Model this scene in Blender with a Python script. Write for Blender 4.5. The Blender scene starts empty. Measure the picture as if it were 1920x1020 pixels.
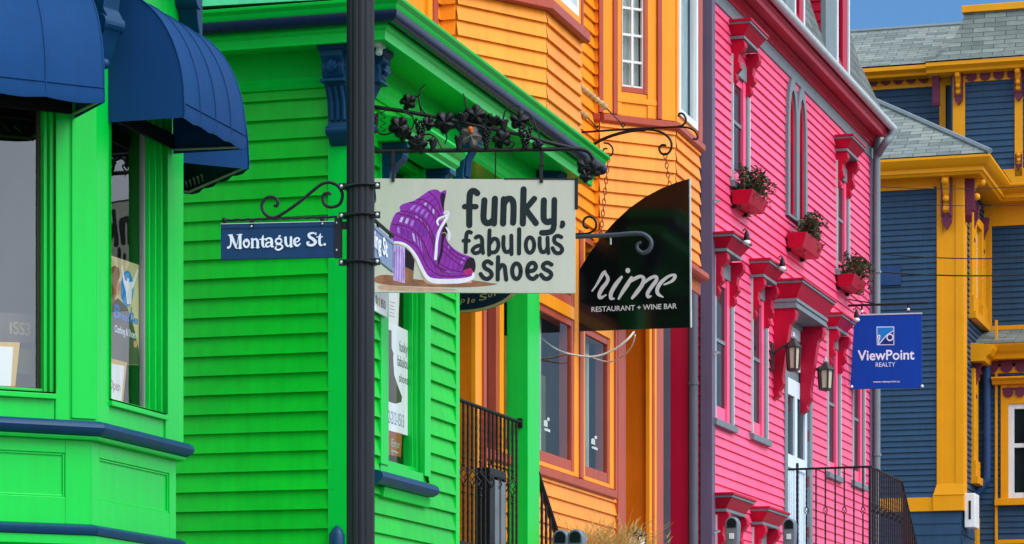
import bpy, bmesh, math, random
from math import sin, cos, pi
from mathutils import Vector
rad = math.radians
RND = random.Random(7)
SC = bpy.context.scene
C = SC.collection

# ------------------------------------------------------------------ camera, sky, sun, exposure
F, HZ, CZ = 5500.0, 1390.0, 1.6          # focal length and horizon in photo pixels, eye height
cam = bpy.data.cameras.new("camera")
cam.lens = 36.0 * F / 1920.0
cam.sensor_width = 36.0
cam.shift_y = (HZ - 510.0) / 1920.0      # a level camera with the lens shifted up keeps the verticals upright
cam.clip_end = 2000.0
cam_o = bpy.data.objects.new("camera", cam)
C.objects.link(cam_o)
cam_o.location = (0, 0, CZ)
cam_o.rotation_euler = (rad(90), 0, 0)
SC.camera = cam_o

SUN_EL, SUN_AZ = 46.0, 122.0             # azimuth clockwise from the view direction (+Y)
w = bpy.data.worlds.new("World")
SC.world = w
w.use_nodes = True
nt = w.node_tree
sky = nt.nodes.new("ShaderNodeTexSky")
sky.sky_type = 'NISHITA'
sky.sun_disc = False
sky.sun_elevation = rad(SUN_EL)
sky.sun_rotation = rad(SUN_AZ)
sky.air_density = 1.0
sky.dust_density = 0.6
sky.ozone_density = 1.0
bg = nt.nodes["Background"]
# bright broken cloud over most of the sky, a clear blue patch low ahead to the right
wtc = nt.nodes.new("ShaderNodeTexCoord")
wns = nt.nodes.new("ShaderNodeTexNoise")
wns.inputs["Scale"].default_value = 2.2
wns.inputs["Detail"].default_value = 7
wns.inputs["Roughness"].default_value = 0.58
wdt = nt.nodes.new("ShaderNodeVectorMath")
wdt.operation = 'DOT_PRODUCT'
wdt.inputs[1].default_value = Vector((0.19, 0.95, 0.25)).normalized()
wpt = nt.nodes.new("ShaderNodeMapRange")
wpt.inputs[1].default_value = 0.90
wpt.inputs[2].default_value = 0.985
wad = nt.nodes.new("ShaderNodeMath")
wad.operation = 'MULTIPLY_ADD'
wad.inputs[1].default_value = -0.62
wmr = nt.nodes.new("ShaderNodeMapRange")
wmr.interpolation_type = 'SMOOTHSTEP'
wmr.inputs[1].default_value = 0.14
wmr.inputs[2].default_value = 0.52
wmx = nt.nodes.new("ShaderNodeMix")
wmx.data_type = 'RGBA'
# cloud brightness: broken light and dark, brighter round the hidden sun
wn2 = nt.nodes.new("ShaderNodeTexNoise")
wn2.inputs["Scale"].default_value = 4.5
wn2.inputs["Detail"].default_value = 6
wb1 = nt.nodes.new("ShaderNodeMapRange")
wb1.inputs[1].default_value = 0.34
wb1.inputs[2].default_value = 0.66
wb1.inputs[3].default_value = 0.55
wb1.inputs[4].default_value = 1.30
wsd = nt.nodes.new("ShaderNodeVectorMath")
wsd.operation = 'DOT_PRODUCT'
wsd.inputs[1].default_value = (sin(rad(SUN_AZ)) * cos(rad(SUN_EL)), cos(rad(SUN_AZ)) * cos(rad(SUN_EL)), sin(rad(SUN_EL)))
wb2 = nt.nodes.new("ShaderNodeMapRange")
wb2.inputs[1].default_value = 0.45
wb2.inputs[2].default_value = 1.0
wb2.inputs[3].default_value = 0.95
wb2.inputs[4].default_value = 2.3
wbm = nt.nodes.new("ShaderNodeMath")
wbm.operation = 'MULTIPLY'
wcs = nt.nodes.new("ShaderNodeVectorMath")
wcs.operation = 'SCALE'
wcs.inputs[0].default_value = (8.6, 9.6, 11.2)
for a_, b_ in ((wtc.outputs["Generated"], wn2.inputs["Vector"]), (wtc.outputs["Generated"], wsd.inputs[0]), (wn2.outputs[0], wb1.inputs[0]),
               (wsd.outputs["Value"], wb2.inputs[0]), (wb1.outputs[0], wbm.inputs[0]), (wb2.outputs[0], wbm.inputs[1]),
               (wbm.outputs[0], wcs.inputs["Scale"]), (wcs.outputs[0], wmx.inputs[7])):
    nt.links.new(a_, b_)
wcl = nt.nodes.new("ShaderNodeVectorMath")
wcl.operation = 'MULTIPLY'
wcl.inputs[1].default_value = (0.50, 0.82, 1.14)
for a_, b_ in ((wtc.outputs["Generated"], wns.inputs["Vector"]), (wtc.outputs["Generated"], wdt.inputs[0]), (wdt.outputs["Value"], wpt.inputs[0]), (wpt.outputs[0], wad.inputs[0]),
               (wns.outputs[0], wad.inputs[2]), (wad.outputs[0], wmr.inputs[0]), (wmr.outputs[0], wmx.inputs[0]), (sky.outputs[0], wcl.inputs[0]),
               (wcl.outputs[0], wmx.inputs[6]), (wmx.outputs[2], bg.inputs[0])):
    nt.links.new(a_, b_)
bg.inputs[1].default_value = 0.095
sl = bpy.data.lights.new("sun", 'SUN')
sl.energy = 1.5
sl.angle = rad(36)
sl.color = (1.0, 0.98, 0.95)
so = bpy.data.objects.new("sun", sl)
C.objects.link(so)
_e, _a = rad(SUN_EL), rad(SUN_AZ)
so.rotation_euler = Vector((sin(_a) * cos(_e), cos(_a) * cos(_e), sin(_e))).to_track_quat('Z', 'Y').to_euler()
SC.view_settings.view_transform = 'Standard'
SC.view_settings.look = 'None'
SC.view_settings.gamma = 1.0
SC.view_settings.exposure = 0.35

# ------------------------------------------------------------------ materials
def srgb(r, g, b):
    def f(c):
        c /= 255.0
        return c / 12.92 if c <= 0.04045 else ((c + 0.055) / 1.055) ** 2.4
    return (f(r), f(g), f(b))

M = {}
def paint(name, rgb, rough=0.45, var=0.10, scale=2.5, bump=0.06, bscale=60.0, dirt=0.0, spec=0.24, metal=0.0, streak=0.10, board=0.0, dirtcol=(0.05, 0.045, 0.04)):
    m = bpy.data.materials.new(name)
    m.use_nodes = True
    t = m.node_tree
    N = t.nodes
    L = t.links
    p = N["Principled BSDF"]
    tc = N.new("ShaderNodeTexCoord")
    n1 = N.new("ShaderNodeTexNoise")
    n1.inputs["Scale"].default_value = scale
    n1.inputs["Detail"].default_value = 6
    n1.inputs["Roughness"].default_value = 0.65
    L.new(tc.outputs["Object"], n1.inputs["Vector"])
    mp = N.new("ShaderNodeMapping")
    mp.inputs["Scale"].default_value = (9, 9, 0.7)
    L.new(tc.outputs["Object"], mp.inputs["Vector"])
    n2 = N.new("ShaderNodeTexNoise")
    n2.inputs["Scale"].default_value = 2.0
    n2.inputs["Detail"].default_value = 5
    L.new(mp.outputs[0], n2.inputs["Vector"])
    r1 = N.new("ShaderNodeMapRange")
    r1.inputs[1].default_value = 0.3
    r1.inputs[2].default_value = 0.7
    r1.inputs[3].default_value = 1.0 - var
    r1.inputs[4].default_value = 1.0 + var * 0.6
    L.new(n1.outputs[0], r1.inputs[0])
    r2 = N.new("ShaderNodeMapRange")
    r2.inputs[1].default_value = 0.35
    r2.inputs[2].default_value = 0.7
    r2.inputs[3].default_value = 1.0 + streak * 0.3
    r2.inputs[4].default_value = 1.0 - streak
    L.new(n2.outputs[0], r2.inputs[0])
    mu = N.new("ShaderNodeMath")
    mu.operation = 'MULTIPLY'
    L.new(r1.outputs[0], mu.inputs[0])
    L.new(r2.outputs[0], mu.inputs[1])
    vm = N.new("ShaderNodeVectorMath")
    vm.operation = 'SCALE'
    vm.inputs[0].default_value = rgb
    sc_ = mu.outputs[0]
    if board > 0:                                    # each board took the paint a little differently
        ge = N.new("ShaderNodeNewGeometry")
        r5 = N.new("ShaderNodeMapRange")
        r5.inputs[3].default_value = 1.0 - board
        r5.inputs[4].default_value = 1.0 + board * 0.7
        L.new(ge.outputs["Random Per Island"], r5.inputs[0])
        m5 = N.new("ShaderNodeMath")
        m5.operation = 'MULTIPLY'
        L.new(sc_, m5.inputs[0])
        L.new(r5.outputs[0], m5.inputs[1])
        sc_ = m5.outputs[0]
    L.new(sc_, vm.inputs["Scale"])
    col = vm.outputs[0]
    if dirt > 0:
        n3 = N.new("ShaderNodeTexNoise")
        n3.inputs["Scale"].default_value = 14
        n3.inputs["Detail"].default_value = 8
        n3.inputs["Roughness"].default_value = 0.75
        L.new(tc.outputs["Object"], n3.inputs["Vector"])
        r3 = N.new("ShaderNodeMapRange")
        r3.inputs[1].default_value = 0.60
        r3.inputs[2].default_value = 0.74
        r3.inputs[3].default_value = 0.0
        r3.inputs[4].default_value = dirt
        L.new(n3.outputs[0], r3.inputs[0])
        mx = N.new("ShaderNodeMix")
        mx.data_type = 'RGBA'
        L.new(r3.outputs[0], mx.inputs[0])
        L.new(col, mx.inputs[6])
        mx.inputs[7].default_value = (*dirtcol, 1)
        col = mx.outputs[2]
    L.new(col, p.inputs["Base Color"])
    p.inputs["Roughness"].default_value = rough
    p.inputs["Metallic"].default_value = metal
    p.inputs["Specular IOR Level"].default_value = spec
    rr = N.new("ShaderNodeMapRange")
    rr.inputs[3].default_value = max(0.03, rough - 0.08)
    rr.inputs[4].default_value = min(1, rough + 0.12)
    L.new(n1.outputs[0], rr.inputs[0])
    L.new(rr.outputs[0], p.inputs["Roughness"])
    if bump > 0:
        n4 = N.new("ShaderNodeTexNoise")
        n4.inputs["Scale"].default_value = bscale
        n4.inputs["Detail"].default_value = 4
        L.new(tc.outputs["Object"], n4.inputs["Vector"])
        b = N.new("ShaderNodeBump")
        b.inputs["Strength"].default_value = bump
        b.inputs["Distance"].default_value = 0.01
        L.new(n4.outputs[0], b.inputs["Height"])
        L.new(b.outputs[0], p.inputs["Normal"])
    M[name] = m
    return m

def glass(name, tint=(0.75, 0.8, 0.8), boost=1.0, ior=1.5, rough=0.0):
    m = bpy.data.materials.new(name)
    m.use_nodes = True
    t = m.node_tree
    N = t.nodes
    L = t.links
    for n in list(N):
        N.remove(n)
    out = N.new("ShaderNodeOutputMaterial")
    tr = N.new("ShaderNodeBsdfTransparent")
    tr.inputs[0].default_value = (*tint, 1)
    gl = N.new("ShaderNodeBsdfGlossy")
    gl.inputs["Roughness"].default_value = rough
    ge = N.new("ShaderNodeNewGeometry")
    dt = N.new("ShaderNodeVectorMath")
    dt.operation = 'DOT_PRODUCT'
    L.new(ge.outputs["Incoming"], dt.inputs[0])
    L.new(ge.outputs["Normal"], dt.inputs[1])
    def mth(op, *ins):
        n_ = N.new("ShaderNodeMath")
        n_.operation = op
        for i_, v_ in enumerate(ins):
            if isinstance(v_, (int, float)):
                n_.inputs[i_].default_value = v_
            else:
                L.new(v_, n_.inputs[i_])
        return n_.outputs[0]
    f0 = ((ior - 1) / (ior + 1)) ** 2
    fres = mth('ADD', f0, mth('MULTIPLY', 1 - f0, mth('POWER', mth('SUBTRACT', 1.0, mth('ABSOLUTE', dt.outputs["Value"])), 5.0)))
    tc = N.new("ShaderNodeTexCoord")
    nz = N.new("ShaderNodeTexNoise")
    nz.inputs["Scale"].default_value = 1.6
    L.new(tc.outputs["Object"], nz.inputs["Vector"])
    b = N.new("ShaderNodeBump")
    b.inputs["Strength"].default_value = 0.05
    b.inputs["Distance"].default_value = 0.05
    L.new(nz.outputs[0], b.inputs["Height"])
    L.new(b.outputs[0], gl.inputs["Normal"])
    mu = N.new("ShaderNodeMath")
    mu.operation = 'MULTIPLY'
    mu.use_clamp = True
    mu.inputs[1].default_value = boost
    L.new(fres, mu.inputs[0])
    mix = N.new("ShaderNodeMixShader")
    L.new(mu.outputs[0], mix.inputs[0])
    L.new(tr.outputs[0], mix.inputs[1])
    L.new(gl.outputs[0], mix.inputs[2])
    L.new(mix.outputs[0], out.inputs[0])
    M[name] = m

def shingles(name, c1, c2, mortar, rot=0.0, bw=0.22, rh=0.13):
    """asphalt shingle courses laid in the object's own UV (u along the eave, v up the slope)"""
    m = paint(name, c1, rough=0.9, var=0.25, bump=0.0)
    t = m.node_tree
    N = t.nodes
    L = t.links
    p = N["Principled BSDF"]
    uv = N.new("ShaderNodeTexCoord")
    br = N.new("ShaderNodeTexBrick")
    br.inputs["Color1"].default_value = (*c1, 1)
    br.inputs["Color2"].default_value = (*c2, 1)
    br.inputs["Mortar"].default_value = (*mortar, 1)
    br.inputs["Scale"].default_value = 1.0
    br.inputs["Mortar Size"].default_value = 0.008
    br.inputs["Mortar Smooth"].default_value = 0.3
    br.inputs["Brick Width"].default_value = bw
    br.inputs["Row Height"].default_value = rh
    br.offset = 0.5
    L.new(uv.outputs["UV"], br.inputs["Vector"])
    nz = N.new("ShaderNodeTexNoise")
    nz.inputs["Scale"].default_value = 5.0
    nz.inputs["Detail"].default_value = 8
    L.new(uv.outputs["UV"], nz.inputs["Vector"])
    r = N.new("ShaderNodeMapRange")
    r.inputs[3].default_value = 0.65
    r.inputs[4].default_value = 1.35
    L.new(nz.outputs[0], r.inputs[0])
    vm = N.new("ShaderNodeVectorMath")
    vm.operation = 'SCALE'
    L.new(br.outputs[0], vm.inputs[0])
    L.new(r.outputs[0], vm.inputs["Scale"])
    L.new(vm.outputs[0], p.inputs["Base Color"])
    b = N.new("ShaderNodeBump")
    b.inputs["Strength"].default_value = 0.6
    b.inputs["Distance"].default_value = 0.02
    b.invert = True
    L.new(br.outputs["Fac"], b.inputs["Height"])
    L.new(b.outputs[0], p.inputs["Normal"])

# ------------------------------------------------------------------ geometry helpers
class Wall:
    """a vertical plane: origin on the ground plan, a runs right along it, o outward to the viewer, z up"""
    def __init__(s, x, y, deg):
        s.x, s.y, s.t = x, y, deg
        r = rad(deg)
        s.d = (sin(r), cos(r))
        s.n = (cos(r), -sin(r))
    def P(s, a, o, z):
        return (s.x + a * s.d[0] + o * s.n[0], s.y + a * s.d[1] + o * s.n[1], z)
    def at(s, px, py, o=0.0):
        """the point of the plane (shifted outward by o) seen at a photo pixel -> (a, z)"""
        u = (px - 960.0) / F
        x0, y0 = s.x + o * s.n[0], s.y + o * s.n[1]
        a = (x0 - u * y0) / (u * s.d[1] - s.d[0])
        Y = y0 + a * s.d[1]
        return a, CZ + (HZ - py) / F * Y
    def a(s, px, o=0.0):
        return s.at(px, 0, o)[0]
    def z(s, px, py, o=0.0):
        return s.at(px, py, o)[1]
    def sub(s, a, o, deg):
        x, y, _ = s.P(a, o, 0)
        return Wall(x, y, deg)
def wall_px(px, Y, deg):
    return Wall((px - 960.0) / F * Y, Y, deg)

def crom(pts, k=6, closed=False):
    """Catmull-Rom through tuples of any length"""
    n = len(pts)
    if n < 3:
        return [tuple(p) for p in pts]
    out = []
    rng = range(n if closed else n - 1)
    for i in rng:
        p1, p2 = pts[i], pts[(i + 1) % n]
        p0 = pts[(i - 1) % n] if (closed or i > 0) else p1
        p3 = pts[(i + 2) % n] if (closed or i + 2 < n) else p2
        for j in range(k):
            t = j / k
            out.append(tuple(0.5 * (2 * b + (c - a) * t + (2 * a - 5 * b + 4 * c - d) * t * t + (3 * b - a - 3 * c + d) * t ** 3)
                             for a, b, c, d in zip(p0, p1, p2, p3)))
    if not closed:
        out.append(tuple(pts[-1]))
    return out

WLOC = {}
def world_loc(o):
    while o is not None:
        if o.name in WLOC:
            return WLOC[o.name]
        o = o.parent
    return Vector((0, 0, 0))

class MB:
    def __init__(s, W=None):
        s.W = W or Wall(0, 0, 90)
        s.v, s.f, s.uv = [], [], {}
    def add(s, pts, faces, W=None):
        W = W or s.W
        k = len(s.v)
        s.v += [W.P(*p) for p in pts]
        s.f += [tuple(i + k for i in f) for f in faces]
        return k
    def box(s, a0, a1, o0, o1, z0, z1):
        s.add([(a0, o0, z0), (a1, o0, z0), (a1, o1, z0), (a0, o1, z0), (a0, o0, z1), (a1, o0, z1), (a1, o1, z1), (a0, o1, z1)],
              [(0, 1, 2, 3), (4, 7, 6, 5), (0, 4, 5, 1), (1, 5, 6, 2), (2, 6, 7, 3), (3, 7, 4, 0)])
        return s
    def quad(s, *pts):
        s.add(pts, [tuple(range(len(pts)))])
        return s
    def uvquad(s, pts, uvs):
        k = s.add(pts, [tuple(range(len(pts)))])
        for i, q in enumerate(uvs):
            s.uv[k + i] = q
        return s
    def frustum(s, a0, a1, o0, o1, z0, b0, b1, p0, p1, z1):
        """bottom rectangle a0..a1 x o0..o1 at z0, top rectangle b0..b1 x p0..p1 at z1"""
        s.add([(a0, o0, z0), (a1, o0, z0), (a1, o1, z0), (a0, o1, z0), (b0, p0, z1), (b1, p0, z1), (b1, p1, z1), (b0, p1, z1)],
              [(0, 1, 2, 3), (4, 7, 6, 5), (0, 4, 5, 1), (1, 5, 6, 2), (2, 6, 7, 3), (3, 7, 4, 0)])
        return s
    def plate(s, outl, o0, o1):
        """an outline in (a, z) given a thickness"""
        n = len(outl)
        s.add([(a, o0, z) for a, z in outl] + [(a, o1, z) for a, z in outl],
              [tuple(range(n))[::-1], tuple(range(n, 2 * n))] + [(i, (i + 1) % n, n + (i + 1) % n, n + i) for i in range(n)])
        return s
    def prof(s, a0, a1, outl, m0=0.0, m1=0.0):
        """an outline in (o, z) run along a, with mitred ends"""
        n = len(outl)
        s.add([(a0 + m0 * o, o, z) for o, z in outl] + [(a1 + m1 * o, o, z) for o, z in outl],
              [tuple(range(n))[::-1], tuple(range(n, 2 * n))] + [(i, (i + 1) % n, n + (i + 1) % n, n + i) for i in range(n)])
        return s
    def ring(s, pts, r, n=8, closed=False, W=None, flat=1.0):
        """tube through (a, o, z) points; r a number or a list"""
        W = W or s.W
        P = [Vector(W.P(*p)) for p in pts]
        N = len(P)
        rs = r if isinstance(r, (list, tuple)) else [r] * N
        k = len(s.v)
        up = None
        for i in range(N):
            if closed:
                t = P[(i + 1) % N] - P[i - 1]
            else:
                t = P[min(i + 1, N - 1)] - P[max(i - 1, 0)]
            if t.length < 1e-9:
                t = Vector((0, 0, 1))
            t.normalize()
            if up is None:
                up = Vector((0, 0, 1)) if abs(t.z) < 0.9 else Vector((0.3, 1, 0)).normalized()
            sd = t.cross(up)
            if sd.length < 1e-6:
                sd = t.cross(Vector((1, 0.2, 0)))
            sd.normalize()
            up = sd.cross(t).normalized()
            for j in range(n):
                q = 2 * pi * j / n
                s.v.append(tuple(P[i] + (sd * cos(q) + up * sin(q) * flat) * rs[i]))
        for i in range(N if closed else N - 1):
            i2 = (i + 1) % N
            for j in range(n):
                j2 = (j + 1) % n
                s.f.append((k + i * n + j, k + i * n + j2, k + i2 * n + j2, k + i2 * n + j))
        if not closed:
            s.f.append(tuple(k + j for j in range(n))[::-1])
            s.f.append(tuple(k + (N - 1) * n + j for j in range(n)))
        return s
    def lathe(s, a, o, prof, n=12, phase=0.0, W=None):
        """profile [(r, z)] turned about the vertical through (a, o)"""
        k = len(s.v)
        W = W or s.W
        for r, z in prof:
            for j in range(n):
                q = 2 * pi * j / n + phase
                s.v.append(W.P(a + r * cos(q), o + r * sin(q), z))
        for i in range(len(prof) - 1):
            for j in range(n):
                j2 = (j + 1) % n
                s.f.append((k + i * n + j, k + i * n + j2, k + (i + 1) * n + j2, k + (i + 1) * n + j))
        s.f.append(tuple(k + j for j in range(n))[::-1])
        s.f.append(tuple(k + (len(prof) - 1) * n + j for j in range(n)))
        return s
    def ball(s, a, o, z, r, n=8, sq=1.0):
        pr = [(max(1e-4, r * sin(pi * i / 6)), z - r * sq * cos(pi * i / 6)) for i in range(7)]
        return s.lathe(a, o, pr, n)
    def ribbon(s, pts, o, smooth=5, thick=0.0):
        """flat brush stroke through (a, z, width)"""
        P = crom(pts, smooth) if smooth else pts
        n = len(P)
        L_, R_ = [], []
        for i in range(n):
            x0, y0 = P[max(i - 1, 0)][:2]
            x1, y1 = P[min(i + 1, n - 1)][:2]
            dx, dy = x1 - x0, y1 - y0
            l = math.hypot(dx, dy) or 1e-9
            nx, ny = -dy / l, dx / l
            h = P[i][2] / 2
            L_.append((P[i][0] + nx * h, P[i][1] + ny * h))
            R_.append((P[i][0] - nx * h, P[i][1] - ny * h))
        def cap(i, sgn):
            x, y, wd = P[i]
            ax, ay = L_[i][0] - x, L_[i][1] - y
            ang = math.atan2(ay, ax)
            return [(x + wd / 2 * cos(ang + sgn * q), y + wd / 2 * sin(ang + sgn * q)) for q in (pi * .2, pi * .4, pi * .6, pi * .8)]
        k = len(s.v)
        s.v += [s.W.P(a, o, z) for a, z in L_] + [s.W.P(a, o, z) for a, z in R_]
        for i in range(n - 1):
            s.f.append((k + i, k + i + 1, k + n + i + 1, k + n + i))
        for i, sg in ((0, 1), (n - 1, -1)):
            c = cap(i, sg)
            kk = len(s.v)
            s.v += [s.W.P(a, o, z) for a, z in c]
            s.f.append((k + i, *range(kk, kk + 4), k + n + i))
        return s
    def clap(s, a0, a1, z0, z1, ex=0.12, t=0.016, holes=(), o=0.0, zref=None, top=None, seed=0):
        """overlapping clapboards, each a wedge with a real lip; holes are (a0, a1, z0, z1); top an optional z limit per a"""
        zr = z0 if zref is None else zref
        rr = random.Random(seed)
        i = math.floor((z0 - zr) / ex)
        while zr + i * ex < z1 - 1e-6:
            zb, zt = zr + i * ex, zr + (i + 1) * ex
            i += 1
            jb = rr.uniform(-0.0015, 0.0015)
            cuts = sorted({max(zb, z0), min(zt, z1)} | {z for h in holes for z in h[2:4] if max(zb, z0) < z < min(zt, z1)})
            for c0, c1 in zip(cuts[:-1], cuts[1:]):
                zm = (c0 + c1) / 2
                iv = [(a0, a1)]
                for h in holes:
                    if h[2] < zm < h[3]:
                        nv = []
                        for p, q in iv:
                            if h[1] <= p or h[0] >= q:
                                nv.append((p, q))
                            else:
                                if h[0] > p:
                                    nv.append((p, h[0]))
                                if h[1] < q:
                                    nv.append((h[1], q))
                        iv = nv
                sp = []
                for p, q in iv:                          # butt joints in the long runs
                    while q - p > 1.6:
                        j = p + rr.uniform(.7, min(3.4, q - p - .4))
                        sp.append((p, j - .001))
                        p = j + .001
                    sp.append((p, q))
                for p, q in sp:
                    ob = o + (t + jb) * (1 - (c0 - zb) / ex) + 0.002
                    ot = o + (t + jb) * (1 - (c1 - zb) / ex) + 0.002
                    k = s.add([(p, ob, c0), (q, ob, c0), (q, ot, c1), (p, ot, c1), (p, o - .004, c0), (q, o - .004, c0)],
                              [(0, 1, 2, 3)] + ([(4, 5, 1, 0)] if abs(c0 - zb) < 1e-6 else []))
        return s
    def build(s, name, mat, parent=None, smooth=None, bevel=0.0, kind=None, label=None):
        me = bpy.data.meshes.new(name)
        if parent is not None:
            base = world_loc(parent)
        else:
            n = len(s.v)
            base = Vector((sum(p[0] for p in s.v) / n, sum(p[1] for p in s.v) / n, min(p[2] for p in s.v)))
        me.from_pydata([(p[0] - base.x, p[1] - base.y, p[2] - base.z) for p in s.v], [], s.f)
        bm = bmesh.new()
        bm.from_mesh(me)
        bmesh.ops.recalc_face_normals(bm, faces=bm.faces)
        bm.to_mesh(me)
        bm.free()
        me.materials.append(M[mat] if isinstance(mat, str) else mat)
        if smooth:
            for p in me.polygons:
                p.use_smooth = True
            me.set_sharp_from_angle(angle=rad(smooth))
        if s.uv:
            ul = me.uv_layers.new(name="UV")
            for p in me.polygons:
                for li in p.loop_indices:
                    vi = me.loops[li].vertex_index
                    ul.data[li].uv = s.uv.get(vi, (0, 0))
        o = bpy.data.objects.new(name, me)
        C.objects.link(o)
        if parent is not None:
            o.parent = parent
        else:
            o.location = base
            WLOC[o.name] = base
        if bevel:
            b = o.modifiers.new("bevel", 'BEVEL')
            b.width = bevel
            b.segments = 2
            b.limit_method = 'ANGLE'
            b.angle_limit = rad(40)
        if kind:
            o['kind'] = kind
        if label:
            o['label'] = label
        return o

def thing(name, label, cat, base, group=None):
    o = bpy.data.objects.new(name, None)
    o.empty_display_size = 0.2
    C.objects.link(o)
    o.location = base
    WLOC[o.name] = Vector(base)
    o['label'] = label
    o['category'] = cat
    if group:
        o['group'] = group
    return o
def tag(o, label, cat, group=None):
    o['label'] = label
    o['category'] = cat
    if group:
        o['group'] = group
    return o

_fc = {}
def glyphs(text, bold=0.0):
    key = (text, bold)
    if key not in _fc:
        cu = bpy.data.curves.new("lettering", 'FONT')
        cu.body = text
        cu.resolution_u = 4
        cu.offset = bold
        ob = bpy.data.objects.new("lettering", cu)
        C.objects.link(ob)
        bpy.context.view_layer.update()
        me = bpy.data.meshes.new_from_object(ob.evaluated_get(bpy.context.evaluated_depsgraph_get()))
        vs = [tuple(v.co[:2]) for v in me.vertices]
        fs = [tuple(p.vertices) for p in me.polygons]
        bpy.data.objects.remove(ob)
        bpy.data.curves.remove(cu)
        bpy.data.meshes.remove(me)
        xs = [p[0] for p in vs]
        _fc[key] = (vs, fs, min(xs), max(xs))
    return _fc[key]
def write(mb, text, a0, a1, zb, h, o, slope=0.0, shear=0.0, bold=0.0, mirror=False):
    """text fitted between a0 and a1 with capital height h; slope = dz per a"""
    vs, fs, x0, x1 = glyphs(text, bold)
    k = len(mb.v)
    for x, y in vs:
        f = (x - x0) / (x1 - x0)
        if mirror:
            f = 1 - f
        z = y / 0.70 * h
        a = a0 + f * (a1 - a0) + shear * z
        mb.v.append(mb.W.P(a, o, zb + z + slope * (a - a0)))
    mb.f += [tuple(i + k for i in f) for f in fs]
# ------------------------------------------------------------------ paints
paint("green", srgb(2, 188, 40), rough=0.34, board=0.07, var=0.12, bump=0.05, dirt=0.06, spec=0.24, dirtcol=srgb(70, 150, 50))
paint("green_trim", srgb(2, 198, 64), rough=0.30, var=0.07, bump=0.04, dirt=0.10, dirtcol=srgb(60, 176, 84), streak=.05)
paint("navy", srgb(6, 60, 96), rough=0.40, var=0.16, bump=0.08, dirt=0.12, dirtcol=srgb(60, 90, 120))
paint("gutter_navy", srgb(24, 36, 66), rough=0.24, var=0.08, bump=0.02)
paint("mint", srgb(80, 205, 140), rough=0.5)
paint("awning_blue", srgb(0, 58, 108), rough=0.8, var=0.07, scale=1.5, bump=0.10, bscale=220, spec=0.25, streak=0.06)
paint("frame_metal", srgb(150, 150, 140), rough=0.4, metal=0.6)
paint("sash_grey", srgb(150, 152, 150), rough=0.4)
paint("sash_dark", srgb(66, 62, 48), rough=0.5)
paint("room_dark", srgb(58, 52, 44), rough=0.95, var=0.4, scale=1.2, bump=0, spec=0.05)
paint("room_olive", srgb(84, 92, 50), rough=0.95, var=0.4, scale=1.5, bump=0, spec=0.05)
paint("iron", srgb(15, 16, 18), rough=0.45, spec=0.3, var=0.2, bump=0.1, dirt=0.08, dirtcol=srgb(70, 60, 52))
paint("pole_black", srgb(29, 34, 38), rough=0.38, var=0.14, bump=0.05, dirt=0.12, dirtcol=srgb(74, 72, 70), streak=0.3)
paint("slate_grey", srgb(70, 80, 92), rough=0.4, var=0.15, bump=0.06, dirt=0.1)
paint("bolt", srgb(205, 208, 210), rough=0.3, metal=0.7)
paint("white", srgb(232, 234, 236), rough=0.5, var=0.04)
paint("paper", srgb(226, 226, 224), rough=0.6, var=0.03, bump=0)
glass("shop_glass", (0.94, 0.95, 0.94), 1.0, ior=2.15)
glass("front_glass", (0.96, 0.97, 0.96), 0.8, ior=1.5)

TH = 16.4                                     # the street's bearing from the view axis
GF = wall_px(662, 18.0, TH)                   # front of the green house, a = 0 at its corner
GS = GF.sub(0, 0, TH + 90)                    # its side wall, a runs left from the corner as negative
BF = wall_px(344, 16.3, TH)                   # front of the bay
BA = BF.a(181)
BC = BF.sub(BA, 0, TH + 45)                   # canted side facing the viewer
BR = BF.sub(0, 0, TH - 45)                    # canted side facing away
def gnd(W, a, o=0):
    x, y, _ = W.P(a, o, 0)
    s = x * sin(rad(TH)) + y * cos(rad(TH))
    return 0.08 * min(max(s, -40), 70)

# ------------------------------------------------------------------ ground (below the frame)
def street():
    W = Wall(0, 0, TH)
    S = [-60, -40, 0, 70, 90, 1500]
    def strip(name, mat, o0, o1, dz):
        m = MB(W)
        for s0, s1 in zip(S[:-1], S[1:]):
            z0, z1 = 0.08 * min(max(s0, -40), 70) + dz, 0.08 * min(max(s1, -40), 70) + dz
            m.quad((s0, o0, z0), (s1, o0, z1), (s1, o1, z1), (s0, o1, z0))
        return m.build(name, mat, kind='structure')
    paint("earth", srgb(112, 106, 92), rough=0.95, var=0.3)
    paint("asphalt", (0.05, 0.05, 0.052), rough=0.9, var=0.25, bump=0.3)
    paint("concrete", (0.30, 0.29, 0.27), rough=0.85, var=0.2, bump=0.2)
    strip('ground', 'earth', -900, 900, -0.05)
    strip('road', 'asphalt', -3.6, 4.4, 0.0)
    strip('pavement', 'concrete', -6.0, -3.6, 0.13)
    strip('kerb', 'concrete', -3.6, -3.45, 0.134)
street()

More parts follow.
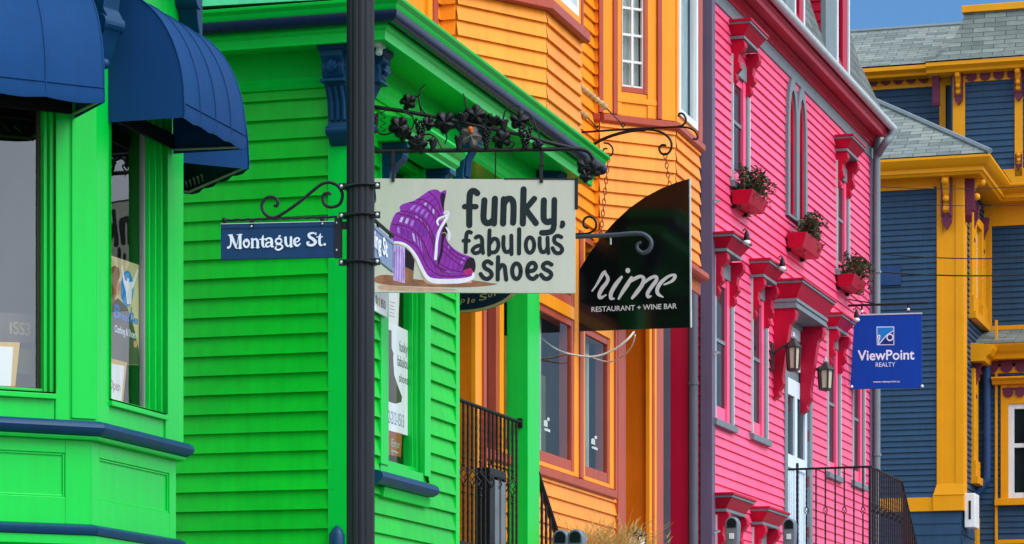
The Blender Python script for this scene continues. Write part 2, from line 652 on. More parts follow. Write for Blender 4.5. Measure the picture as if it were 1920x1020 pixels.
# ------------------------------------------------------------------ shared builders
def console(mb, a0, a1, zt, h, d):
    """carved scroll bracket seen from the side: (o, z) outline run across its width"""
    o = [(0, zt), (d, zt), (d, zt - .07 * h), (d * .93, zt - .10 * h), (d * .86, zt - .14 * h), (d * .90, zt - .20 * h), (d * .84, zt - .28 * h),
         (d * .62, zt - .38 * h), (d * .46, zt - .50 * h), (d * .40, zt - .66 * h), (d * .40, zt - .76 * h), (d * .47, zt - .82 * h),
         (d * .46, zt - .89 * h), (d * .36, zt - .93 * h), (d * .26, zt - .98 * h), (d * .10, zt - h), (0, zt - h)]
    mb.prof(a0, a1, o)
def green_bracket(W, root, ac, w_, zt, h, d):
    m = MB(W)
    console(m, ac - w_ / 2, ac + w_ / 2, zt - .05, h - .05, d * .93)
    m.prof(ac - w_ * .62, ac + w_ * .62, [(0, zt), (d, zt), (d, zt - .03), (d * .9, zt - .055), (0, zt - .055)])
    m.box(ac - w_ * .56, ac + w_ * .56, 0, d * .86, zt - h * .40, zt - h * .37)
    for k in (-1, 0, 1):                                   # flutes on the shank
        m.ring([(ac + k * w_ * .27, d * .40, zt - h * .76), (ac + k * w_ * .27, d * .44, zt - h * .55), (ac + k * w_ * .27, d * .62, zt - h * .42)], w_ * .10, 6)
    m.ring([(ac - w_ * .56, d * .36, zt - h * .86), (ac + w_ * .56, d * .36, zt - h * .86)], w_ * .22, 10)
    m.ring([(ac - w_ * .53, d * .70, zt - h * .22), (ac + w_ * .53, d * .70, zt - h * .22)], w_ * .16, 10)
    b = m.build('bracket', 'navy', root, smooth=40, bevel=.004)
    m = MB(W)                                              # carved leaf on the upper panel
    for q in range(5):
        an = -1.1 + q * .55
        m.ring([(ac, d * .9, zt - h * .30), (ac + sin(an) * w_ * .2, d * .93, zt - h * .30 + cos(an) * h * .08), (ac + sin(an) * w_ * .34, d * .9, zt - h * .30 + cos(an) * h * .13)], [.012, .018, .004], 6)
    m.build('carving', 'navy', b, smooth=50)

def reveal(m, a0, a1, z0, z1, o_in, o_out, t=.012):
    """the four inner faces of an opening"""
    m.box(a0 - t, a0, o_in, o_out, z0, z1)
    m.box(a1, a1 + t, o_in, o_out, z0, z1)
    m.box(a0 - t, a1 + t, o_in, o_out, z0 - t, z0)
    m.box(a0 - t, a1 + t, o_in, o_out, z1, z1 + t)
def room(W, parent, a0, a1, z0, z1, o0, depth, mat, name='room_interior'):
    m = MB(W)
    o1 = o0 - depth
    m.quad((a0, o1, z0), (a1, o1, z0), (a1, o1, z1), (a0, o1, z1))
    m.quad((a0, o0, z0), (a0, o1, z0), (a0, o1, z1), (a0, o0, z1))
    m.quad((a1, o0, z0), (a1, o1, z0), (a1, o1, z1), (a1, o0, z1))
    m.quad((a0, o0, z0), (a1, o0, z0), (a1, o1, z0), (a0, o1, z0))
    m.quad((a0, o0, z1), (a1, o0, z1), (a1, o1, z1), (a0, o1, z1))
    return m.build(name, mat, parent)

# ------------------------------------------------------------------ the green house
green = thing('green_house', 'bright green clapboard house with navy brackets, bay window and corner porch', 'house', GF.P(-.5, -.5, gnd(GF, 0)))
ZG0 = 1.2
GL = -1.62                                    # left end of the side wall
m = MB(GS); m.clap(GL, -0.115, ZG0, 5.64, ex=.1205, t=.024, zref=3.03, seed=1)
m.quad((GL, -.002, ZG0), (0, -.002, ZG0), (0, -.002, 5.85), (GL, -.002, 5.85))
m.build('side_wall', 'green', green)
gw = (GF.a(715, .03), GF.a(808, .03), GF.z(729, 874, -.05), 5.36)          # front window with its casing
GE = GF.a(855)
wa0, wa1 = GF.a(729, .03), GF.a(774, -.07)
m = MB(GF)
m.clap(.10, GE - .06, ZG0, 5.66, ex=.1205, t=.024, zref=3.03, holes=[(gw[0], gw[1], gw[2] - .06, gw[3])], seed=2)
m.box(0, gw[0] + .04, -.12, -.004, ZG0, 5.85)
m.box(gw[1] - .04, GE, -.12, -.004, ZG0, 5.85)
m.box(gw[0] + .04, gw[1] - .04, -.12, -.004, ZG0, gw[2])
m.box(gw[0] + .04, gw[1] - .04, -.12, -.004, gw[3] - .04, 5.85)
m.build('front_wall', 'green', green)
m = MB(GF)
m.box(0.0, .115, -.02, .026, ZG0, 5.66)
m.build('corner_board', 'green_trim', green, bevel=.004)
m = MB(GS)
m.box(-.155, .026, -.0, .026, ZG0, 5.66)
m.build('corner_board', 'green_trim', green, bevel=.004)
m = MB(GF)
m.box(GE - .075, GE + .004, -.17, .026, ZG0, 5.66)
m.build('corner_board', 'green_trim', green, bevel=.004)
# frieze, soffit, cornice
PE = GF.a(1012)                               # right face of the porch post
CE = GF.a(1132, .40)                          # end of the cornice
m = MB(GF)
m.prof(0, PE, [(-.16, 5.74), (.022, 5.74), (.022, 5.86), (-.16, 5.86)], m0=-1)
m.prof(0, PE, [(-.16, 5.62), (.030, 5.62), (.045, 5.645), (.040, 5.69), (.058, 5.72), (.050, 5.745), (-.16, 5.745)], m0=-1)
m.build('frieze', 'green_trim', green, smooth=30)
m = MB(GS)
m.prof(GL, 0, [(-.1, 5.69), (.022, 5.69), (.022, 5.86), (-.1, 5.86)], m1=1)
m.prof(GL, 0, [(-.1, 5.62), (.030, 5.62), (.045, 5.64), (.036, 5.66), (.045, 5.685), (-.1, 5.685)], m1=1)
m.build('frieze', 'green_trim', green, smooth=30)
m = MB(GF)
for W, A0, A1, m0, m1 in ((GF, 0, CE, -1, 0), (GS, GL - .8, 0, 0, 1)):
    m.W = W
    m.prof(A0, A1, [(.0, 5.855), (.285, 5.835), (.285, 5.815), (.312, 5.815), (.316, 5.87), (.335, 5.885), (.335, 5.915), (.0, 5.915)], m0, m1)
    m.prof(A0, A1, [(.0, 5.985), (.405, 5.965), (.415, 5.975), (.425, 6.0), (.450, 6.018), (.455, 6.034), (.0, 6.06)], m0, m1)
m.build('cornice', 'green_trim', green, smooth=30, bevel=.002)
m = MB(GF)
arc = [(.375 + .045 * sin(q), 5.935 - .032 * cos(q)) for q in [rad(x) for x in range(-80, 100, 15)]]
for W, A0, A1, m0, m1 in ((GF, 0, CE + .02, -1, 0), (GS, GL - .8, 0, 0, 1)):
    m.W = W
    m.prof(A0, A1, [(.30, 5.916)] + arc + [(.425, 5.945), (.425, 5.964), (.30, 5.964)], m0, m1)
m.build('gutter', 'gutter_navy', green, smooth=30)
m = MB(GF)                                    # porch ceiling and the low roof
m.box(GE + .01, CE - .02, -2.2, -.165, 5.83, 5.86)
m.box(PE + .01, CE - .02, -.165, .29, 5.84, 5.87)
m.build('porch_ceiling', 'green_trim', green)
m = MB(GF)
m.add([(-.4, .40, 6.05), (CE, .40, 6.05), (CE, -2.2, 6.10), (-.4, -2.2, 6.10)], [(0, 1, 2, 3)])
m.build('roof', 'slate_grey', green)
m = MB(GS)                                    # paler upper storey set back above the eave
m.clap(-2.4, -.30, 6.05, 8.0, ex=.16, t=.012, o=-.25)
m.box(-2.4, -.30, -1.5, -.252, 6.05, 8.0)
m.box(-.46, -.30, -.30, -.225, 6.05, 8.0)
m.build('upper_storey', 'mint', green)
# brackets under the cornice
green_bracket(GS, green, -.062, .140, 5.85, .60, .25)
for pxc in (700, 868, 1012):
    a = GF.a(pxc, .03)
    green_bracket(GF, green, {700: .06, 868: GE - .02, 1012: PE - .09}[pxc], .14, 5.85, .54, .215)
# the front window: casing, hood, sash
win = MB(GF)
z0, z1 = gw[2], gw[3]
win.box(gw[0], wa0, -.02, .03, z0 - .02, z1)
win.box(GF.a(797, .03), gw[1], -.02, .03, z0 - .02, z1)
win.box(gw[0], gw[1], -.02, .034, z1, z1 + .10)
win.box(gw[0] + .02, GF.a(797, .03), -.03, .02, z0 - .075, z0 - .005)
reveal(win, wa0, GF.a(797, .03), z0, z1, -.11, .0)
gwin = win.build('window', 'green_trim', green, bevel=.003)
m = MB(GF)
ra = GF.a(797, .03)
for k in range(2):                            # stepped stops round the sash
    m.box(ra - .018 - .018 * k, ra - .003 - .018 * k, -.11, -.02 - .025 * k, z0, z1)
    m.box(wa0 + .003 + .018 * k, wa0 + .018 + .018 * k, -.11, -.02 - .025 * k, z0, z1)
m.box(wa0, ra, -.10, -.03, z0, z0 + .03)
m.build('sash', 'green_trim', gwin, bevel=.003)
m = MB(GF)
m.quad((wa0 + .03, -.07, z0), (ra - .03, -.07, z0), (ra - .03, -.07, z1), (wa0 + .03, -.07, z1))
m.build('pane', 'front_glass', gwin)
room(GF, gwin, wa0, ra, z0 - .1, z1, -.115, .55, 'room_olive')
m = MB(GF)
sb = z0 - .075
m.prof(GF.a(716, .11), GF.a(822, .11), [(-.01, sb - .085), (.075, sb - .085), (.105, sb - .07), (.118, sb - .045), (.112, sb - .02), (.09, sb - .006), (-.01, sb + .01)])
m.build('sill', 'navy', gwin, smooth=40)
m = MB(GF)
m.prof(GF.a(722, .05), GF.a(808, .05), [(-.01, sb - .15), (.04, sb - .15), (.05, sb - .087), (-.01, sb - .087)])
m.build('apron', 'green_trim', gwin, bevel=.003)
m = MB(GF)
h0, h1 = gw[0] - .10, gw[1] + .10
m.prof(h0 + .06, h1 - .06, [(0, 5.36), (.19, 5.36), (.19, 5.38), (.215, 5.395), (.22, 5.43), (.25, 5.445), (.27, 5.475), (.27, 5.49), (0, 5.54)])
m.build('hood', 'green_trim', gwin, smooth=30, bevel=.003)
for ac in (gw[0] + .07, gw[1] - .05):
    mm = MB(GF)
    console(mm, ac - .055, ac + .055, 5.36, .36, .19)
    mm.box(ac - .065, ac + .065, 0, .2, 5.325, 5.36)
    mm.build('hood_bracket', 'navy', gwin, bevel=.004)
# porch post
m = MB(GF)
pa0, pa1 = GF.a(990), PE
m.box(pa0, pa1, -.165, 0.0, gnd(GF, pa0) - .1, 5.62)
m.box(pa0 - .02, pa1 + .02, -.185, .02, 5.50, 5.53)
m.build('porch_post', 'green_trim', green, bevel=.005)
m = MB(GF)                                    # back wall of the porch, dark below
m.box(GE, GE + .02, -2.2, -.17, 1.5, 5.85)
m.build('porch_side_wall', 'green', green)

# ------------------------------------------------------------------ the bay
CL = -1.5                                     # left end of the canted wall, outside the frame
T = math.tan(rad(22.5))
zs = BF.z(323, 820, .03)
zn = zs - .075
zap = BF.z(332, 857, .05)
zst = BF.z(332, 1015, .04)
ZB1 = 5.84
def bay_run(m, outl, ext=0.0):
    for W, A0, A1, m0, m1 in ((BC, CL, 0, 0, T), (BF, BA, 0, -T, T), (BR, 0, 1.2, -T, 0)):
        m.W = W
        m.prof(A0, A1, outl, m0, m1)
m = MB(BF)
bay_run(m, [(-.09, zn - .01), (.022, zn - .01), (.048, zn + .006), (.058, zn + .028), (.050, zn + .050), (.03, zn + .062), (-.09, zs + .004)])
m.build('bay_sill', 'navy', green, smooth=40)
m = MB(BF)
bay_run(m, [(-.09, zap), (.008, zap), (.014, zap + .012), (.014, zn - .012), (-.09, zn - .012)])
m.build('bay_apron', 'green_trim', green, bevel=.003)
m = MB(BF)
bay_run(m, [(-.09, zst - .03), (-.002, zst - .03), (.012, zst - .012), (.012, zst + .008), (-.015, zst + .022), (-.09, zst + .026)])
m.build('bay_band', 'navy', green, smooth=40)
m = MB(BF)
bay_run(m, [(-.09, .9), (-.04, .9), (-.04, zst - .09), (-.012, zst - .08), (-.012, zst - .032), (-.09, zst - .032)])
bay_run(m, [(-.09, zst + .02), (-.053, zst + .02), (-.053, zap), (-.09, zap)])
m.build('bay_base', 'green_trim', green, bevel=.002)
# raised panel frames below the sill
def panel_frame(W, A0, A1, p0, p1, q0, q1):
    m = MB(W.sub(0, -.041, W.t))
    A0 += .041 * T if A0 > -1.3 else 0
    A1 -= .041 * T
    m.box(A0, p0, -.012, .004, zst + .024, zap)
    m.box(p1, A1, -.012, .004, zst + .024, zap)
    m.box(p0, p1, -.012, .004, zst + .024, q0)
    m.box(p0, p1, -.012, .004, q1, zap)
    t = .012
    for b in ((p0, p0 + t, q0, q1), (p1 - t, p1, q0, q1), (p0 + t, p1 - t, q0, q0 + t), (p0 + t, p1 - t, q1 - t, q1)):
        m.box(b[0], b[1], -.012, -.003, b[2], b[3])
    return m.build('bay_panel', 'green_trim', green, bevel=.003)
panel_frame(BF, BA, 0, BF.a(186, -.04), BF.a(317, -.04), BF.z(188, 935), BF.z(188, 856))
panel_frame(BC, CL, 0, -.85, BC.a(122, -.04), BC.z(60, 928), BC.z(60, 845))
# posts and windows of the bay
zg1 = 5.25
def bay_window(W, A0, A1, g0, g1, zb, mats, stops, roomdepth):
    m = MB(W)
    m.box(A0, g0, -.12, .0, zs - .02, ZB1)
    m.box(g1, A1, -.12, .0, zs - .02, ZB1)
    m.box(g0, g1, -.12, .0, zg1, ZB1)
    m.box(g0, g1, -.12, -.01, zs - .02, zb - .01)
    m.build('bay_post', 'green_trim', green, bevel=.004)
    m = MB(W)
    reveal(m, g0, g1, zb, zg1, -.115, .012, .0)
    for k in range(stops):
        m.box(g1 - .024 * (k + 1), g1 - .024 * k - .003, -.12, -.015 - .026 * k, zb, zg1)
        m.box(g0 + .024 * k + .003, g0 + .024 * (k + 1), -.12, -.04 - .026 * k, zb, zg1)
    m.box(g0, g1, -.12, -.055, zb - .01, zb + .022)
    m.box(g0, g1, -.03, .018, zb - .035, zb - .008)
    wn = m.build('window', 'green_trim', green, bevel=.003)
    m = MB(W)
    e0, e1 = g0 + .024 * stops, g1 - .024 * stops
    m.box(e0, e0 + .018, -.118, -.09, zb + .02, zg1)
    m.box(e1 - .018, e1, -.118, -.09, zb + .02, zg1)
    m.box(e0, e1, -.118, -.09, zb + .02, zb + .03)
    m.build('sash', mats[0], wn, bevel=.002)
    m = MB(W)
    m.quad((e0, -.104, zb + .02), (e1, -.104, zb + .02), (e1, -.104, zg1), (e0, -.104, zg1))
    m.build('pane', mats[1], wn)
    return wn
zbF = BF.z(205, 758, -.1)
wF = bay_window(BF, BA, 0, BF.a(205), BF.a(311, -.0), zbF, ('sash_grey', 'shop_glass'), 3, .5)
zbC = BC.z(60, 738, -.1)
wC = bay_window(BC, CL, 0, -1.2, BC.a(104), zbC, ('sash_dark', 'shop_glass'), 2, .5)
m = MB(BC)                                   # joint in the corner post
m.box(BC.a(131), BC.a(133.5), -.002, .006, zs, ZB1)
m.box(BC.a(133.5), -.004, -.002, .012, zs, ZB1)
m.build('bay_post', 'green_trim', green, bevel=.003)
m = MB(BR)
m.box(0, 1.2, -.1, 0, zs - .02, ZB1)
m.build('bay_post', 'green_trim', green)
m = MB(BF)                                   # room behind the bay, seen through both windows
r = [BC.P(CL, -.14, 0)[:2], BC.P(-.08, -.14, 0)[:2], BF.P(BA + .06, -.14, 0)[:2], BF.P(-.06, -.14, 0)[:2], BF.P(0, -.9, 0)[:2], BC.P(CL, -1.1, 0)[:2]]
k = len(m.v)
m.v += [(x, y, zs - .15) for x, y in r] + [(x, y, zg1 + .1) for x, y in r]
m.f += [(k, k + 1, k + 2, k + 3, k + 4, k + 5), (k + 6, k + 7, k + 8, k + 9, k + 10, k + 11), (k + 3, k + 4, k + 10, k + 9), (k + 4, k + 5, k + 11, k + 10), (k + 5, k, k + 6, k + 11)]
m.build('room_interior', 'room_dark', green)
# carved brackets at the bay's corners
def bay_bracket(px, W, ac, zb, h, d):
    m = MB(W)
    m.prof(ac - .055, ac + .055, [(0, zb + h), (d, zb + h), (d, zb + h * .78), (d * .8, zb + h * .7), (d * .62, zb + h * .55), (d * .55, zb + h * .42), (d * .68, zb + h * .36), (d * .72, zb + h * .28), (d * .5, zb + h * .2), (d * .42, zb + .07), (d * .22, zb), (0, zb)])
    m.ring([(ac - .07, d * .5, zb + h * .3), (ac + .07, d * .5, zb + h * .3)], .045, 10)
    m.ball(ac, d * .3, zb - .01, .03)
    m.build('bracket', 'navy', green, smooth=40, bevel=.004)
bay_bracket(210, BF.sub(BA, 0, TH + 22.5), 0, BF.z(210, 118, .08), .62, .20)
bay_bracket(365, BF.sub(0, 0, TH + 90), .06, BF.z(372, 70, .1), .62, .16)
m = MB(BF)
bay_run(m, [(-.05, ZB1), (.22, ZB1), (.25, ZB1 + .12), (.3, ZB1 + .16), (-.05, ZB1 + .3)])
m.build('bay_cornice', 'green_trim', green)
m = MB(BF)                                   # house wall behind the bay
m.box(-3.2, .35, -1.3, -1.12, 1.0, 5.85)
m.build('recessed_wall', 'green', green)

# ------------------------------------------------------------------ awnings
def awning(W, a0, a1, zb, hh, d, label):
    """quarter-round canvas hood on a thin metal frame, open below, with a short valance"""
    root = thing('window_awning', label, 'awning', W.P((a0 + a1) / 2, 0, zb), 'blue awnings over the bay windows')
    arc = [(d * sin(q), zb + .085 + (hh - .085) * cos(q)) for q in [rad(90) * i / 14 for i in range(15)]]
    prof_ = arc + [(d + .004, zb + .03), (d, zb)]
    m = MB(W)
    nseg = 4
    k = len(m.v)
    n = len(prof_)
    ncol = nseg * 6 + 1
    for i in range(ncol):
        f = i / (ncol - 1)
        sag = -.013 * abs(sin(f * nseg * pi))              # cloth dips between the ribs
        for j, (o, z) in enumerate(prof_):
            wv = (.003 * sin(f * 50 + j) if j >= n - 2 else 0)
            m.v.append(W.P(a0 + f * (a1 - a0), o + sag * sin(pi * min(j, 14) / 14) + wv, z + sag))
    for i in range(ncol - 1):
        for j in range(n - 1):
            m.f.append((k + i * n + j, k + (i + 1) * n + j, k + (i + 1) * n + j + 1, k + i * n + j + 1))
    for a in (a0, a1):                                     # the two side cheeks
        kk = m.add([(a, 0.004, zb)] + [(a, o, z) for o, z in prof_[::1]], [])
        m.f.append(tuple(range(kk, kk + n + 1)))
    cv = m.build('canopy', 'awning_blue', root, smooth=50)
    m = MB(W)
    for i in range(1, nseg):
        f = i / nseg
        m.ring([(a0 + f * (a1 - a0), o + .0015, z) for o, z in prof_[:-1]], .004, 5)
    m.ring([(a0, o, z) for o, z in prof_], .005, 6)
    m.ring([(a1, o, z) for o, z in prof_], .005, 6)
    m.ring([(a0, d + .004, zb + .075), (a1, d + .004, zb + .075)], .003, 5)
    m.build('seam', 'awning_blue', cv, smooth=60)
    m = MB(W)
    m.ring([(a0 + .01, d - .012, zb + .012), (a1 - .01, d - .012, zb + .012)], .009, 6)
    m.ring([(a0 + .015, .02, zb + .02), (a0 + .015, d - .012, zb + .012)], .008, 6)
    m.ring([(a1 - .015, .02, zb + .02), (a1 - .015, d - .012, zb + .012)], .008, 6)
    nl = 5
    for i in range(nl):                                    # cord lacing under the valance
        f0, f1 = (i + .15) / nl, (i + .95) / nl
        x0, x1 = a1 - f0 * .3, a1 - f1 * .3
        m.ring([(x0, d - .02, zb + .03), (x1, d - .05, zb + .06)], .003, 5)
        m.ball(x1, d - .05, zb + .06, .008, 6)
    m.build('awning_frame', 'frame_metal', root, smooth=50)
    m = MB(W)                                              # dark lining board at the wall
    m.box(a0 + .02, a1 - .02, .004, .02, zb + .02, zb + .10)
    m.build('mounting_board', 'iron', root)
    return root
d_aw = .43
zA = BF.z(347, 221, d_aw)
awning(BF, BF.a(209, .02), BF.a(460, d_aw), zA, .69, d_aw, 'blue rounded awning over the narrow street-facing bay window')
dC = .43
awning(BC, -1.35, BC.a(195, dC), BC.z(195, 193, dC), .69, dC, 'large blue rounded awning over the bay window at the left edge')
awning(BR, .09, .95, zA + .0, .69, d_aw, 'blue awning on the far side of the bay, mostly hidden behind the middle awning')
# ------------------------------------------------------------------ the orange house
paint("orange", srgb(250, 150, 32), rough=0.34, board=0.07, var=0.10, bump=0.06, dirt=0.05, dirtcol=srgb(190, 120, 50), streak=.14)
paint("orange_trim", srgb(246, 152, 20), rough=0.42, var=0.08, bump=0.04)
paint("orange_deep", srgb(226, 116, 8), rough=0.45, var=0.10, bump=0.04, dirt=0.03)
paint("rosewood", srgb(176, 78, 56), rough=0.42, var=0.10, bump=0.05, dirt=0.05)
paint("rose_dark", srgb(142, 58, 40), rough=0.45, var=0.1)
paint("vinyl_white", srgb(226, 228, 226), rough=0.35, var=0.03)
paint("curtain", srgb(196, 206, 200), rough=0.9, var=0.12, scale=6, streak=0.35)
paint("grey_board", srgb(96, 96, 106), rough=0.5, var=0.12, dirt=0.05)
glass("house_glass", (0.82, 0.86, 0.84), 0.75)

B1 = wall_px(1022, 20.7, TH)                        # front of the nearer upper bay
B1C = B1.sub(0, 0, 49.3)
b1c0 = B1C.a(855)
R1 = B1C.sub(b1c0, 0, TH + 90)
r10 = R1.a(823)
OM = R1.sub(r10, 0, TH)                             # main front plane
B1E = B1.a(1087)
B2 = B1.sub(B1.a(1265), 0, TH)
B2C = B2.sub(0, 0, TH + 45)
b2c0 = B2C.a(1123)
R2 = B2C.sub(b2c0, 0, TH + 90)
B2E = B2.a(1310)
DW = .0                                             # lower front sits on the main plane
orange = thing('orange_house', 'orange clapboard house with rosewood trim, two upper bay windows and a recessed doorway', 'house', OM.P(3, -1, gnd(OM, 3)))
EXO = .1065
ZT = 9.5
ZB1 = 6.02                                          # the nearer bay stops above the green roof
zb_bay = B2.z(1303, 512)                            # underside of the bays
zrefo = B1.z(1022, 100)

# main front above, seen left of the nearer bay
m = MB(OM)
m.clap(-.155, 0, ZB1, ZT, ex=EXO, t=.021, zref=zrefo, seed=4)
m.box(-1.1, .9, -.2, -.004, ZB1, ZT); m.clap(.9, 6.55, zb_bay + .1, ZT, ex=EXO, t=.021, zref=zrefo, seed=14); m.box(.9, 6.55, -.2, -.004, zb_bay + .1, ZT)
m.build('upper_wall', 'orange', orange)
m = MB(OM)                                          # window at the far left of the upper front
x0, x1 = OM.a(738), OM.a(806)
zq = OM.z(806, 62)
for q0, q1 in ((x0 - .10, x0), (x1 - .0, x1 + .085)):
    m.box(q0, q1, -.02, .035, zq - .3, ZT)
m.box(x0 - .1, x1 + .085, -.02, .05, zq - .36, zq - .3)
fw = m.build('window', 'rosewood', orange, bevel=.004)
m = MB(OM)
m.box(x0, x0 + .15, -.06, .01, zq - .3, ZT); m.box(x1 - .09, x1, -.06, .02, zq - .3, ZT)
m.build('frame', 'orange_trim', fw, bevel=.003)
m = MB(OM)
m.box(x0 + .15, x1 - .09, -.08, -.01, zq - .3, ZT)
m.build('sash', 'rose_dark', fw)

# nearer bay: return, cant, front
m = MB(R1); m.clap(r10 - .02, 0, ZB1, ZT, ex=EXO, t=.021, zref=zrefo, seed=5)
m.box(r10 - .02, 0, -.02, -.003, ZB1, ZT)
m.build('bay_side', 'orange', orange)
# sill band of the nearer bay's upper windows: the wall below is clapboard
zsb = B1.z(1030, 8, .05)
def mit(W, o0, a_list):
    pass
tb1 = math.tan(rad((49.3 - TH) / 2))
m = MB(B1C); m.clap(b1c0, 0, ZB1, zsb - .02, ex=EXO, t=.021, zref=zrefo, seed=6)
m.box(b1c0, 0, -.02, -.003, ZB1, ZT)
m.build('bay_cant', 'orange', orange)
m = MB(B1); m.clap(0, B1E, ZB1, zsb - .02, ex=EXO, t=.021, zref=zrefo, seed=6)
m.box(0, B1E, -.02, -.003, ZB1, ZT)
m.quad((B1E, 0, ZB1), (B1E, -.7, ZB1), (B1E, -.7, ZT), (B1E, 0, ZT))
m.build('bay_front', 'orange', orange)
m = MB(B1)
ol = [(-.01, zsb - .03), (.05, zsb - .03), (.065, zsb - .02), (.065, zsb + .04), (.055, zsb + .055), (-.01, zsb + .075)]
m.prof(0, B1E + .06, ol, -tb1, 0)
m.W = B1C
m.prof(b1c0 - .02, 0, ol, 0, tb1)
m.build('bay_sill', 'rosewood', orange, bevel=.003)
m = MB(B1)                                          # window over it
q0, q1 = B1.a(1060), B1E
wz = zsb + .075
m.box(0, .30, -.02, .02, wz, ZT); m.box(q1 - .06, q1, -.02, .02, wz, ZT)
m.box(.30, q1 - .06, -.02, .018, wz, wz + .06)
wn = m.build('window', 'orange_trim', orange, bevel=.003)
m = MB(B1)
m.box(.30, .35, -.02, .012, wz + .06, ZT); m.box(q1 - .11, q1 - .06, -.02, .012, wz + .06, ZT); m.box(.35, q1 - .11, -.02, .012, wz + .06, wz + .12)
m.build('frame', 'vinyl_white', wn, bevel=.003)
m = MB(B1)
m.box(.35, q1 - .11, -.02, .0, wz + .12, ZT)
m.build('pane', 'curtain', wn)
m = MB(B1)
m.box(q1 - .04, q1 + .004, -.02, .03, wz, ZT)
m.build('corner_board', 'rosewood', orange, bevel=.003)

# farther bay
zsill2 = B2C.z(1200, 219, .03)
zsl2 = B2.z(1303, 262, .06)
ZS2 = (zsill2 + zsl2) / 2
m = MB(R2); m.clap(-.55, 0, zb_bay, ZT, ex=EXO, t=.021, zref=zrefo, seed=7)
m.box(-.55, 0, -.02, -.003, zb_bay, ZT)
m.build('bay_side', 'orange', orange)
m = MB(B2C); m.clap(b2c0, 0, zb_bay, ZS2 - .05, ex=EXO, t=.021, zref=zrefo, seed=7)
m.box(b2c0, 0, -.02, -.003, zb_bay, ZS2)
m.build('bay_cant', 'orange', orange)
m = MB(B2); m.clap(0, B2E, zb_bay, ZS2 - .05, ex=EXO, t=.021, zref=zrefo, seed=8)
m.box(0, B2E, -.02, -.003, zb_bay, ZS2)
m.quad((B2E, 0, zb_bay), (B2E, -.9, zb_bay), (B2E, -.9, ZT), (B2E, 0, ZT))
m.build('bay_front', 'orange', orange)
t45 = T
ol = [(-.01, ZS2 - .05), (.035, ZS2 - .05), (.05, ZS2 - .035), (.05, ZS2 + .015), (-.01, ZS2 + .03)]
m = MB(B2)
m.prof(0, B2E + .05, ol, -t45, 0)
m.W = B2C
m.prof(b2c0, 0, ol, t45, t45)
m.W = R2
m.prof(-.30, 0, ol, 0, t45)
m.build('bay_sill', 'rosewood', orange, bevel=.003)
# window in the canted face: rosewood uprights, orange panels, rosewood sash with white muntins
def ca(px): return B2C.a(px, .02)
zt2 = ZT
m = MB(B2C)
m.box(ca(1131), ca(1150), -.05, .012, ZS2 + .03, zt2)
m.box(ca(1158), ca(1167), -.05, .006, ZS2 + .03, zt2)
m.box(ca(1216), ca(1233), -.05, .006, ZS2 + .03, zt2)
m.box(ca(1241), 0, -.05, .012, ZS2 + .03, zt2)
zw0 = B2C.z(1190, 172, .0)
m.box(ca(1167), ca(1216), -.05, -.004, ZS2 + .03, zw0 - .01)
m.box(ca(1158), ca(1233), -.05, .012, zw0 - .10, zw0 - .055)
m.quad((b2c0, -.3, ZS2), (0, -.3, ZS2), (0, -.3, zt2), (b2c0, -.3, zt2))
w2 = m.build('window', 'orange_trim', orange, bevel=.003)
m = MB(B2C)
for p, q in ((1123, 1131), (1150, 1158), (1233, 1241)):
    m.box(ca(p), ca(q), -.05, .026, ZS2 + .03, zt2)
m.build('casing', 'rosewood', w2, bevel=.003)
m = MB(B2C)
m.box(ca(1164), ca(1169), -.05, .0, zw0 - .01, zt2); m.box(ca(1210), ca(1216), -.05, .004, zw0 - .01, zt2)
m.box(ca(1169), ca(1210), -.05, .0, zw0 - .01, zw0 + .035)
m.build('sash', 'rosewood', w2, bevel=.002)
m = MB(B2C)
g0, g1 = ca(1169), ca(1210)
mid = (g0 + g1) / 2 + .0
m.box(mid - .010, mid + .010, -.04, -.012, zw0 + .035, zt2)
zm = B2C.z(1190, 117, -.02)
step = B2C.z(1190, 67, -.02) - zm
for k in range(8):
    m.box(g0, g1, -.04, -.014, zm + k * step - .010, zm + k * step + .010)
m.box(g0, g0 + .012, -.04, -.012, zw0 + .035, zt2); m.box(g1 - .012, g1, -.04, -.012, zw0 + .035, zt2); m.box(g0 + .012, g1 - .012, -.04, -.012, zw0 + .035, zw0 + .05)
m.build('muntin', 'vinyl_white', w2)
m = MB(B2C)
m.quad((g0, -.045, zw0 + .03), (g1, -.045, zw0 + .03), (g1, -.045, zt2), (g0, -.045, zt2))
m.build('pane', 'house_glass', w2)
m = MB(B2C)
n = 22
m.add([(g0 + (g1 - g0) * i / n, -.075 + .005 * sin(i * 1.9), z) for z in (zw0, zt2) for i in range(n + 1)], [(i, i + 1, n + 2 + i, n + 1 + i) for i in range(n)])
m.build('curtain', 'curtain', w2, smooth=60)
# window in its street face: white frame
m = MB(B2)
f0, f1 = B2.a(1268), B2.a(1303)
zlo = ZS2 + .16
m.box(0, f0, -.03, .02, ZS2 + .03, zt2); m.box(f1, B2E, -.03, .02, ZS2 + .03, zt2); m.box(f0, f1, -.03, .01, ZS2 + .03, zlo - .06)
w3 = m.build('window', 'orange_trim', orange, bevel=.003)
m = MB(B2)
m.box(f0, f0 + .06, -.03, .03, zlo - .06, zt2); m.box(f1 - .06, f1, -.03, .03, zlo - .06, zt2); m.box(f0 + .06, f1 - .06, -.03, .03, zlo - .06, zlo)
zmd = B2.z(1285, 1, .02)
m.build('frame', 'vinyl_white', w3, bevel=.003)
m = MB(B2)
m.box(f1 + .01, B2E + .01, -.03, .034, ZS2 + .03, zt2)
m.build('casing', 'rosewood', w3, bevel=.003)
m = MB(B2)
m.quad((f0 + .05, -.0, zlo), (f1 - .05, .0, zlo), (f1 - .05, .0, zt2), (f0 + .05, .0, zt2))
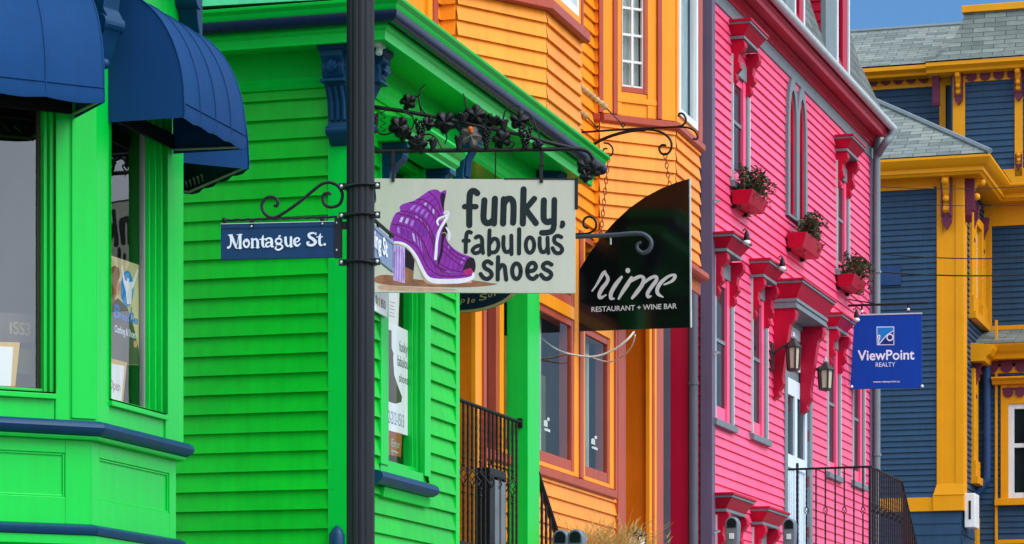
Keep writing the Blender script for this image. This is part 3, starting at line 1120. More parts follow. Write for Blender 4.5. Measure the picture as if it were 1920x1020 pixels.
m.build('pane', 'house_glass', w3)
m = MB(B2)
m.add([(f0 + .05 + (f1 - f0 - .1) * i / n, -.05 + .006 * sin(i * 1.7), z) for z in (zlo, zt2) for i in range(n + 1)], [(i, i + 1, n + 2 + i, n + 1 + i) for i in range(n)])
m.build('curtain', 'curtain', w3, smooth=60)
# underside of the far bay with its band
zbb = zb_bay
ol = [(-.02, zbb - .16), (.0, zbb - .16), (.0, zbb - .05), (.06, zbb - .04), (.075, zbb - .02), (.075, zbb + .02), (-.02, zbb + .05)]
m = MB(B2)
m.prof(0, B2E + .08, ol, -t45, 0)
m.W = B2C
m.prof(b2c0, 0, ol, 0, t45)
m.build('bay_band', 'rosewood', orange, bevel=.003)
m2 = MB(OM)
for pi_, plan in enumerate(([OM.P(-.05, -.1, 0), R1.P(r10, 0, 0), B1C.P(b1c0, 0, 0), B1.P(0, 0, 0), B1.P(B1E, 0, 0), B1.P(B1E, -.7, 0)],
             [R2.P(-.5, 0, 0), B2C.P(b2c0, 0, 0), B2.P(0, 0, 0), B2.P(B2E, 0, 0), B2.P(B2E, -.8, 0), R2.P(-.5, -.2, 0)])):
    m2 = MB(OM)
    k = len(m2.v)
    n = len(plan)
    zq_ = (ZB1 + .005, zbb)[pi_]
    m2.v += [(x, y, zq_ - (.02, .14)[pi_]) for x, y, _ in plan] + [(x, y, zq_ - .004) for x, y, _ in plan]
    m2.f += [tuple(range(k, k + n)), tuple(range(k + n, k + 2 * n))[::-1]] + [(k + i, k + (i + 1) % n, k + n + (i + 1) % n, k + n + i) for i in range(n)]
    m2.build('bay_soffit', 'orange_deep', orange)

# ---- lower front: restaurant windows on the main plane
ZL = gnd(OM, 3) - .3
sill_l = OM.z(1085, 905, .03)
wl0, wl1 = OM.a(1008), OM.a(1158)
# clapboard below the sill
m = MB(OM)
m.clap(1.2, OM.a(1152), ZL, sill_l - .03, ex=.1085, t=.018, zref=OM.z(1040, 960), seed=9)
m.box(1.0, OM.a(1152), -.1, -.003, ZL, sill_l)
m.build('lower_wall', 'orange', orange)
m = MB(OM)
m.prof(1.2, OM.a(1157, .04), [(-.05, sill_l - .04), (.03, sill_l - .04), (.045, sill_l - .03), (.045, sill_l + .03), (-.05, sill_l + .045)])
m.build('window_sill', 'rosewood', orange, bevel=.003)
ztr = OM.z(1015, 558, -.0)                           # transom bar
zhd = zb_bay + .10
def rest_window(g0, g1, tag_):
    """orange casing, rosewood sash, big pane, small transom above"""
    zb_ = sill_l + .045
    m = MB(OM)
    m.box(g0 - .10, g0, -.10, .015, zb_, zhd); m.box(g1, g1 + .13, -.10, .015, zb_, zhd)
    m.box(g0, g1, -.10, .01, zb_, zb_ + .035)
    m.box(g0, g1, -.10, .02, ztr - .05, ztr + .05)
    wn = m.build('window', 'orange_trim', orange, bevel=.003)
    m = MB(OM)
    for c0, c1 in ((zb_ + .035, ztr - .05), (ztr + .05, zhd)):
        m.box(g0, g0 + .045, -.10, .004, c0, c1); m.box(g1 - .06, g1, -.10, .008, c0, c1)
        m.box(g0 + .045, g1 - .06, -.10, .004, c0, c0 + .085); m.box(g0 + .045, g1 - .06, -.10, .004, c1 - .055, c1)
    m.build('sash', 'rosewood', wn, bevel=.004)
    m = MB(OM)
    m.quad((g0 + .04, -.012, zb_), (g1 - .05, -.012, zb_), (g1 - .05, -.012, zhd), (g0 + .04, -.012, zhd))
    m.build('pane', 'house_glass', wn)
    room(OM, wn, g0, g1, zb_ - .1, zhd, -.11, 1.6, 'room_dark')
    gw_ = g1 - g0
    for f0, f1, dep, mt, zt_q in ((.30, .52, -.16, 'drape_gold', ztr - .35), (.62, .74, -.13, 'curtain', ztr - .1), (.80, .97, -.22, 'drape_olive', ztr - .5), (.05, .22, -.25, 'drape_olive', ztr - .25)):
        mm = MB(OM)
        nn = 16
        x0_, x1_ = g0 + gw_ * f0 + dep * .0, g0 + gw_ * f1
        mm.add([(x0_ + (x1_ - x0_) * i / nn, dep + .02 * sin(i * 1.4), z) for z in (zb_, zt_q) for i in range(nn + 1)], [(i, i + 1, nn + 2 + i, nn + 1 + i) for i in range(nn)])
        mm.build('drape', mt, wn, smooth=60)
    px_, py_ = tag_
    for k_, (dx, dy, w_, h_) in enumerate(((-2, -8, 7, 12), (3, -15, 4, 6), (1, 4, 11, 5))):
        mm = MB(OM)
        a_0, z_0 = OM.at(px_ + dx - w_ / 2, py_ + dy, -.010); a_1, _ = OM.at(px_ + dx + w_ / 2, py_ + dy, -.010)
        hz = h_ / 2 * 24 / F
        mm.plate([(a_0, z_0 - hz), (a_1, z_0 - hz), (a_1, z_0 + hz * .7), (a_0 * .4 + a_1 * .6, z_0 + hz), (a_0, z_0 + hz * .5)], -.0105, -.009)
        mm.build('sticker', 'curtain', wn)
    return wn
gA = (1.52, OM.a(1074, .0))
gB = (OM.a(1094, .0), OM.a(1141, .0))
paint('drape_gold', srgb(190, 150, 60), rough=0.9, var=0.3, scale=3)
paint('drape_olive', srgb(92, 104, 62), rough=0.9, var=0.4, scale=3)
rest_window(*gA, (1025, 800)); rest_window(*gB, (1114, 834))
m = MB(OM)                                           # narrow strip between them: rosewood board and end-grain laps
c0, c1 = gA[1] + .13, gB[0] - .10
m.box(c0, c0 + .10, -.1, .03, sill_l + .045, zhd)
m.build('mullion_board', 'rosewood', orange, bevel=.003)
m = MB(OM); m.clap(c0 + .10, c1, sill_l + .045, zhd, ex=.1085, t=.018, zref=OM.z(1040, 960)); m.box(c0 + .10, c1, -.1, -.003, sill_l, zhd)
m.build('lower_wall', 'orange', orange)
m = MB(OM)                                           # rosewood corner at the doorway
d0 = OM.a(1152); d1 = OM.a(1166)
m.box(gB[1] + .13, d0, -.12, .03, sill_l + .02, zhd)
m.box(d0, d1, -.9, .036, ZL, zhd)
m.build('corner_board', 'rosewood', orange, bevel=.004)
m = MB(OM)
m.box(d1, d1 + .035, -.12, .02, ZL, zhd)
m.build('door_casing', 'orange_trim', orange, bevel=.003)
# doorway recess: its far jamb faces the viewer
d2 = OM.a(1216); d3 = OM.a(1238)
rec = .62
m = MB(OM)
m.box(d2 + .002, d2 + .06, -1.4, -.02, ZL, zhd)
m.box(d1 + .04, d2, -1.42, -1.36, ZL, zhd)
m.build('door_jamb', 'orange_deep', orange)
m = MB(OM)
m.box(d2 - .03, d2 + .06, -.02, .018, ZL, zhd)
m.box(d1 + .035, d2 - .03, -.10, .016, zhd - .36, zhd - .02)
m.build('door_casing', 'orange_trim', orange, bevel=.003)
m = MB(OM)
m.box(d2 + .06, d3, -.9, .03, ZL, zhd)
m.build('corner_board', 'rosewood', orange, bevel=.004)
m = MB(OM)
m.box(d2 + .10, d2 + .16, -.5, .036, ZL, zhd)
m.build('corner_board', 'orange_trim', orange, bevel=.004)
# left recess seen through the green porch
e0 = OM.a(888)
m = MB(OM)
m.box(e0, e0 + .02, -3.0, -.02, 1.2, zhd)
m.build('door_jamb', 'orange_deep', orange)  # shadowed side wall; its shade is put into the darker orange
m = MB(OM)
m.box(e0 + .0, OM.a(900), -.02, .015, 1.2, zhd)
m.build('door_casing', 'orange_trim', orange, bevel=.003)
m = MB(OM)
h0 = OM.a(900)
zlw = OM.z(920, 845, -.02)
h1 = 1.40
m.box(h0, h0 + .07, -.1, .03, 1.2, zhd)
m.box(h0 + .07, h1, -.1, .02, zlw - .08, zlw)
m.box(h1 - .06, h1, -.1, .01, zlw, zhd)
wn = m.build('window', 'rosewood', orange, bevel=.003)
m = MB(OM)
m.quad((h0 + .06, -.05, zlw), (h1 - .05, -.05, zlw), (h1 - .05, -.05, zhd), (h0 + .06, -.05, zhd))
m.build('pane', 'house_glass', wn)
room(OM, wn, h0 + .04, h1, zlw - .1, zhd, -.11, 1.0, 'room_dark')
m = MB(OM); m.clap(h0 + .07, 1.2, 1.2, zlw - .08, ex=.1085, t=.016, o=-.02)
m.build('lower_wall', 'orange', orange)
m = MB(OM)                                           # upper roof, above the frame
m.box(-1.1, 6.7, -6, .9, ZT, ZT + .3)
m.build('roof', 'slate_grey', orange)
# ------------------------------------------------------------------ the pink house
paint("pink", srgb(254, 92, 134), rough=0.34, board=0.06, var=0.08, bump=0.05, dirt=0.03, dirtcol=srgb(200, 90, 120), streak=.10)
paint("crimson", srgb(182, 4, 48), rough=0.42, var=0.08, bump=0.04, dirt=0.03, dirtcol=srgb(150, 30, 60))
paint("trim_grey", srgb(116, 128, 132), rough=0.45, var=0.08, bump=0.04, dirt=0.04)
paint("pale_grey", srgb(190, 200, 200), rough=0.4, var=0.08)
paint("plum_grey", srgb(104, 90, 112), rough=0.45, var=0.10, bump=0.04, dirt=0.05)
paint("dark_pane", srgb(28, 38, 41), rough=0.12, var=0.3, scale=1.0, bump=0.0, spec=0.10)
paint("door_white", srgb(214, 226, 236), rough=0.4, var=0.04)
paint("lamp_metal", srgb(64, 60, 58), rough=0.4, var=0.2, metal=0.3)
paint("lamp_pane", srgb(196, 184, 160), rough=0.25, var=0.15)
paint("leaf_olive", srgb(78, 92, 60), rough=0.6, var=0.3, scale=6)
paint("leaf_dry", srgb(120, 82, 66), rough=0.7, var=0.3, scale=6)
shingles("slate_pink_house", srgb(92, 98, 96), srgb(112, 116, 112), srgb(60, 66, 66))

TP = 17.8
PF = wall_px(1331, 28.0, TP)
PS = PF.sub(0, 0, TP + 90)
PEND = PF.a(1632)
pink = thing('pink_house', 'bright pink clapboard house with crimson window hoods and a slate mansard roof', 'house', PF.P(4, -3, gnd(PF, 4)))
EXP = .0925
ZPB = gnd(PF, 2) - .5
ZFR = 8.69
holes = []
jobs = []
def zz(px, py, o=0.0):
    return PF.z(px, py, o)
# windows: (px left, px right, top y at left, bottom y at left, recess, arch)
WINS = [('up', 1374, 1406, 100, 338), ('up3', 1570, 1593, 300, 505), ('l1', 1341, 1376, 478, 783), ('l2', 1411, 1440, 520, 812),
        ('l3', 1553, 1577, 618, 884), ('l4', 1600, 1622, 660, 900), ('b1', 1344, 1383, 965, 1090), ('b2', 1413, 1443, 988, 1100)]
wd = {}
for nme, p0, p1, y0, y1 in WINS:
    a0, a1 = PF.a(p0, .03), PF.a(p1, .03)
    wd[nme] = (a0, a1, zz(p0, y1, .03), zz(p0, y0, .03))
DA0, DA1 = PF.a(1473, .03), PF.a(1524, .03)
dz1 = zz(1490, 590)
AR0, AR1 = PF.a(1475, .03), PF.a(1512, .03)
azb, azt = zz(1476, 408), zz(1490, 158)
holes = [(v[0] + .02, v[1] - .02, v[2], v[3]) for v in wd.values()] + [(DA0 + .02, DA1 - .02, ZPB - .5, dz1 + .1), (AR0 + .04, AR1 - .04, azb, azt - .22)]
m = MB(PF)
m.clap(.02, PEND - .02, ZPB, ZFR + .02, ex=EXP, t=.019, zref=zz(1332, 831), holes=holes, seed=11)
m.build('front_wall', 'pink', pink)
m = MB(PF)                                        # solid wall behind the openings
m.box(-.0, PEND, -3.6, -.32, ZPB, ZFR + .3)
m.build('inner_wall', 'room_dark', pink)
m = MB(PS)
m.clap(-6, -.02, ZPB, ZFR, ex=EXP, t=.019, zref=zz(1332, 831), seed=12)
m.box(-6, -.30, -.3, -.003, ZPB, ZFR + .3)
m.build('side_wall', 'crimson', pink)  # pink house siding in shade; the shade is put into the crimson
m = MB(PS)
sa = lambda px: PS.a(px, .03)
m.box(sa(1313), .03, -.0, .03, ZPB, ZFR + .2)
m.build('corner_board', 'plum_grey', pink, bevel=.004)
m = MB(PF)
m.box(0.0, .09, -.0, .032, ZPB, ZFR)
m.build('corner_board', 'plum_grey', pink, bevel=.004)
m = MB(PF)
m.box(PEND - .14, PEND, -.2, .032, ZPB, ZFR)
m.build('corner_board', 'plum_grey', pink, bevel=.004)
m = MB(PS)
m.box(sa(1258), sa(1292), .0, .05, ZPB, zz(1340, 600))
m.build('side_panel', 'crimson', pink, bevel=.004)
m = MB(PS)
m.box(sa(1243), sa(1258), .0, .06, ZPB, ZFR)
m.build('side_board', 'grey_board', pink, bevel=.004)
m = MB(PS)
m.ring([(sa(1302), .06, ZPB), (sa(1302), .06, ZFR + .1)], .045, 10)
for z in (5.0, 6.4, 7.8):
    m.ring([(sa(1302), .06, z), (sa(1302), .06, z + .03)], .052, 10)
m.build('downpipe', 'grey_board', pink, smooth=40)
m = MB(PF)                                        # ringed clips on the corner board
for py in (380, 665, 1000):
    z = zz(1331, py)
    m.ring([(.02, .04, z), (.02, .09, z + .02), (.05, .05, z + .03)], .012, 6)
m.build('clip', 'pale_grey', pink, smooth=40)
# eaves
EA0, EA1 = -.05, PF.a(1680, .33)
m = MB(PF)
m.prof(0, PEND + .02, [(-.1, ZFR), (.022, ZFR), (.022, ZFR + .16), (-.1, ZFR + .16)])
m.build('frieze', 'trim_grey', pink, bevel=.003)
m = MB(PF)
m.prof(0, PEND + .03, [(-.1, ZFR + .13), (.03, ZFR + .13), (.04, ZFR + .145), (.04, ZFR + .165), (.06, ZFR + .18), (.06, ZFR + .20), (.085, ZFR + .22), (.085, ZFR + .245), (-.1, ZFR + .25)])
m.prof(EA0, EA1, [(-.1, ZFR + .245), (.195, ZFR + .235), (.195, ZFR + .215), (.215, ZFR + .215), (.22, ZFR + .265), (.228, ZFR + .275), (.238, ZFR + .30), (.238, ZFR + .345), (-.1, ZFR + .36)])
m.build('cornice', 'crimson', pink, smooth=30, bevel=.002)
m = MB(PF)
ga = [(.288 + .045 * sin(q), ZFR + .345 - .045 * cos(q)) for q in [rad(x) for x in range(-90, 95, 15)]]
m.prof(EA0, EA1 + .05, ga + [(.333, ZFR + .36), (.322, ZFR + .36), (.243, ZFR + .355)])
m.build('gutter', 'pale_grey', pink, smooth=35)
m = MB(PF)
q = PEND - .04
m.ring(crom([(EA1 - .04, .285, ZFR + .32), (EA1 - .05, .27, ZFR + .22), (EA1 - .12, .22, ZFR + .14), (q, .10, ZFR + .02), (q, .085, ZFR - .15), (q, .085, ZPB)], 5), .045, 10)
for py in (520, 700, 860):
    z = zz(1640, py)
    m.ring([(q, .085, z), (q, .085, z + .03)], .057, 10)
m.build('downpipe', 'trim_grey', pink, smooth=45)
# mansard roof with dormers
RZ, RH, IN = ZFR + .36, 3.2, .85
m = MB(PF)
c0, c1, o1 = -.02, PEND + .22, .235
MS = [(0, 0, 0), (.30, .10, .55), (.65, .22, 1.0), (1.2, .36, 1.25), (3.2, .85, 1.6)]      # (height, inset of the front, inset of the end)
for (h0, i0, e0_), (h1, i1, e1_) in zip(MS[:-1], MS[1:]):
    m.uvquad([(c0, o1 - i0, RZ + h0), (c1 - e0_, o1 - i0, RZ + h0), (c1 - e1_, o1 - i1, RZ + h1), (c0, o1 - i1, RZ + h1)], [(0, h0), (c1 - c0 - e0_, h0), (c1 - c0 - e1_, h1), (0, h1)])
    m.uvquad([(c1 - e0_, o1 - i0, RZ + h0), (c1 - e0_, -8, RZ + h0), (c1 - e1_, -8, RZ + h1), (c1 - e1_, o1 - i1, RZ + h1)], [(i0, h0), (8.2, h0), (8.2, h1), (i1, h1)])
    m.uvquad([(c0, -8, RZ + h0), (c0, o1 - i0, RZ + h0), (c0, o1 - i1, RZ + h1), (c0, -8, RZ + h1)], [(0, h0), (8.2, h0), (8.2, h1), (0, h1)])
h0, i0, e0_ = MS[-1]
m.uvquad([(c0, o1 - i0, RZ + h0), (c1 - e0_, o1 - i0, RZ + h0), (c1 - e0_, -8, RZ + h0), (c0, -8, RZ + h0)], [(0, 0), (7, 0), (7, 7), (0, 7)])
m.build('roof', 'slate_pink_house', pink)
m = MB(PF)
m.box(PEND - .02, PEND, -6, -.2, ZPB, ZFR + .3)
m.build('far_wall', 'pink', pink)
def dormer(p0, p1):
    od = .17
    a0, a1 = PF.a(p0, od), PF.a(p1, od)
    zb, zt = RZ + .06, RZ + 2.3
    m = MB(PF)
    m.box(a0, a1, od - 1.4, od - .06, zb, zt)
    m.W = PF.sub(a0, od - .06, TP + 90)
    m.clap(-1.3, -.0, zb, zt, ex=.11, t=.014)
    d = m.build('dormer', 'crimson', pink)
    m = MB(PF)
    w_ = a1 - a0
    m.box(a0 - .01, a0 + w_ * .46, od - .06, od, zb, zt)
    m.box(a1 - w_ * .10, a1 + .01, od - .06, od, zb, zt)
    m.box(a0 + w_ * .46, a1 - w_ * .10, od - .06, od - .02, zt - .3, zt)
    m.build('casing', 'trim_grey', d, bevel=.004)
    m = MB(PF)
    m.box(a0 + w_ * .46, a0 + w_ * .50, od - .06, od + .012, zb, zt)
    m.build('edge_bead', 'vinyl_white', d, bevel=.003)
    m = MB(PF)
    m.box(a1 - .02, a1 + .02, od - .06, od + .012, zb, zt)
    m.build('edge_bead', 'vinyl_white', d, bevel=.003)
    m = MB(PF)
    m.box(a1 - w_ * .30, a1 - w_ * .10, od - .06, od + .01, zb, zt)
    m.box(a0 + w_ * .50, a1 - w_ * .3, od - .06, od + .0, zb, zb + .16)
    m.build('sash', 'crimson', d, bevel=.003)
    m = MB(PF)
    m.box(a0 + w_ * .50, a1 - w_ * .30, od - .06, od - .03, zb + .16, zt - .3)
    m.build('pane', 'dark_pane', d)
    m = MB(PF)
    m.frustum(a0 - .15, a1 + .15, od - 1.6, od + .15, zt, a0, a1, od - 1.6, od, zt + .2)
    m.build('dormer_roof', 'slate_pink_house', d)
dormer(1474, 1507)
dormer(1549, 1591)

# window hoods and windows
def hood(win, a0, a1, zt, d=.22, h=.15, bh=.43, bd=.15, bw=.11, big=False, br=None):
    m = MB(PF)
    m.box(a0 - .09, a1 + .09, -.01, d, zt - .025, zt)
    m.frustum(a0 + .0, a1 - .0, -.01, d - .10, zt - h, a0 - .065, a1 + .065, -.01, d - .025, zt - .048)
    hd = m.build('hood', 'crimson', win, bevel=.004)
    m = MB(PF)
    m.box(a0 - .078, a1 + .078, -.01, d - .012, zt - .048, zt - .025)
    if big:
        m.box(a0 - .02, a1 + .02, -.01, d - .085, zt - h - .035, zt - h)
        m.box(a0 - .012, a1 + .012, -.01, d - .10, zt - h - .07, zt - h - .035)
        m.box(a0 - .02, a1 + .02, -.01, d - .09, zt - h - .10, zt - h - .07)
        zb = zt - h - .10
    else:
        m.box(a0 - .015, a1 + .015, -.01, d - .088, zt - h - .03, zt - h)
        zb = zt - h - .03
    m.build('hood_trim', 'trim_grey', hd, bevel=.003)
    for ac in br or (a0 + bw / 2 + .0, a1 - bw / 2 - .0):
        m = MB(PF)
        if big:
            o = [(0, zb), (bd, zb), (bd * 1.06, zb - .05), (bd, zb - .12), (bd * .8, zb - .16), (bd * .62, zb - bh * .45), (bd * .45, zb - bh * .75), (bd * .5, zb - bh * .82), (bd * .3, zb - bh * .9), (bd * .34, zb - bh * .95), (.0, zb - bh)]
        else:
            o = [(0, zb), (bd * .9, zb), (bd, zb - .03), (bd, zb - .07), (bd * .84, zb - .11), (bd * .62, zb - .14), (bd * .55, zb - bh * .48), (bd * .66, zb - bh * .56), (bd * .68, zb - bh * .64),
                 (bd * .36, zb - bh * .76), (bd * .46, zb - bh * .84), (bd * .40, zb - bh * .90), (bd * .18, zb - bh), (0, zb - bh)]
        m.prof(ac - bw / 2, ac + bw / 2, o)
        m.build('hood_bracket', 'crimson', hd, bevel=.004)
    return zb

def pink_window(k, hd=None, sill=True, curtain=False):
    a0, a1, z0, z1 = wd[k]
    cw = .095
    m = MB(PF)
    m.box(a0, a0 + cw, -.14, .02, z0, z1); m.box(a1 - cw, a1, -.14, .03, z0, z1)
    m.box(a0 + cw, a1 - cw, -.14, .024, z1 - .16, z1)
    w_ = m.build('window', 'trim_grey', pink, bevel=.004)
    for q0_, q1_ in ((a0 - .004, a0 + .022), (a1 - .022, a1 + .004)):   # pale edge bead along the casings
        m = MB(PF)
        m.box(q0_, q1_, .0, .036, z0, z1)
        m.build('edge_bead', 'pale_grey', w_)
    b0, b1 = a0 + cw, a1 - cw
    m = MB(PF)
    m.box(b0, b0 + .03, -.12, -.006, z0, z1 - .16); m.box(b1 - .10, b1, -.12, .012, z0, z1 - .16)
    m.box(b0 + .03, b1 - .10, -.12, -.006, z0, z0 + .14); m.box(b0 + .03, b1 - .10, -.12, -.006, z1 - .24, z1 - .16)
    m.build('sash', 'pink', w_, bevel=.004)
    m = MB(PF)
    m.box(b0 + .03, b1 - .10, -.14, -.02, z0 + .14, z1 - .24)
    m.build('pane', 'dark_pane', w_)
    m = MB(PF)
    zm = (z0 + z1) / 2
    m.box(b0 + .03, b1 - .10, -.12, -.008, zm - .018, zm + .018)
    m.build('meeting_rail', 'trim_grey', w_, bevel=.002)
    if sill:
        m = MB(PF)
        m.prof(a0 - .06, a1 + .06, [(-.02, z0 - .07), (.06, z0 - .07), (.065, z0 - .01), (-.02, z0 + .012)])
        m.build('sill', 'trim_grey', w_, bevel=.003)
    if hd:
        px0, px1, yt, dd = hd
        h0, h1 = a0 - .10, PF.a(px1, dd)
        hood(w_, h0 + .09, h1 - .09, PF.z(px0, yt, dd), d=dd, br=(a0 + .055, a1 - .055))
    return w_
pink_window('up', (1414, 1442, 38, .24))
pink_window('up3', (1601, 1626, 250, .24))
pink_window('l1', (1371, 1411, 428, .24))
pink_window('l2', (1439, 1475, 478, .24))
pink_window('l3', (1579, 1606, 583, .22))
pink_window('l4', None)
pink_window('b1', (1378, 1419, 923, .22), sill=False)
pink_window('b2', (1445, 1482, 949, .22), sill=False)
# the twin pointed window
def lancet(a0, a1, z0, z1, n=9):
    """pointed-arch outline, anticlockwise from the lower left"""
    w_ = a1 - a0
    zs_ = z1 - w_ * 1.25
    L_, R_ = [], []
    for i in range(n + 1):
        t = i / n
        q = t * pi / 2
        R_.append((a1 - w_ / 2 * (1 - cos(q)), zs_ + (z1 - zs_) * sin(q) ** .92))
    L_ = [(a0 + a1 - a, z) for a, z in R_[:-1]][::-1]
    return [(a0, z0), (a1, z0)] + R_ + L_
mid = (AR0 + AR1) / 2
m = MB(PF)
def arch_ring(m, a0, a1, z0, z1, t, o0, o1):
    outer = lancet(a0, a1, z0, z1)
    inner = lancet(a0 + t, a1 - t, z0 + t * .3, z1 - t * 1.3)
    n = len(outer)
    m.add([(a, o0, z) for a, z in outer] + [(a, o1, z) for a, z in outer] + [(a, o0, z) for a, z in inner] + [(a, o1, z) for a, z in inner],
          [f for i in range(n) for j in ((i + 1) % n,) for f in ((n + i, n + j, 3 * n + j, 3 * n + i), (i, n + i, n + j, j), (2 * n + i, 2 * n + j, 3 * n + j, 3 * n + i))])
arch_ring(m, AR0, mid + .02, azb, azt, .10, -.1, .05)
arch_ring(m, mid - .02, AR1, azb, azt - .0, .10, -.1, .047)
aw = m.build('arched_window', 'trim_grey', pink, bevel=.003)
m = MB(PF)
arch_ring(m, AR0 + .09, mid - .07, azb, azt - .12, .075, -.1, .022)
arch_ring(m, mid + .07, AR1 - .09, azb, azt - .12, .075, -.1, .022)
m.build('sash', 'crimson', aw, bevel=.003)
for a0, a1 in ((AR0 + .15, mid - .13), (mid + .13, AR1 - .15)):
    m = MB(PF)
    zt_ = azt - .55
    m.plate(lancet(a0, a1, azb, azt - .20), -.06, -.012)
    m.build('arch_panel', 'crimson', aw)
    m = MB(PF)
    m.box(a0, a1, -.02, -.004, azb + .02, zt_ - .12)
    m.build('pane', 'dark_pane', aw)

# door under its big hood
m = MB(PF)
m.box(DA0, DA0 + .12, -.22, .03, ZPB, dz1); m.box(DA1 - .12, DA1, -.22, .03, ZPB, dz1)
m.box(DA0 + .12, DA1 - .12, -.22, .028, dz1 - .14, dz1)
zt0 = zz(1490, 690); zt1 = zz(1490, 606)
m.box(DA0 + .12, DA1 - .12, -.18, -.02, zt0 - .13, zt0 - .02)
dr = m.build('doorway', 'trim_grey', pink, bevel=.004)
b0, b1 = DA0 + .12, DA1 - .12
m = MB(PF)
m.box(b0, b0 + .10, -.16, .000, zt0 - .02, dz1 - .14); m.box(b1 - .10, b1, -.16, .000, zt0 - .02, dz1 - .14)
m.box(b0 + .1, b1 - .1, -.16, .000, zt0 - .02, zt0 + .09); m.box(b0 + .1, b1 - .1, -.16, .000, dz1 - .26, dz1 - .14)
m.build('transom', 'door_white', dr, bevel=.004)
m = MB(PF)
m.box(b0 + .1, b1 - .1, -.16, -.03, zt0 + .09, dz1 - .26)
m.build('transom_pane', 'dark_pane', dr)
zd1 = zt0 - .13
zg = zz(1490, 855)
bm_ = (b0 + b1) / 2
m = MB(PF)
for p, q in ((b0, b0 + .11), (bm_ - .06, bm_ + .06), (b1 - .11, b1)):
    m.box(p, q, -.16, -.006, ZPB, zd1)
m.box(b0 + .11, bm_ - .06, -.16, -.006, zd1 - .18, zd1); m.box(bm_ + .06, b1 - .11, -.16, -.006, zd1 - .18, zd1)
for p, q in ((b0 + .11, bm_ - .06), (bm_ + .06, b1 - .11)):
    m.box(p, q, -.16, -.006, zg - .14, zg)
    m.box(p, q, -.16, -.03, ZPB, zg - .14)
    for k in range(1, 4):
        m.box(p + (q - p) * k / 4 - .008, p + (q - p) * k / 4 + .008, -.16, -.015, ZPB, zg - .14)
m.build('door', 'door_white', dr, bevel=.004)
m = MB(PF)
for p, q in ((b0 + .11, bm_ - .06), (bm_ + .06, b1 - .11)):
    m.box(p, q, -.16, -.03, zg, zd1 - .18)
m.build('door_pane', 'dark_pane', dr)
for py in (735, 820, 905, 1000):
    z = zz(1520, py)
    m = MB(PF)
    m.box(b1 - .005, b1 + .03, -.02, .012, z - .06, z + .06)
    m.build('hinge', 'rose_dark', dr)
hood(dr, PF.a(1504, .34) + .09, PF.a(1566, .34) - .09, PF.z(1504, 520, .34), d=.36, h=.20, bh=.95, bd=.24, bw=.13, big=True)
m = MB(PF)                                         # stone step and landing carried by the wall
zl = zz(1478, 878) - 1.02
m.box(DA0 - .25, PF.a(1690, .86) + .1, .0, .9, ZPB - .3, zl)
m.build('landing', 'concrete', pink, bevel=.01)
# ------------------------------------------------------------------ the blue and yellow house
paint("blue", srgb(40, 72, 100), rough=0.45, board=0.08, var=0.10, bump=0.04, dirt=0.03, streak=.14)
paint("yellow", srgb(232, 154, 4), rough=0.42, var=0.06, bump=0.03, streak=.03)
paint("plum", srgb(104, 42, 66), rough=0.5, var=0.1)
paint("blue_pipe", srgb(36, 66, 112), rough=0.4)
shingles("roof_shingle", srgb(96, 106, 102), srgb(130, 136, 130), srgb(64, 72, 72), bw=.40, rh=.15)
TU = 17.0
UF = wall_px(1803, 50.0, TU)                       # street face
US = UF.sub(0, 0, TU + 90)                         # side facing the viewer
blue = thing('blue_house', 'dark blue clapboard house with yellow pilasters, plum brackets and shingled roofs', 'house', UF.P(2, -3, gnd(UF, 2)))
EXU = .098
ZUB = gnd(UF, 0) - .4
zbase = US.z(1780, 958); zbt = US.z(1780, 932); zfr0 = US.z(1700, 357); zfr1 = US.z(1700, 331)
ua = lambda px, o=0.0: US.a(px, o)
m = MB(US)
m.clap(-9, ua(1756), zbt, zfr0, ex=EXU, t=.024, seed=21)
m.box(-9, 0, -.2, -.004, ZUB, zfr1 + .3)
m.clap(-9, 0, ZUB, zbase, ex=.19, t=.016, seed=22)
m.build('side_wall', 'blue', blue)
m = MB(US)
m.box(-9, ua(1752), -.01, .04, zbase, zbt); m.box(ua(1750), .05, -.01, .07, zbase, zbt + .03)
m.build('water_table', 'yellow', blue, bevel=.006)
m = MB(US)
p0, p1 = ua(1757), .0
m.box(p0, p1, -.01, .03, zbt, zfr1)
m.box(p0, p0 + .10, .03, .045, zbt, zfr1); m.box(p1 - .10, p1 + .045, .03, .045, zbt, zfr1)
m.frustum(p0 - .06, p1 + .06, -.01, .08, zbt + .03, p0, p1 + .04, -.01, .046, zbt + .22)
m.build('pilaster', 'yellow', blue, bevel=.005)
m = MB(UF)
m.box(0, .34, -.01, .045, zbt, zfr1)
m.build('pilaster', 'yellow', blue, bevel=.005)
m = MB(US)
m.box(-9, .03, -.01, .04, zfr0 + .03, zfr1 + .25); m.box(-9, ua(1752), -.01, .055, zfr0, zfr0 + .05)
m.build('frieze', 'yellow', blue, bevel=.005)
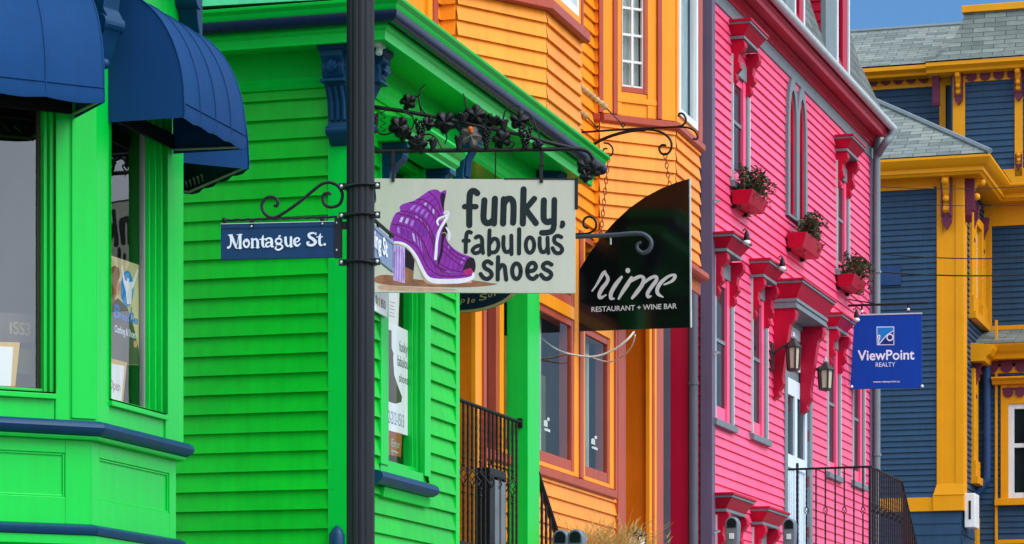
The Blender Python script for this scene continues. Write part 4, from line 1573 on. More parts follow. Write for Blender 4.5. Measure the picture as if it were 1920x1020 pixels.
# street face
FE = UF.a(1852)
m = MB(UF)
z0u = UF.z(1820, 600); z0l = UF.z(1820, 900)
u1 = (UF.a(1816), UF.a(1842), UF.z(1816, 583), UF.z(1816, 395))
u2 = (UF.a(1820), UF.a(1843), UF.z(1820, 893), UF.z(1820, 690))
m.clap(.34, FE, zbt, zfr1, ex=EXU, t=.024, holes=[u1, u2], seed=23)
m.box(.0, FE, -.5, -.3, ZUB, zfr1 + .2)
m.clap(.0, FE, ZUB, zbase, ex=.19, t=.016)
m.build('front_wall', 'blue', blue)
m = MB(UF)
m.box(0.02, FE, -.01, .05, zbase, zbt)
m.build('water_table', 'yellow', blue, bevel=.005)
m = MB(UF)
zbd = UF.z(1830, 968)
m.box(UF.a(1827), UF.a(1832), -.02, .06, ZUB, zbase); m.box(UF.a(1845), UF.a(1850), -.02, .06, ZUB, zbase)
m.build('basement_frame', 'yellow', blue, bevel=.005)
def blue_window(v, hooded):
    a0, a1, z0, z1 = v
    cw = (a1 - a0) * .30
    m = MB(UF)
    m.box(a0, a0 + cw, -.1, .07, z0, z1); m.box(a1 - cw, a1, -.1, .07, z0, z1); m.box(a0 + cw, a1 - cw, -.1, .07, z1 - .15, z1)
    m.box(a0 - .05, a1 + .05, -.1, .14, z0 - .13, z0)
    m.box(a0 - .03, a0 + cw + .03, .0, .10, z0, z0 + .28); m.box(a1 - cw - .03, a1 + .03, .0, .10, z0, z0 + .28)
    w_ = m.build('window', 'yellow', blue, bevel=.006)
    m = MB(UF)
    b0, b1 = a0 + cw, a1 - cw
    zm = (z0 + z1) / 2 - .1
    m.box(b0, b0 + .07, -.1, -.02, z0, z1 - .15); m.box(b1 - .07, b1, -.1, -.02, z0, z1 - .15)
    m.box(b0 + .07, b1 - .07, -.1, -.02, zm - .05, zm + .05); m.box(b0 + .07, b1 - .07, -.1, -.02, z0, z0 + .09)
    m.build('sash', 'vinyl_white', w_, bevel=.004)
    m = MB(UF)
    m.box(b0 + .07, b1 - .07, -.1, -.05, z0 + .05, z1 - .15)
    m.build('pane', 'dark_pane', w_)
    for ac in (a0 + cw / 2, a1 - cw / 2):
        m = MB(UF)
        console(m, ac - .07, ac + .07, z1 + .12, .70, .16)
        m.build('bracket', 'plum', w_, bevel=.004)
    if hooded:
        m = MB(UF)
        m.prof(a0 - .12, a1 + .12, [(-.02, z1 + .1), (.26, z1 + .1), (.28, z1 + .18), (.34, z1 + .22), (.40, z1 + .32), (.42, z1 + .38), (-.02, z1 + .42)])
        m.build('hood', 'yellow', w_, bevel=.005)
blue_window(u1, False)
blue_window(u2, True)
# ornate consoles under the eaves
def ornate(W, ac, zt, h, d, w_=.2, parent=None, edge='plum'):
    m = MB(W)
    console(m, ac - w_ * .32, ac + w_ * .32, zt, h * .78, d)
    m.ball(ac, d * .9, zt - h * .2, w_ * .36, 10); m.ball(ac, d * .62, zt - h * .5, w_ * .32, 10)
    b = m.build('bracket', 'yellow', blue, bevel=.004, smooth=50)
    m = MB(W)
    m.box(ac - w_ * .5, ac - w_ * .33, 0.0, d * .55, zt - h * .8, zt - h * .12); m.box(ac + w_ * .33, ac + w_ * .5, 0.0, d * .55, zt - h * .8, zt - h * .12)
    m.plate([(ac - w_ * .5, zt - h * .74), (ac - w_ * .46, zt - h * .9), (ac, zt - h * 1.04), (ac + w_ * .46, zt - h * .9), (ac + w_ * .5, zt - h * .74)], .0, d * .35)
    m.build('bracket_side', edge, b, bevel=.004)
ornate(US.sub(0, .045, TU + 90), ua(1777), zfr1 + .02, .95, .30, .18)
ornate(UF.sub(0, .045, TU), .17, zfr1 + .02, .80, .30, .2)
ornate(UF.sub(0, .045, TU), FE - .25, zfr1 - .05, .8, .28, .18)
# main eaves: mitred round the corner, then returning along the wing
zev = US.z(1760, 330, .35)
OV = .50
col = [(-.1, zev + .02), (OV - .14, zev), (OV - .10, zev + .05), (OV - .08, zev + .05), (OV - .08, zev + .12), (OV, zev + .16), (OV + .06, zev + .25), (OV + .06, zev + .29), (-.1, zev + .33)]
m = MB(US)
m.prof(-9, 0, col, 0, 1)
m.W = UF
LW = UF.a(1890, OV) + OV
m.prof(0, LW, col, -1, -1)
UW = UF.sub(LW, 0, TU + 90)                        # wing facing the viewer
m.W = UW
m.prof(0, 6, col, 1, 0)
m.build('cornice', 'yellow', blue, smooth=30, bevel=.004)
ztop = zev + .31
# hipped shingle roof over the side
E = (OV + .06, OV + .06)
k = 4.6
zh = US.z(1632, 185, -k)
kk = None
for i in range(400):
    k = .02 * i
    a_, o_ = OV + .06 - k, OV + .06 - k
    x, y, _ = US.P(a_, o_, 0)
    if x / y * F + 960 < 1632:
        break
zh = CZ + (HZ - 186) / F * y
m = MB(US)
sl_ = math.hypot(k, zh - ztop)
m.uvquad([(-9, E[1], ztop), (E[0], E[1], ztop), (E[0] - k, E[1] - k, zh), (-9, E[1] - k, zh)], [(0, 0), (9.5, 0), (9.5 - k, sl_), (0, sl_)])
m.uvquad([(E[0], E[1], ztop), (E[0], -9, ztop), (E[0] - k, -9, zh), (E[0] - k, E[1] - k, zh)], [(0, 0), (9.5, 0), (9.5, sl_), (k, sl_)])
m.build('roof', 'roof_shingle', blue)
m = MB(US)
m.ring([(E[0], E[1], ztop + .02), (E[0] - k, E[1] - k, zh + .02)], .05, 6)
m.build('hip_cap', 'trim_grey', blue)
# wing wall facing the viewer
wa = lambda px, o=0.0: UW.a(px, o)
wz = lambda py, o=0.0: UW.z(1885, py, o)
m = MB(UW)
m.clap(.02, 6, wz(612), zev, ex=EXU * 1.05, t=.024, seed=25)
m.box(-.3, 6, -.3, -.004, ZUB, zev + .3)
m.build('wing_wall', 'blue', blue)
m = MB(UW)
m.box(-.02, wa(1860), -.01, .05, wz(622), zev); m.box(wa(1860), 6, -.01, .05, wz(622), wz(611)); m.box(wa(1860), 6, -.01, .05, wz(424), zev + .02)
m.build('wing_trim', 'yellow', blue, bevel=.005)
# its ground-floor projection
WL = UW.sub(0, .9, TU + 90)
la = lambda px, o=0.0: WL.a(px, o)
lz = lambda py, o=0.0: WL.z(1890, py, o)
m = MB(WL)
m.clap(-.2, 6, ZUB, lz(700), ex=EXU * 1.05, t=.024, holes=[(la(1876), 6, lz(945), lz(712))], seed=26)
m.box(-.3, 6, -.9, -.35, ZUB, lz(690))
m.box(-.25, 0, -.9, 0, ZUB, lz(690))
m.build('annex_wall', 'blue', blue)
m = MB(WL)
m.prof(-.3, 6, [(-.9, lz(676)), (.26, lz(676)), (.28, lz(668)), (.34, lz(662)), (.40, lz(652)), (.40, lz(648)), (-.9, lz(646))])
m.box(-.2, 6, -.1, .04, lz(700), lz(688))
m.build('annex_cornice', 'yellow', blue, bevel=.004)
m = MB(WL)
m.uvquad([(-.3, .42, lz(648)), (6, .42, lz(648)), (6, -.9, lz(648) + .42), (-.3, -.9, lz(648) + .42)], [(0, 0), (6.3, 0), (6.3, 1.4), (0, 1.4)])
m.build('annex_roof', 'roof_shingle', blue)
def scallops(W, a0, a1, zt, r, o, parent=blue):
    m = MB(W)
    n = max(1, int((a1 - a0) / (r * 2.3)))
    st = (a1 - a0) / n
    m.box(a0, a1, o - .02, o, zt - r * .45, zt)
    for i in range(n):
        c = a0 + (i + .5) * st
        m.plate([(c + r * cos(q), zt - r * .9 + r * sin(q)) for q in [2 * pi * j / 12 for j in range(12)]], o + .003, o + .02)
    m.build('scallop_frieze', 'plum', parent)
scallops(WL, -.1, 6, lz(677), .11, .05)
m = MB(WL)                                         # window of the annex
x0, x1, y0_, y1_ = la(1877), la(1925), lz(935), lz(722)
m.box(x0, x0 + .13, -.1, .06, y0_, y1_); m.box(x1, x1 + .13, -.1, .06, y0_, y1_); m.box(x0, x1, -.1, .05, lz(758), y1_)
m.prof(x0 - .10, x1 + .2, [(-.05, lz(948)), (.12, lz(948)), (.12, y0_), (-.05, y0_)])
m.prof(x0 - .14, x1 + .3, [(-.05, y1_), (.14, y1_), (.18, lz(716)), (.26, lz(712)), (.26, lz(709)), (-.05, lz(708))])
w_ = m.build('window', 'yellow', blue, bevel=.005)
m = MB(WL)
x0 += .13
m.box(x0, x0 + .10, -.08, .02, y0_, lz(758)); m.box(x0 + .1, x1, -.08, .02, lz(840), lz(832)); m.box(x0 + .1, x1, -.08, .02, y0_, y0_ + .10); m.box(x0 + .1, x1, -.08, .02, lz(758) - .09, lz(758))
m.build('sash', 'vinyl_white', w_, bevel=.005)
m = MB(WL)
m.box(x0 + .1, x1, -.08, -.03, y0_, lz(758))
m.build('pane', 'dark_pane', w_)
scallops(WL, x0 - .1, x1, lz(728), .09, .07, w_)
m = MB(WL)
m.box(la(1866), la(1871), .0, .05, lz(1015), lz(600)); m.box(la(1866), 6, .0, .05, lz(1020), lz(1012))
m.build('annex_trim', 'yellow', blue, bevel=.004)
m = MB(WL)
q = la(1852)
m.ring(crom([(q, .12, lz(684)), (q, .12, lz(880)), (q - .05, .12, lz(905)), (q - .22, .12, lz(930)), (q - .25, .12, lz(960)), (q - .25, .12, ZUB)], 5), .07, 10)
m.build('downpipe', 'blue_pipe', blue, smooth=50)
# upper tower behind the hipped roof
UT = wall_px(1774, 55.0, TU + 90)
ta = lambda px, o=0.0: UT.a(px, o)
tz = lambda py, o=0.0, px=1700: UT.z(px, py, o)
zt1 = tz(146); zt0_ = tz(163)
zlow = tz(420)
m = MB(UT)
m.clap(-9, 0, zlow, zt0_, ex=.115, t=.024, seed=27)
m.box(-9, .4, -4, -.004, zlow, tz(120))
m.build('tower_wall', 'blue', blue)
m = MB(UT)
m.box(ta(1762), ta(1774), -.01, .05, zlow, zt0_); m.box(-9, .1, -.01, .05, zt0_ - .03, zt0_ + .03); m.box(-9, .2, -.01, .03, zt0_ + .03, tz(128))
m.build('tower_trim', 'yellow', blue, bevel=.005)
scallops(UT, -6, ta(1768), tz(140), .10, .06)
UB = UT.sub(ta(1786, .55), .75, TU + 90)           # its projecting bay
ba = lambda px, o=0.0: UB.a(px, o)
bz = lambda py, o=0.0: UB.z(1855, py, o)
m = MB(UB)
m.clap(.05, 4, bz(322), bz(150), ex=.115, t=.024, seed=28)
m.box(0, 4, -1.5, -.004, bz(420), bz(120))
m.build('tower_bay', 'blue', blue)
m = MB(UB)
for p0, p1 in ((1789, 1810), (1903, 1918)):
    m.box(ba(p0), ba(p1), -.01, .05, bz(335), bz(140))
m.box(ba(1810), 4, -.01, .05, bz(152), bz(128)); m.box(ba(1810), 4, -.01, .05, bz(350), bz(320))
m.box(ba(1789) - .02, ba(1789), -.7, .05, bz(335), bz(140))
m.build('tower_trim', 'yellow', blue, bevel=.005)
scallops(UB, ba(1810), 3, bz(133), .10, .06)
for px in (1799, 1911):
    ornate(UB.sub(0, .05, TU + 90), ba(px), bz(130), .62, .26, .15)
ornate(UB.sub(0, .05, TU + 90), ba(1911), bz(290), .3, .1, .12)
m = MB(UB)
g_ = UB.sub(0, 0, TU)
console(m, -.34, -.2, bz(132), .6, .1)
m.W = UB
m.build('bracket', 'plum', blue)
# tower cornice and bell-shaped shingle roof
ze = tz(140, .5)
col2 = lambda z, d: [(-.1, z), (d - .12, z), (d - .1, z + .05), (d, z + .10), (d, z + .17), (-.1, z + .2)]
m = MB(UT)
m.prof(-9, ta(1757, .5), col2(ze, .5))
m.W = UB
zeb = bz(127, .45)
m.prof(-.4, 4, col2(zeb, .45))
m.build('cornice', 'yellow', blue, bevel=.004)
m = MB(UT)
H = tz(55, -2.0) - ze - .2
n = 8
prev = None
pr = [(.5 - 2.4 * (i / n) ** 1.0, ze + .2 + H * (i / n) ** 1.15) for i in range(n + 1)]
for i in range(n):
    (oa, za), (ob, zb_) = pr[i], pr[i + 1]
    m.uvquad([(-10, oa, za), (1.5, oa, za), (1.5, ob, zb_), (-10, ob, zb_)], [(0, i * .33), (11.5, i * .33), (11.5, i * .33 + .33), (0, i * .33 + .33)])
m.build('roof', 'roof_shingle', blue)
m = MB(UT)
m.ring([(-10, pr[-1][0], pr[-1][1]), (1.5, pr[-1][0], pr[-1][1])], .05, 6)
m.build('ridge_cap', 'trim_grey', blue)
m = MB(UB)
zt_ = bz(44, -1.1)
n = 10
W0 = 3.2
def ringpts(f):
    ins = .66 * f ** .55                           # flaring skirt that steepens upward
    z = zeb + .19 + (zt_ - zeb - .19) * f ** 1.1
    return ins, z
for i in range(n):
    (ia, za), (ib, zb_) = ringpts(i / n), ringpts((i + 1) / n)
    v0, v1 = i * .17, i * .17 + .17
    L0, R0 = -.42, 3.6
    d0 = .47
    m.uvquad([(L0 + ia, d0 - ia, za), (R0 - ia, d0 - ia, za), (R0 - ib, d0 - ib, zb_), (L0 + ib, d0 - ib, zb_)], [(L0 + ia, v0), (R0 - ia, v0), (R0 - ib, v1), (L0 + ib, v1)])
    m.uvquad([(L0 + ia, -3, za), (L0 + ia, d0 - ia, za), (L0 + ib, d0 - ib, zb_), (L0 + ib, -3, zb_)], [(0, v0), (3.5 - ia, v0), (3.5 - ib, v1), (0, v1)])
    m.uvquad([(R0 - ia, d0 - ia, za), (R0 - ia, -3, za), (R0 - ib, -3, zb_), (R0 - ib, d0 - ib, zb_)], [(0, v0), (3.5 - ia, v0), (3.5 - ib, v1), (0, v1)])
m.build('tower_roof', 'roof_shingle', blue)
ib, zb_ = ringpts(1)
m = MB(UB)
m.box(-.42 + ib - .06, 3.6 - ib + .06, -3, .47 - ib + .06, zb_, zb_ + .13)
m.build('roof_rim', 'yellow', blue, bevel=.01)
m = MB(US)                                          # louvred vent and meter box
m.box(ua(1645), ua(1690), .0, .05, US.z(1660, 536), US.z(1660, 500))
m.build('vent', 'blue_pipe', blue, bevel=.005)
m = MB(UF)
m.box(UF.a(1804), UF.a(1812), .04, .22, UF.z(1806, 990), UF.z(1806, 926))
mb_ = m.build('meter_box', 'vinyl_white', blue, bevel=.01)
m = MB(UF)
m.box(UF.a(1804) - .006, UF.a(1804), .11, .15, UF.z(1806, 975), UF.z(1806, 940))
m.build('slot', 'iron', mb_)
# ------------------------------------------------------------------ the lamp post with its street signs
paint("sign_cream", srgb(190, 189, 172), rough=0.55, var=0.06, bump=0.03, dirt=0.16, dirtcol=srgb(150, 152, 128), streak=.05)
paint("brush_dark", srgb(32, 42, 45), rough=0.7, spec=0.15, var=0.12, bump=0)
paint("shoe_purple", srgb(142, 46, 164), rough=0.5, spec=0.2, var=0.22, scale=14, bump=0, streak=.0)
paint("shoe_line", srgb(92, 14, 74), rough=0.5, spec=0.2, var=0.1, bump=0)
paint("shoe_lilac", srgb(196, 172, 226), rough=0.5, var=0.25, scale=18, bump=0)
paint("shoe_mauve", srgb(166, 112, 212), rough=0.5, var=0.3, scale=18, bump=0)
paint("shoe_deep", srgb(112, 40, 160), rough=0.5, var=0.3, scale=18, bump=0)
paint("shoe_white", srgb(232, 226, 236), rough=0.5, var=0.06, bump=0)
paint("shoe_black", srgb(34, 20, 34), rough=0.5, spec=0.2, var=0.2, bump=0)
paint("shoe_magenta", srgb(176, 34, 112), rough=0.5, bump=0)
paint("shoe_brown", srgb(150, 100, 72), rough=0.6, var=0.35, scale=12, bump=0)
paint("shoe_tan", srgb(196, 158, 128), rough=0.6, var=0.3, scale=12, bump=0)
paint("sign_navy", srgb(18, 58, 98), rough=0.4, spec=0.2, var=0.10, bump=0.02)
paint("letter_white", srgb(226, 234, 244), rough=0.5, var=0.02, bump=0)
paint("king_blue", srgb(120, 134, 164), rough=0.35, var=0.1, bump=0.02)
paint("rime_black", (0.004, 0.005, 0.006), rough=0.03, var=0.1, bump=0, spec=0.55)
paint("rime_letter", srgb(206, 206, 206), rough=0.5, var=0.02, bump=0)
paint("bead_wood", srgb(188, 166, 120), rough=0.7, var=0.25, scale=30)
paint("rust", srgb(150, 84, 50), rough=0.7, var=0.3, scale=30)
paint("rust_leaf", srgb(96, 92, 84), rough=0.6, var=0.4, scale=40, dirt=0.9, dirtcol=srgb(150, 64, 34))
paint("gold", srgb(150, 140, 90), rough=0.5)
paint("oval_navy", srgb(10, 26, 44), rough=0.4)
paint("orange_red", srgb(206, 90, 30), rough=0.5)
paint("view_blue", srgb(0, 62, 160), rough=0.5, spec=0.2, var=0.04, bump=0)
paint("logo_sky", srgb(24, 128, 206), rough=0.4, bump=0)
paint("logo_navy", srgb(20, 44, 122), rough=0.4, bump=0)
paint("cable_white", srgb(226, 220, 206), rough=0.5)
paint("bulb", srgb(240, 240, 236), rough=0.2)

def tr(W, pts, ox, oy, sc, o, wk=1.0):
    """points traced in a zoomed crop -> wall coordinates; the third value is a stroke width"""
    out = []
    for p in pts:
        a, z = W.at(ox + p[0] / sc, oy + p[1] / sc, o)
        if len(p) > 2:
            Y = W.y + a * W.d[1]
            out.append((a, z, p[2] / sc * Y / F * wk))
        else:
            out.append((a, z))
    return out
def ell(cx, cy, rx, ry, n=18, a0=0.0, a1=2 * pi):
    return [(cx + rx * cos(a0 + (a1 - a0) * i / n), cy + ry * sin(a0 + (a1 - a0) * i / n)) for i in range(n + 1)]
def wd_(pts, w):
    return [(x, y, w) for x, y in pts]

PX, PYD = 676, 15.2
pole_x, pole_y = (PX - 960) / F * PYD, PYD
LP = Wall(pole_x, pole_y, 98.0)                      # plane of the blue street sign, through the post's axis
zg = 0.08 * (pole_x * sin(rad(TH)) + pole_y * cos(rad(TH)))
post = thing('lamp_post', 'black fluted lamp post with clamp bands, standing at the street corner', 'lamp post', (pole_x, pole_y, zg))
m = MB(LP)
n = 48
R0 = .0725
def flut(r, j):
    return r * (1 - .09 * max(0, cos(2 * pi * j / n * 12)))
zs_ = [zg, zg + .5, zg + .55, 8.2]
for (za, ra_), (zb_, rb_) in zip([(zg + .55, R0 * 1.02), (4.2, R0)], [(4.2, R0), (8.2, R0 * .985)]):
    k = len(m.v)
    for z, r in ((za, ra_), (zb_, rb_)):
        for j in range(n):
            rr = flut(r, j)
            m.v.append(LP.P(rr * cos(2 * pi * j / n), rr * sin(2 * pi * j / n), z))
    for j in range(n):
        j2 = (j + 1) % n
        m.f.append((k + j, k + j2, k + n + j2, k + n + j))
m.build('shaft', 'pole_black', post, smooth=50)
m = MB(LP)
m.lathe(0, 0, [(.19, zg), (.19, zg + .12), (.15, zg + .18), (.13, zg + .4), (.10, zg + .5), (.085, zg + .56)], 20)
m.build('base', 'pole_black', post, smooth=40)
m = MB(LP)
m.lathe(0, 0, [(.06, 8.2), (.12, 8.25), (.10, 8.3), (.16, 8.4), (.22, 8.8), (.14, 9.0), (.03, 9.15)], 16)
m.build('lantern', 'lamp_pane', post, smooth=40)
for py, tilt in ((346, .006), (401, .004), (489, -.004)):
    z = CZ + (HZ - py) / F * (pole_y - .07)
    m = MB(LP)
    m.ring([(.077 * cos(q), .077 * sin(q), z + tilt * cos(q)) for q in [2 * pi * i / 28 for i in range(28)]], .0175, 8, closed=True, flat=.45)
    m.box(-.108, -.062, .02, .034, z - .017, z + .017)
    m.box(.062, .108, .02, .034, z - .017, z + .017)
    b = m.build('clamp_band', 'pole_black', post, smooth=50)
    for sx in (-1, 1):
        m = MB(LP)
        m.ball(sx * .094, .036, z, .0105, 8)
        m.build('bolt', 'bolt', b, smooth=60)

# Montague St.
zt_l = LP.at(414, 420, .0); zb_l = LP.at(414, 488, .0); zt_r = LP.at(628, 415, .0); zb_r = LP.at(628, 483, .0)
ms = thing('street_sign', 'navy street name sign with white lettering under a scrolled iron arm', 'street sign', LP.P(zt_l[0], 0, zb_l[1]))
m = MB(LP)
m.plate([(zb_l[0], zb_l[1]), (zb_r[0], zb_r[1]), (zt_r[0], zt_r[1]), (zt_l[0], zt_l[1])], -.006, .0)
pl = m.build('plate', 'sign_navy', ms)
m = MB(LP)
def band(y0, y1, o0, o1):
    p = [LP.at(414.5, y1), LP.at(628, y1 - 5), LP.at(628, y0 - 5), LP.at(414.5, y0)]
    m.plate(p, o0, o1)
band(420.5, 429, .0, .004); band(478, 487.5, .0, .004)
m.build('edge_fold', 'sign_navy', pl, bevel=.0015)
m = MB(LP)
p = [LP.at(414, 420.6), LP.at(628, 415.6), LP.at(628, 414.8), LP.at(414, 419.8)]
m.plate(p, -.008, .006)
m.build('top_edge', 'letter_white', pl)
m = MB(LP)
mont = [
    [(188, 287, 14), (216, 304, 28), (226, 380, 28), (214, 452, 24), (184, 474, 40)],
    [(232, 292, 34), (266, 385, 42), (300, 474, 26)], [(302, 470, 13), (324, 380, 11), (344, 290, 14)],
    [(362, 285, 40), (362, 380, 40), (362, 478, 42)], [(312, 281, 10), (392, 277, 12)], [(306, 484, 12), (388, 480, 12)], [(182, 285, 12), (245, 281, 14)],
    wd_(ell(456, 410, 40, 56, 20, -2.2, 4.2), 30), [(436, 372, 18), (462, 384, 20), (460, 366, 12)],
    [(545, 345, 34), (545, 410, 38), (545, 470, 36)], [(560, 362, 16), (598, 345, 30), (624, 385, 40), (624, 470, 38)], [(520, 474, 12), (570, 472, 12)], [(600, 473, 12), (650, 470, 12)], [(522, 345, 10), (548, 343, 12)],
    [(708, 288, 10), (700, 340, 36), (700, 425, 40), (716, 462, 26), (742, 456, 10)], [(655, 352, 16), (744, 345, 18)],
    [(752, 362, 26), (780, 332, 24), (828, 346, 34), (836, 400, 40), (836, 452, 36), (866, 460, 14)], [(826, 392, 16), (770, 402, 28), (748, 435, 30), (770, 462, 26), (815, 444, 16)],
    wd_(ell(940, 376, 44, 38, 18), 28), [(940, 336, 14), (950, 298, 22), (968, 302, 18)], [(905, 425, 22), (976, 432, 22), (996, 470, 28), (940, 508, 26), (892, 488, 26), (908, 456, 16)],
    [(1045, 322, 34), (1046, 400, 40), (1074, 452, 28), (1112, 432, 16)], [(1125, 318, 36), (1125, 456, 40)], [(1020, 326, 10), (1050, 322, 12)], [(1125, 458, 14), (1152, 456, 10)],
    [(1182, 396, 16), (1236, 378, 18), (1248, 345, 26), (1215, 327, 22), (1180, 360, 38), (1182, 415, 40), (1220, 446, 30), (1266, 412, 14)],
    [(1502, 272, 16), (1450, 254, 26), (1396, 274, 38), (1402, 312, 42), (1460, 350, 48), (1492, 394, 48), (1450, 436, 38), (1386, 430, 38), (1368, 396, 26), (1396, 388, 18)], [(1500, 248, 12), (1500, 284, 12)],
    [(1568, 264, 10), (1556, 310, 36), (1553, 395, 40), (1570, 438, 30), (1604, 430, 10)], [(1512, 316, 16), (1596, 312, 16)],
    [(1630, 424, 40), (1631, 426, 40)]]
for i, s in enumerate(mont):
    m.ribbon(tr(LP, s, 405, 405, 8.0, .0045 + .0001 * i), .0045 + .0001 * i, smooth=6)
m.build('lettering', 'letter_white', pl)
m = MB(LP)                                            # bracket plate at the post
a0, z0 = LP.at(627, 484, .006); a1, z1 = LP.at(641, 408, .006)
m.box(a0, a1, -.012, .008, z0, z1)
m.box(a1, -.06, -.008, .004, z1 - .06, z1 - .02)
m.build('end_plate', 'pole_black', ms, bevel=.002)
m = MB(LP)
for px, py in ((631.5, 418), (631.5, 469), (471.5, 424.5), (604.5, 419.5)):
    a, z = LP.at(px, py, .01)
    m = MB(LP)
    m.ball(a, .011, z, .0065, 8)
    m.build('rivet', 'bolt', ms, smooth=60)
m = MB(LP)                                            # twisted rod with a ball, hangers and the S-scroll
rod = [LP.at(421 + (632 - 421) * i / 60, 413 - 6.5 * i / 60) for i in range(61)]
m.ring([(a, .002 * cos(i * 1.1), z + .002 * sin(i * 1.1)) for i, (a, z) in enumerate(rod)], .0068, 7)
m.ball(rod[0][0], 0, rod[0][1], .0155, 10)
for px in (472, 604):
    a, z = LP.at(px, 413 - (px - 421) * .03)
    m.box(a - .012, a + .012, -.004, .004, z - .035, z)
m.build('rod', 'pole_black', ms, smooth=50)
m = MB(LP)
scr = [(514, 385), (519, 386), (521, 378), (516, 371), (506, 369), (496, 374), (491, 385), (494, 397), (503, 406), (514, 408), (526, 403), (556, 383), (590, 355), (604, 345), (617, 342), (630, 346), (639, 356), (642, 368), (638, 381), (629, 387), (617, 388), (608, 382), (605, 372), (608, 364), (616, 362), (620, 365)]
m.ring(crom([(a, 0, z) for a, z in [LP.at(*p) for p in scr]], 5), .0085, 8)
m.build('scroll', 'pole_black', ms, smooth=60)

# King St, end-on
LK = Wall(pole_x, pole_y, 9.0)
kr = LK.a(737.5, .03)
ks = thing('street_sign', 'greyish blue street name sign turned edge-on behind the lamp post', 'street sign', LK.P(.3, .03, LK.z(730, 510, .03)))
def kz(px, py): return LK.z(px, py, .03)
zt_, zb_ = kz(737, 452), kz(737, 511)
m = MB(LK)
m.box(.08, kr, .020, .030, zb_, zt_)
pl = m.build('plate', 'king_blue', ks)
m = MB(LK)
m.box(.08, kr, .030, .034, zt_ - .022, zt_); m.box(.08, kr, .030, .034, zb_, zb_ + .022); m.box(kr - .012, kr, .030, .034, zb_ + .022, zt_ - .022)
m.build('edge_fold', 'king_blue', pl, bevel=.0015)
m = MB(LK)
t1 = LK.a(727, .036)
write(m, "King St", .085, t1, zb_ + .055, .088, .0355, bold=.03)
m.build('lettering', 'letter_white', pl)
m = MB(LK)
m.ring([(.07, .025, zt_ + .03), (kr + .01, .025, zt_ + .03)], .010, 8)
for a in (kr * .45, kr * .92):
    m.box(a - .012, a + .012, .02, .03, zt_, zt_ + .03)
m.ring(crom([(.09, .025, zt_ + .05), (.12, .025, zt_ + .16), (.2, .025, zt_ + .2), (.24, .025, zt_ + .14), (.19, .025, zt_ + .11)], 5), .0085, 8)
m.ring(crom([(.09, .025, zt_ + .18), (.12, .025, zt_ + .28), (.095, .025, zt_ + .36)], 4), .0085, 8)
m.build('rod', 'iron', ks, smooth=50)

# ------------------------------------------------------------------ the shoe shop's hanging sign with its vine bracket
SW = GF.sub(.22, .03, 88.0)
s0, s1 = SW.a(700), SW.a(1079)
szt, szb = SW.z(1079, 337), SW.z(1079, 550)
shoe = thing('hanging_sign', 'cream hanging sign with a painted purple ankle boot and dark brush lettering', 'shop sign', SW.P((s0 + s1) / 2, 0, szb))
m = MB(SW)
m.box(s0, s1, -.02, .0, szb, szt)
pl = m.build('board', 'sign_cream', shoe, bevel=.002)
m = MB(SW)
m.box(SW.a(945), s1 + .004, -.024, .004, szt - .001, szt + .008)
m.box(s1 - .004, s1 + .016, -.026, .006, SW.z(1085, 392), szt + .012)
m.build('corner_iron', 'iron', shoe, bevel=.002)
paint_l = [0]
def stroke_set(name, mat, sets, ox, oy, sc, smooth=6, wk=1.0):
    m = MB(SW)
    paint_l[0] += 1
    for i_, s in enumerate(sets):
        o = .0004 + .00006 * paint_l[0] + .000004 * (i_ % 12)
        m.ribbon(tr(SW, s, ox, oy, sc, o, wk), o, smooth=smooth)
    return m.build(name, mat, pl)
def fill(name, mat, polys, ox, oy, sc, smooth=0):
    m = MB(SW)
    paint_l[0] += 1
    for p in polys:
        o = .0004 + .00006 * paint_l[0]
        q = crom(p, smooth, True) if smooth else p
        k = m.add([(a, o, z) for a, z in tr(SW, q, ox, oy, sc, o)], [tuple(range(len(q)))])
    return m.build(name, mat, pl)
q = 4.855
fill('painted_ground', 'shoe_brown', [[(20, 870), (120, 850), (300, 880), (520, 905), (760, 915), (900, 900), (1060, 925), (1130, 935), (1000, 955), (800, 965), (560, 962), (300, 952), (150, 945), (20, 920)]], 700, 340, q, 3)
fill('painted_ground', 'shoe_tan', [[(60, 945), (260, 955), (520, 970), (700, 978), (760, 992), (520, 1000), (260, 996), (60, 985)]], 700, 340, q, 3)
fill('painted_heel', 'shoe_lilac', [[(184, 578), (292, 606), (286, 928), (180, 900)]], 700, 340, q)
fill('painted_heel', 'shoe_black', [[(288, 600), (340, 650), (376, 720), (368, 820), (286, 780)]], 700, 340, q)
fill('painted_heel', 'shoe_brown', [[(286, 776), (368, 816), (362, 900), (286, 928)]], 700, 340, q)
stroke_set('painted_heel', 'shoe_purple', [[(212, 590, 5), (208, 900, 5)], [(236, 596, 8), (232, 908, 6)], [(262, 602, 6), (258, 916, 5)], [(196, 640, 9), (192, 880, 4)], [(276, 650, 5), (272, 900, 5)]], 700, 340, q, 0)
fill('painted_boot', 'shoe_purple', [[(248, 268), (238, 238), (262, 210), (330, 188), (392, 165), (450, 124), (500, 90), (550, 73), (590, 80), (610, 98), (640, 84), (660, 80), (664, 110), (648, 190), (642, 260), (650, 320), (668, 400), (662, 470), (672, 540), (720, 600), (800, 655), (890, 688), (922, 720), (930, 770), (918, 830), (890, 862), (820, 882), (700, 892), (560, 888), (508, 870), (468, 810), (430, 740), (390, 664), (340, 604), (280, 568), (196, 552), (155, 480), (150, 430), (165, 370), (190, 310), (214, 284)]], 700, 340, q, 3)
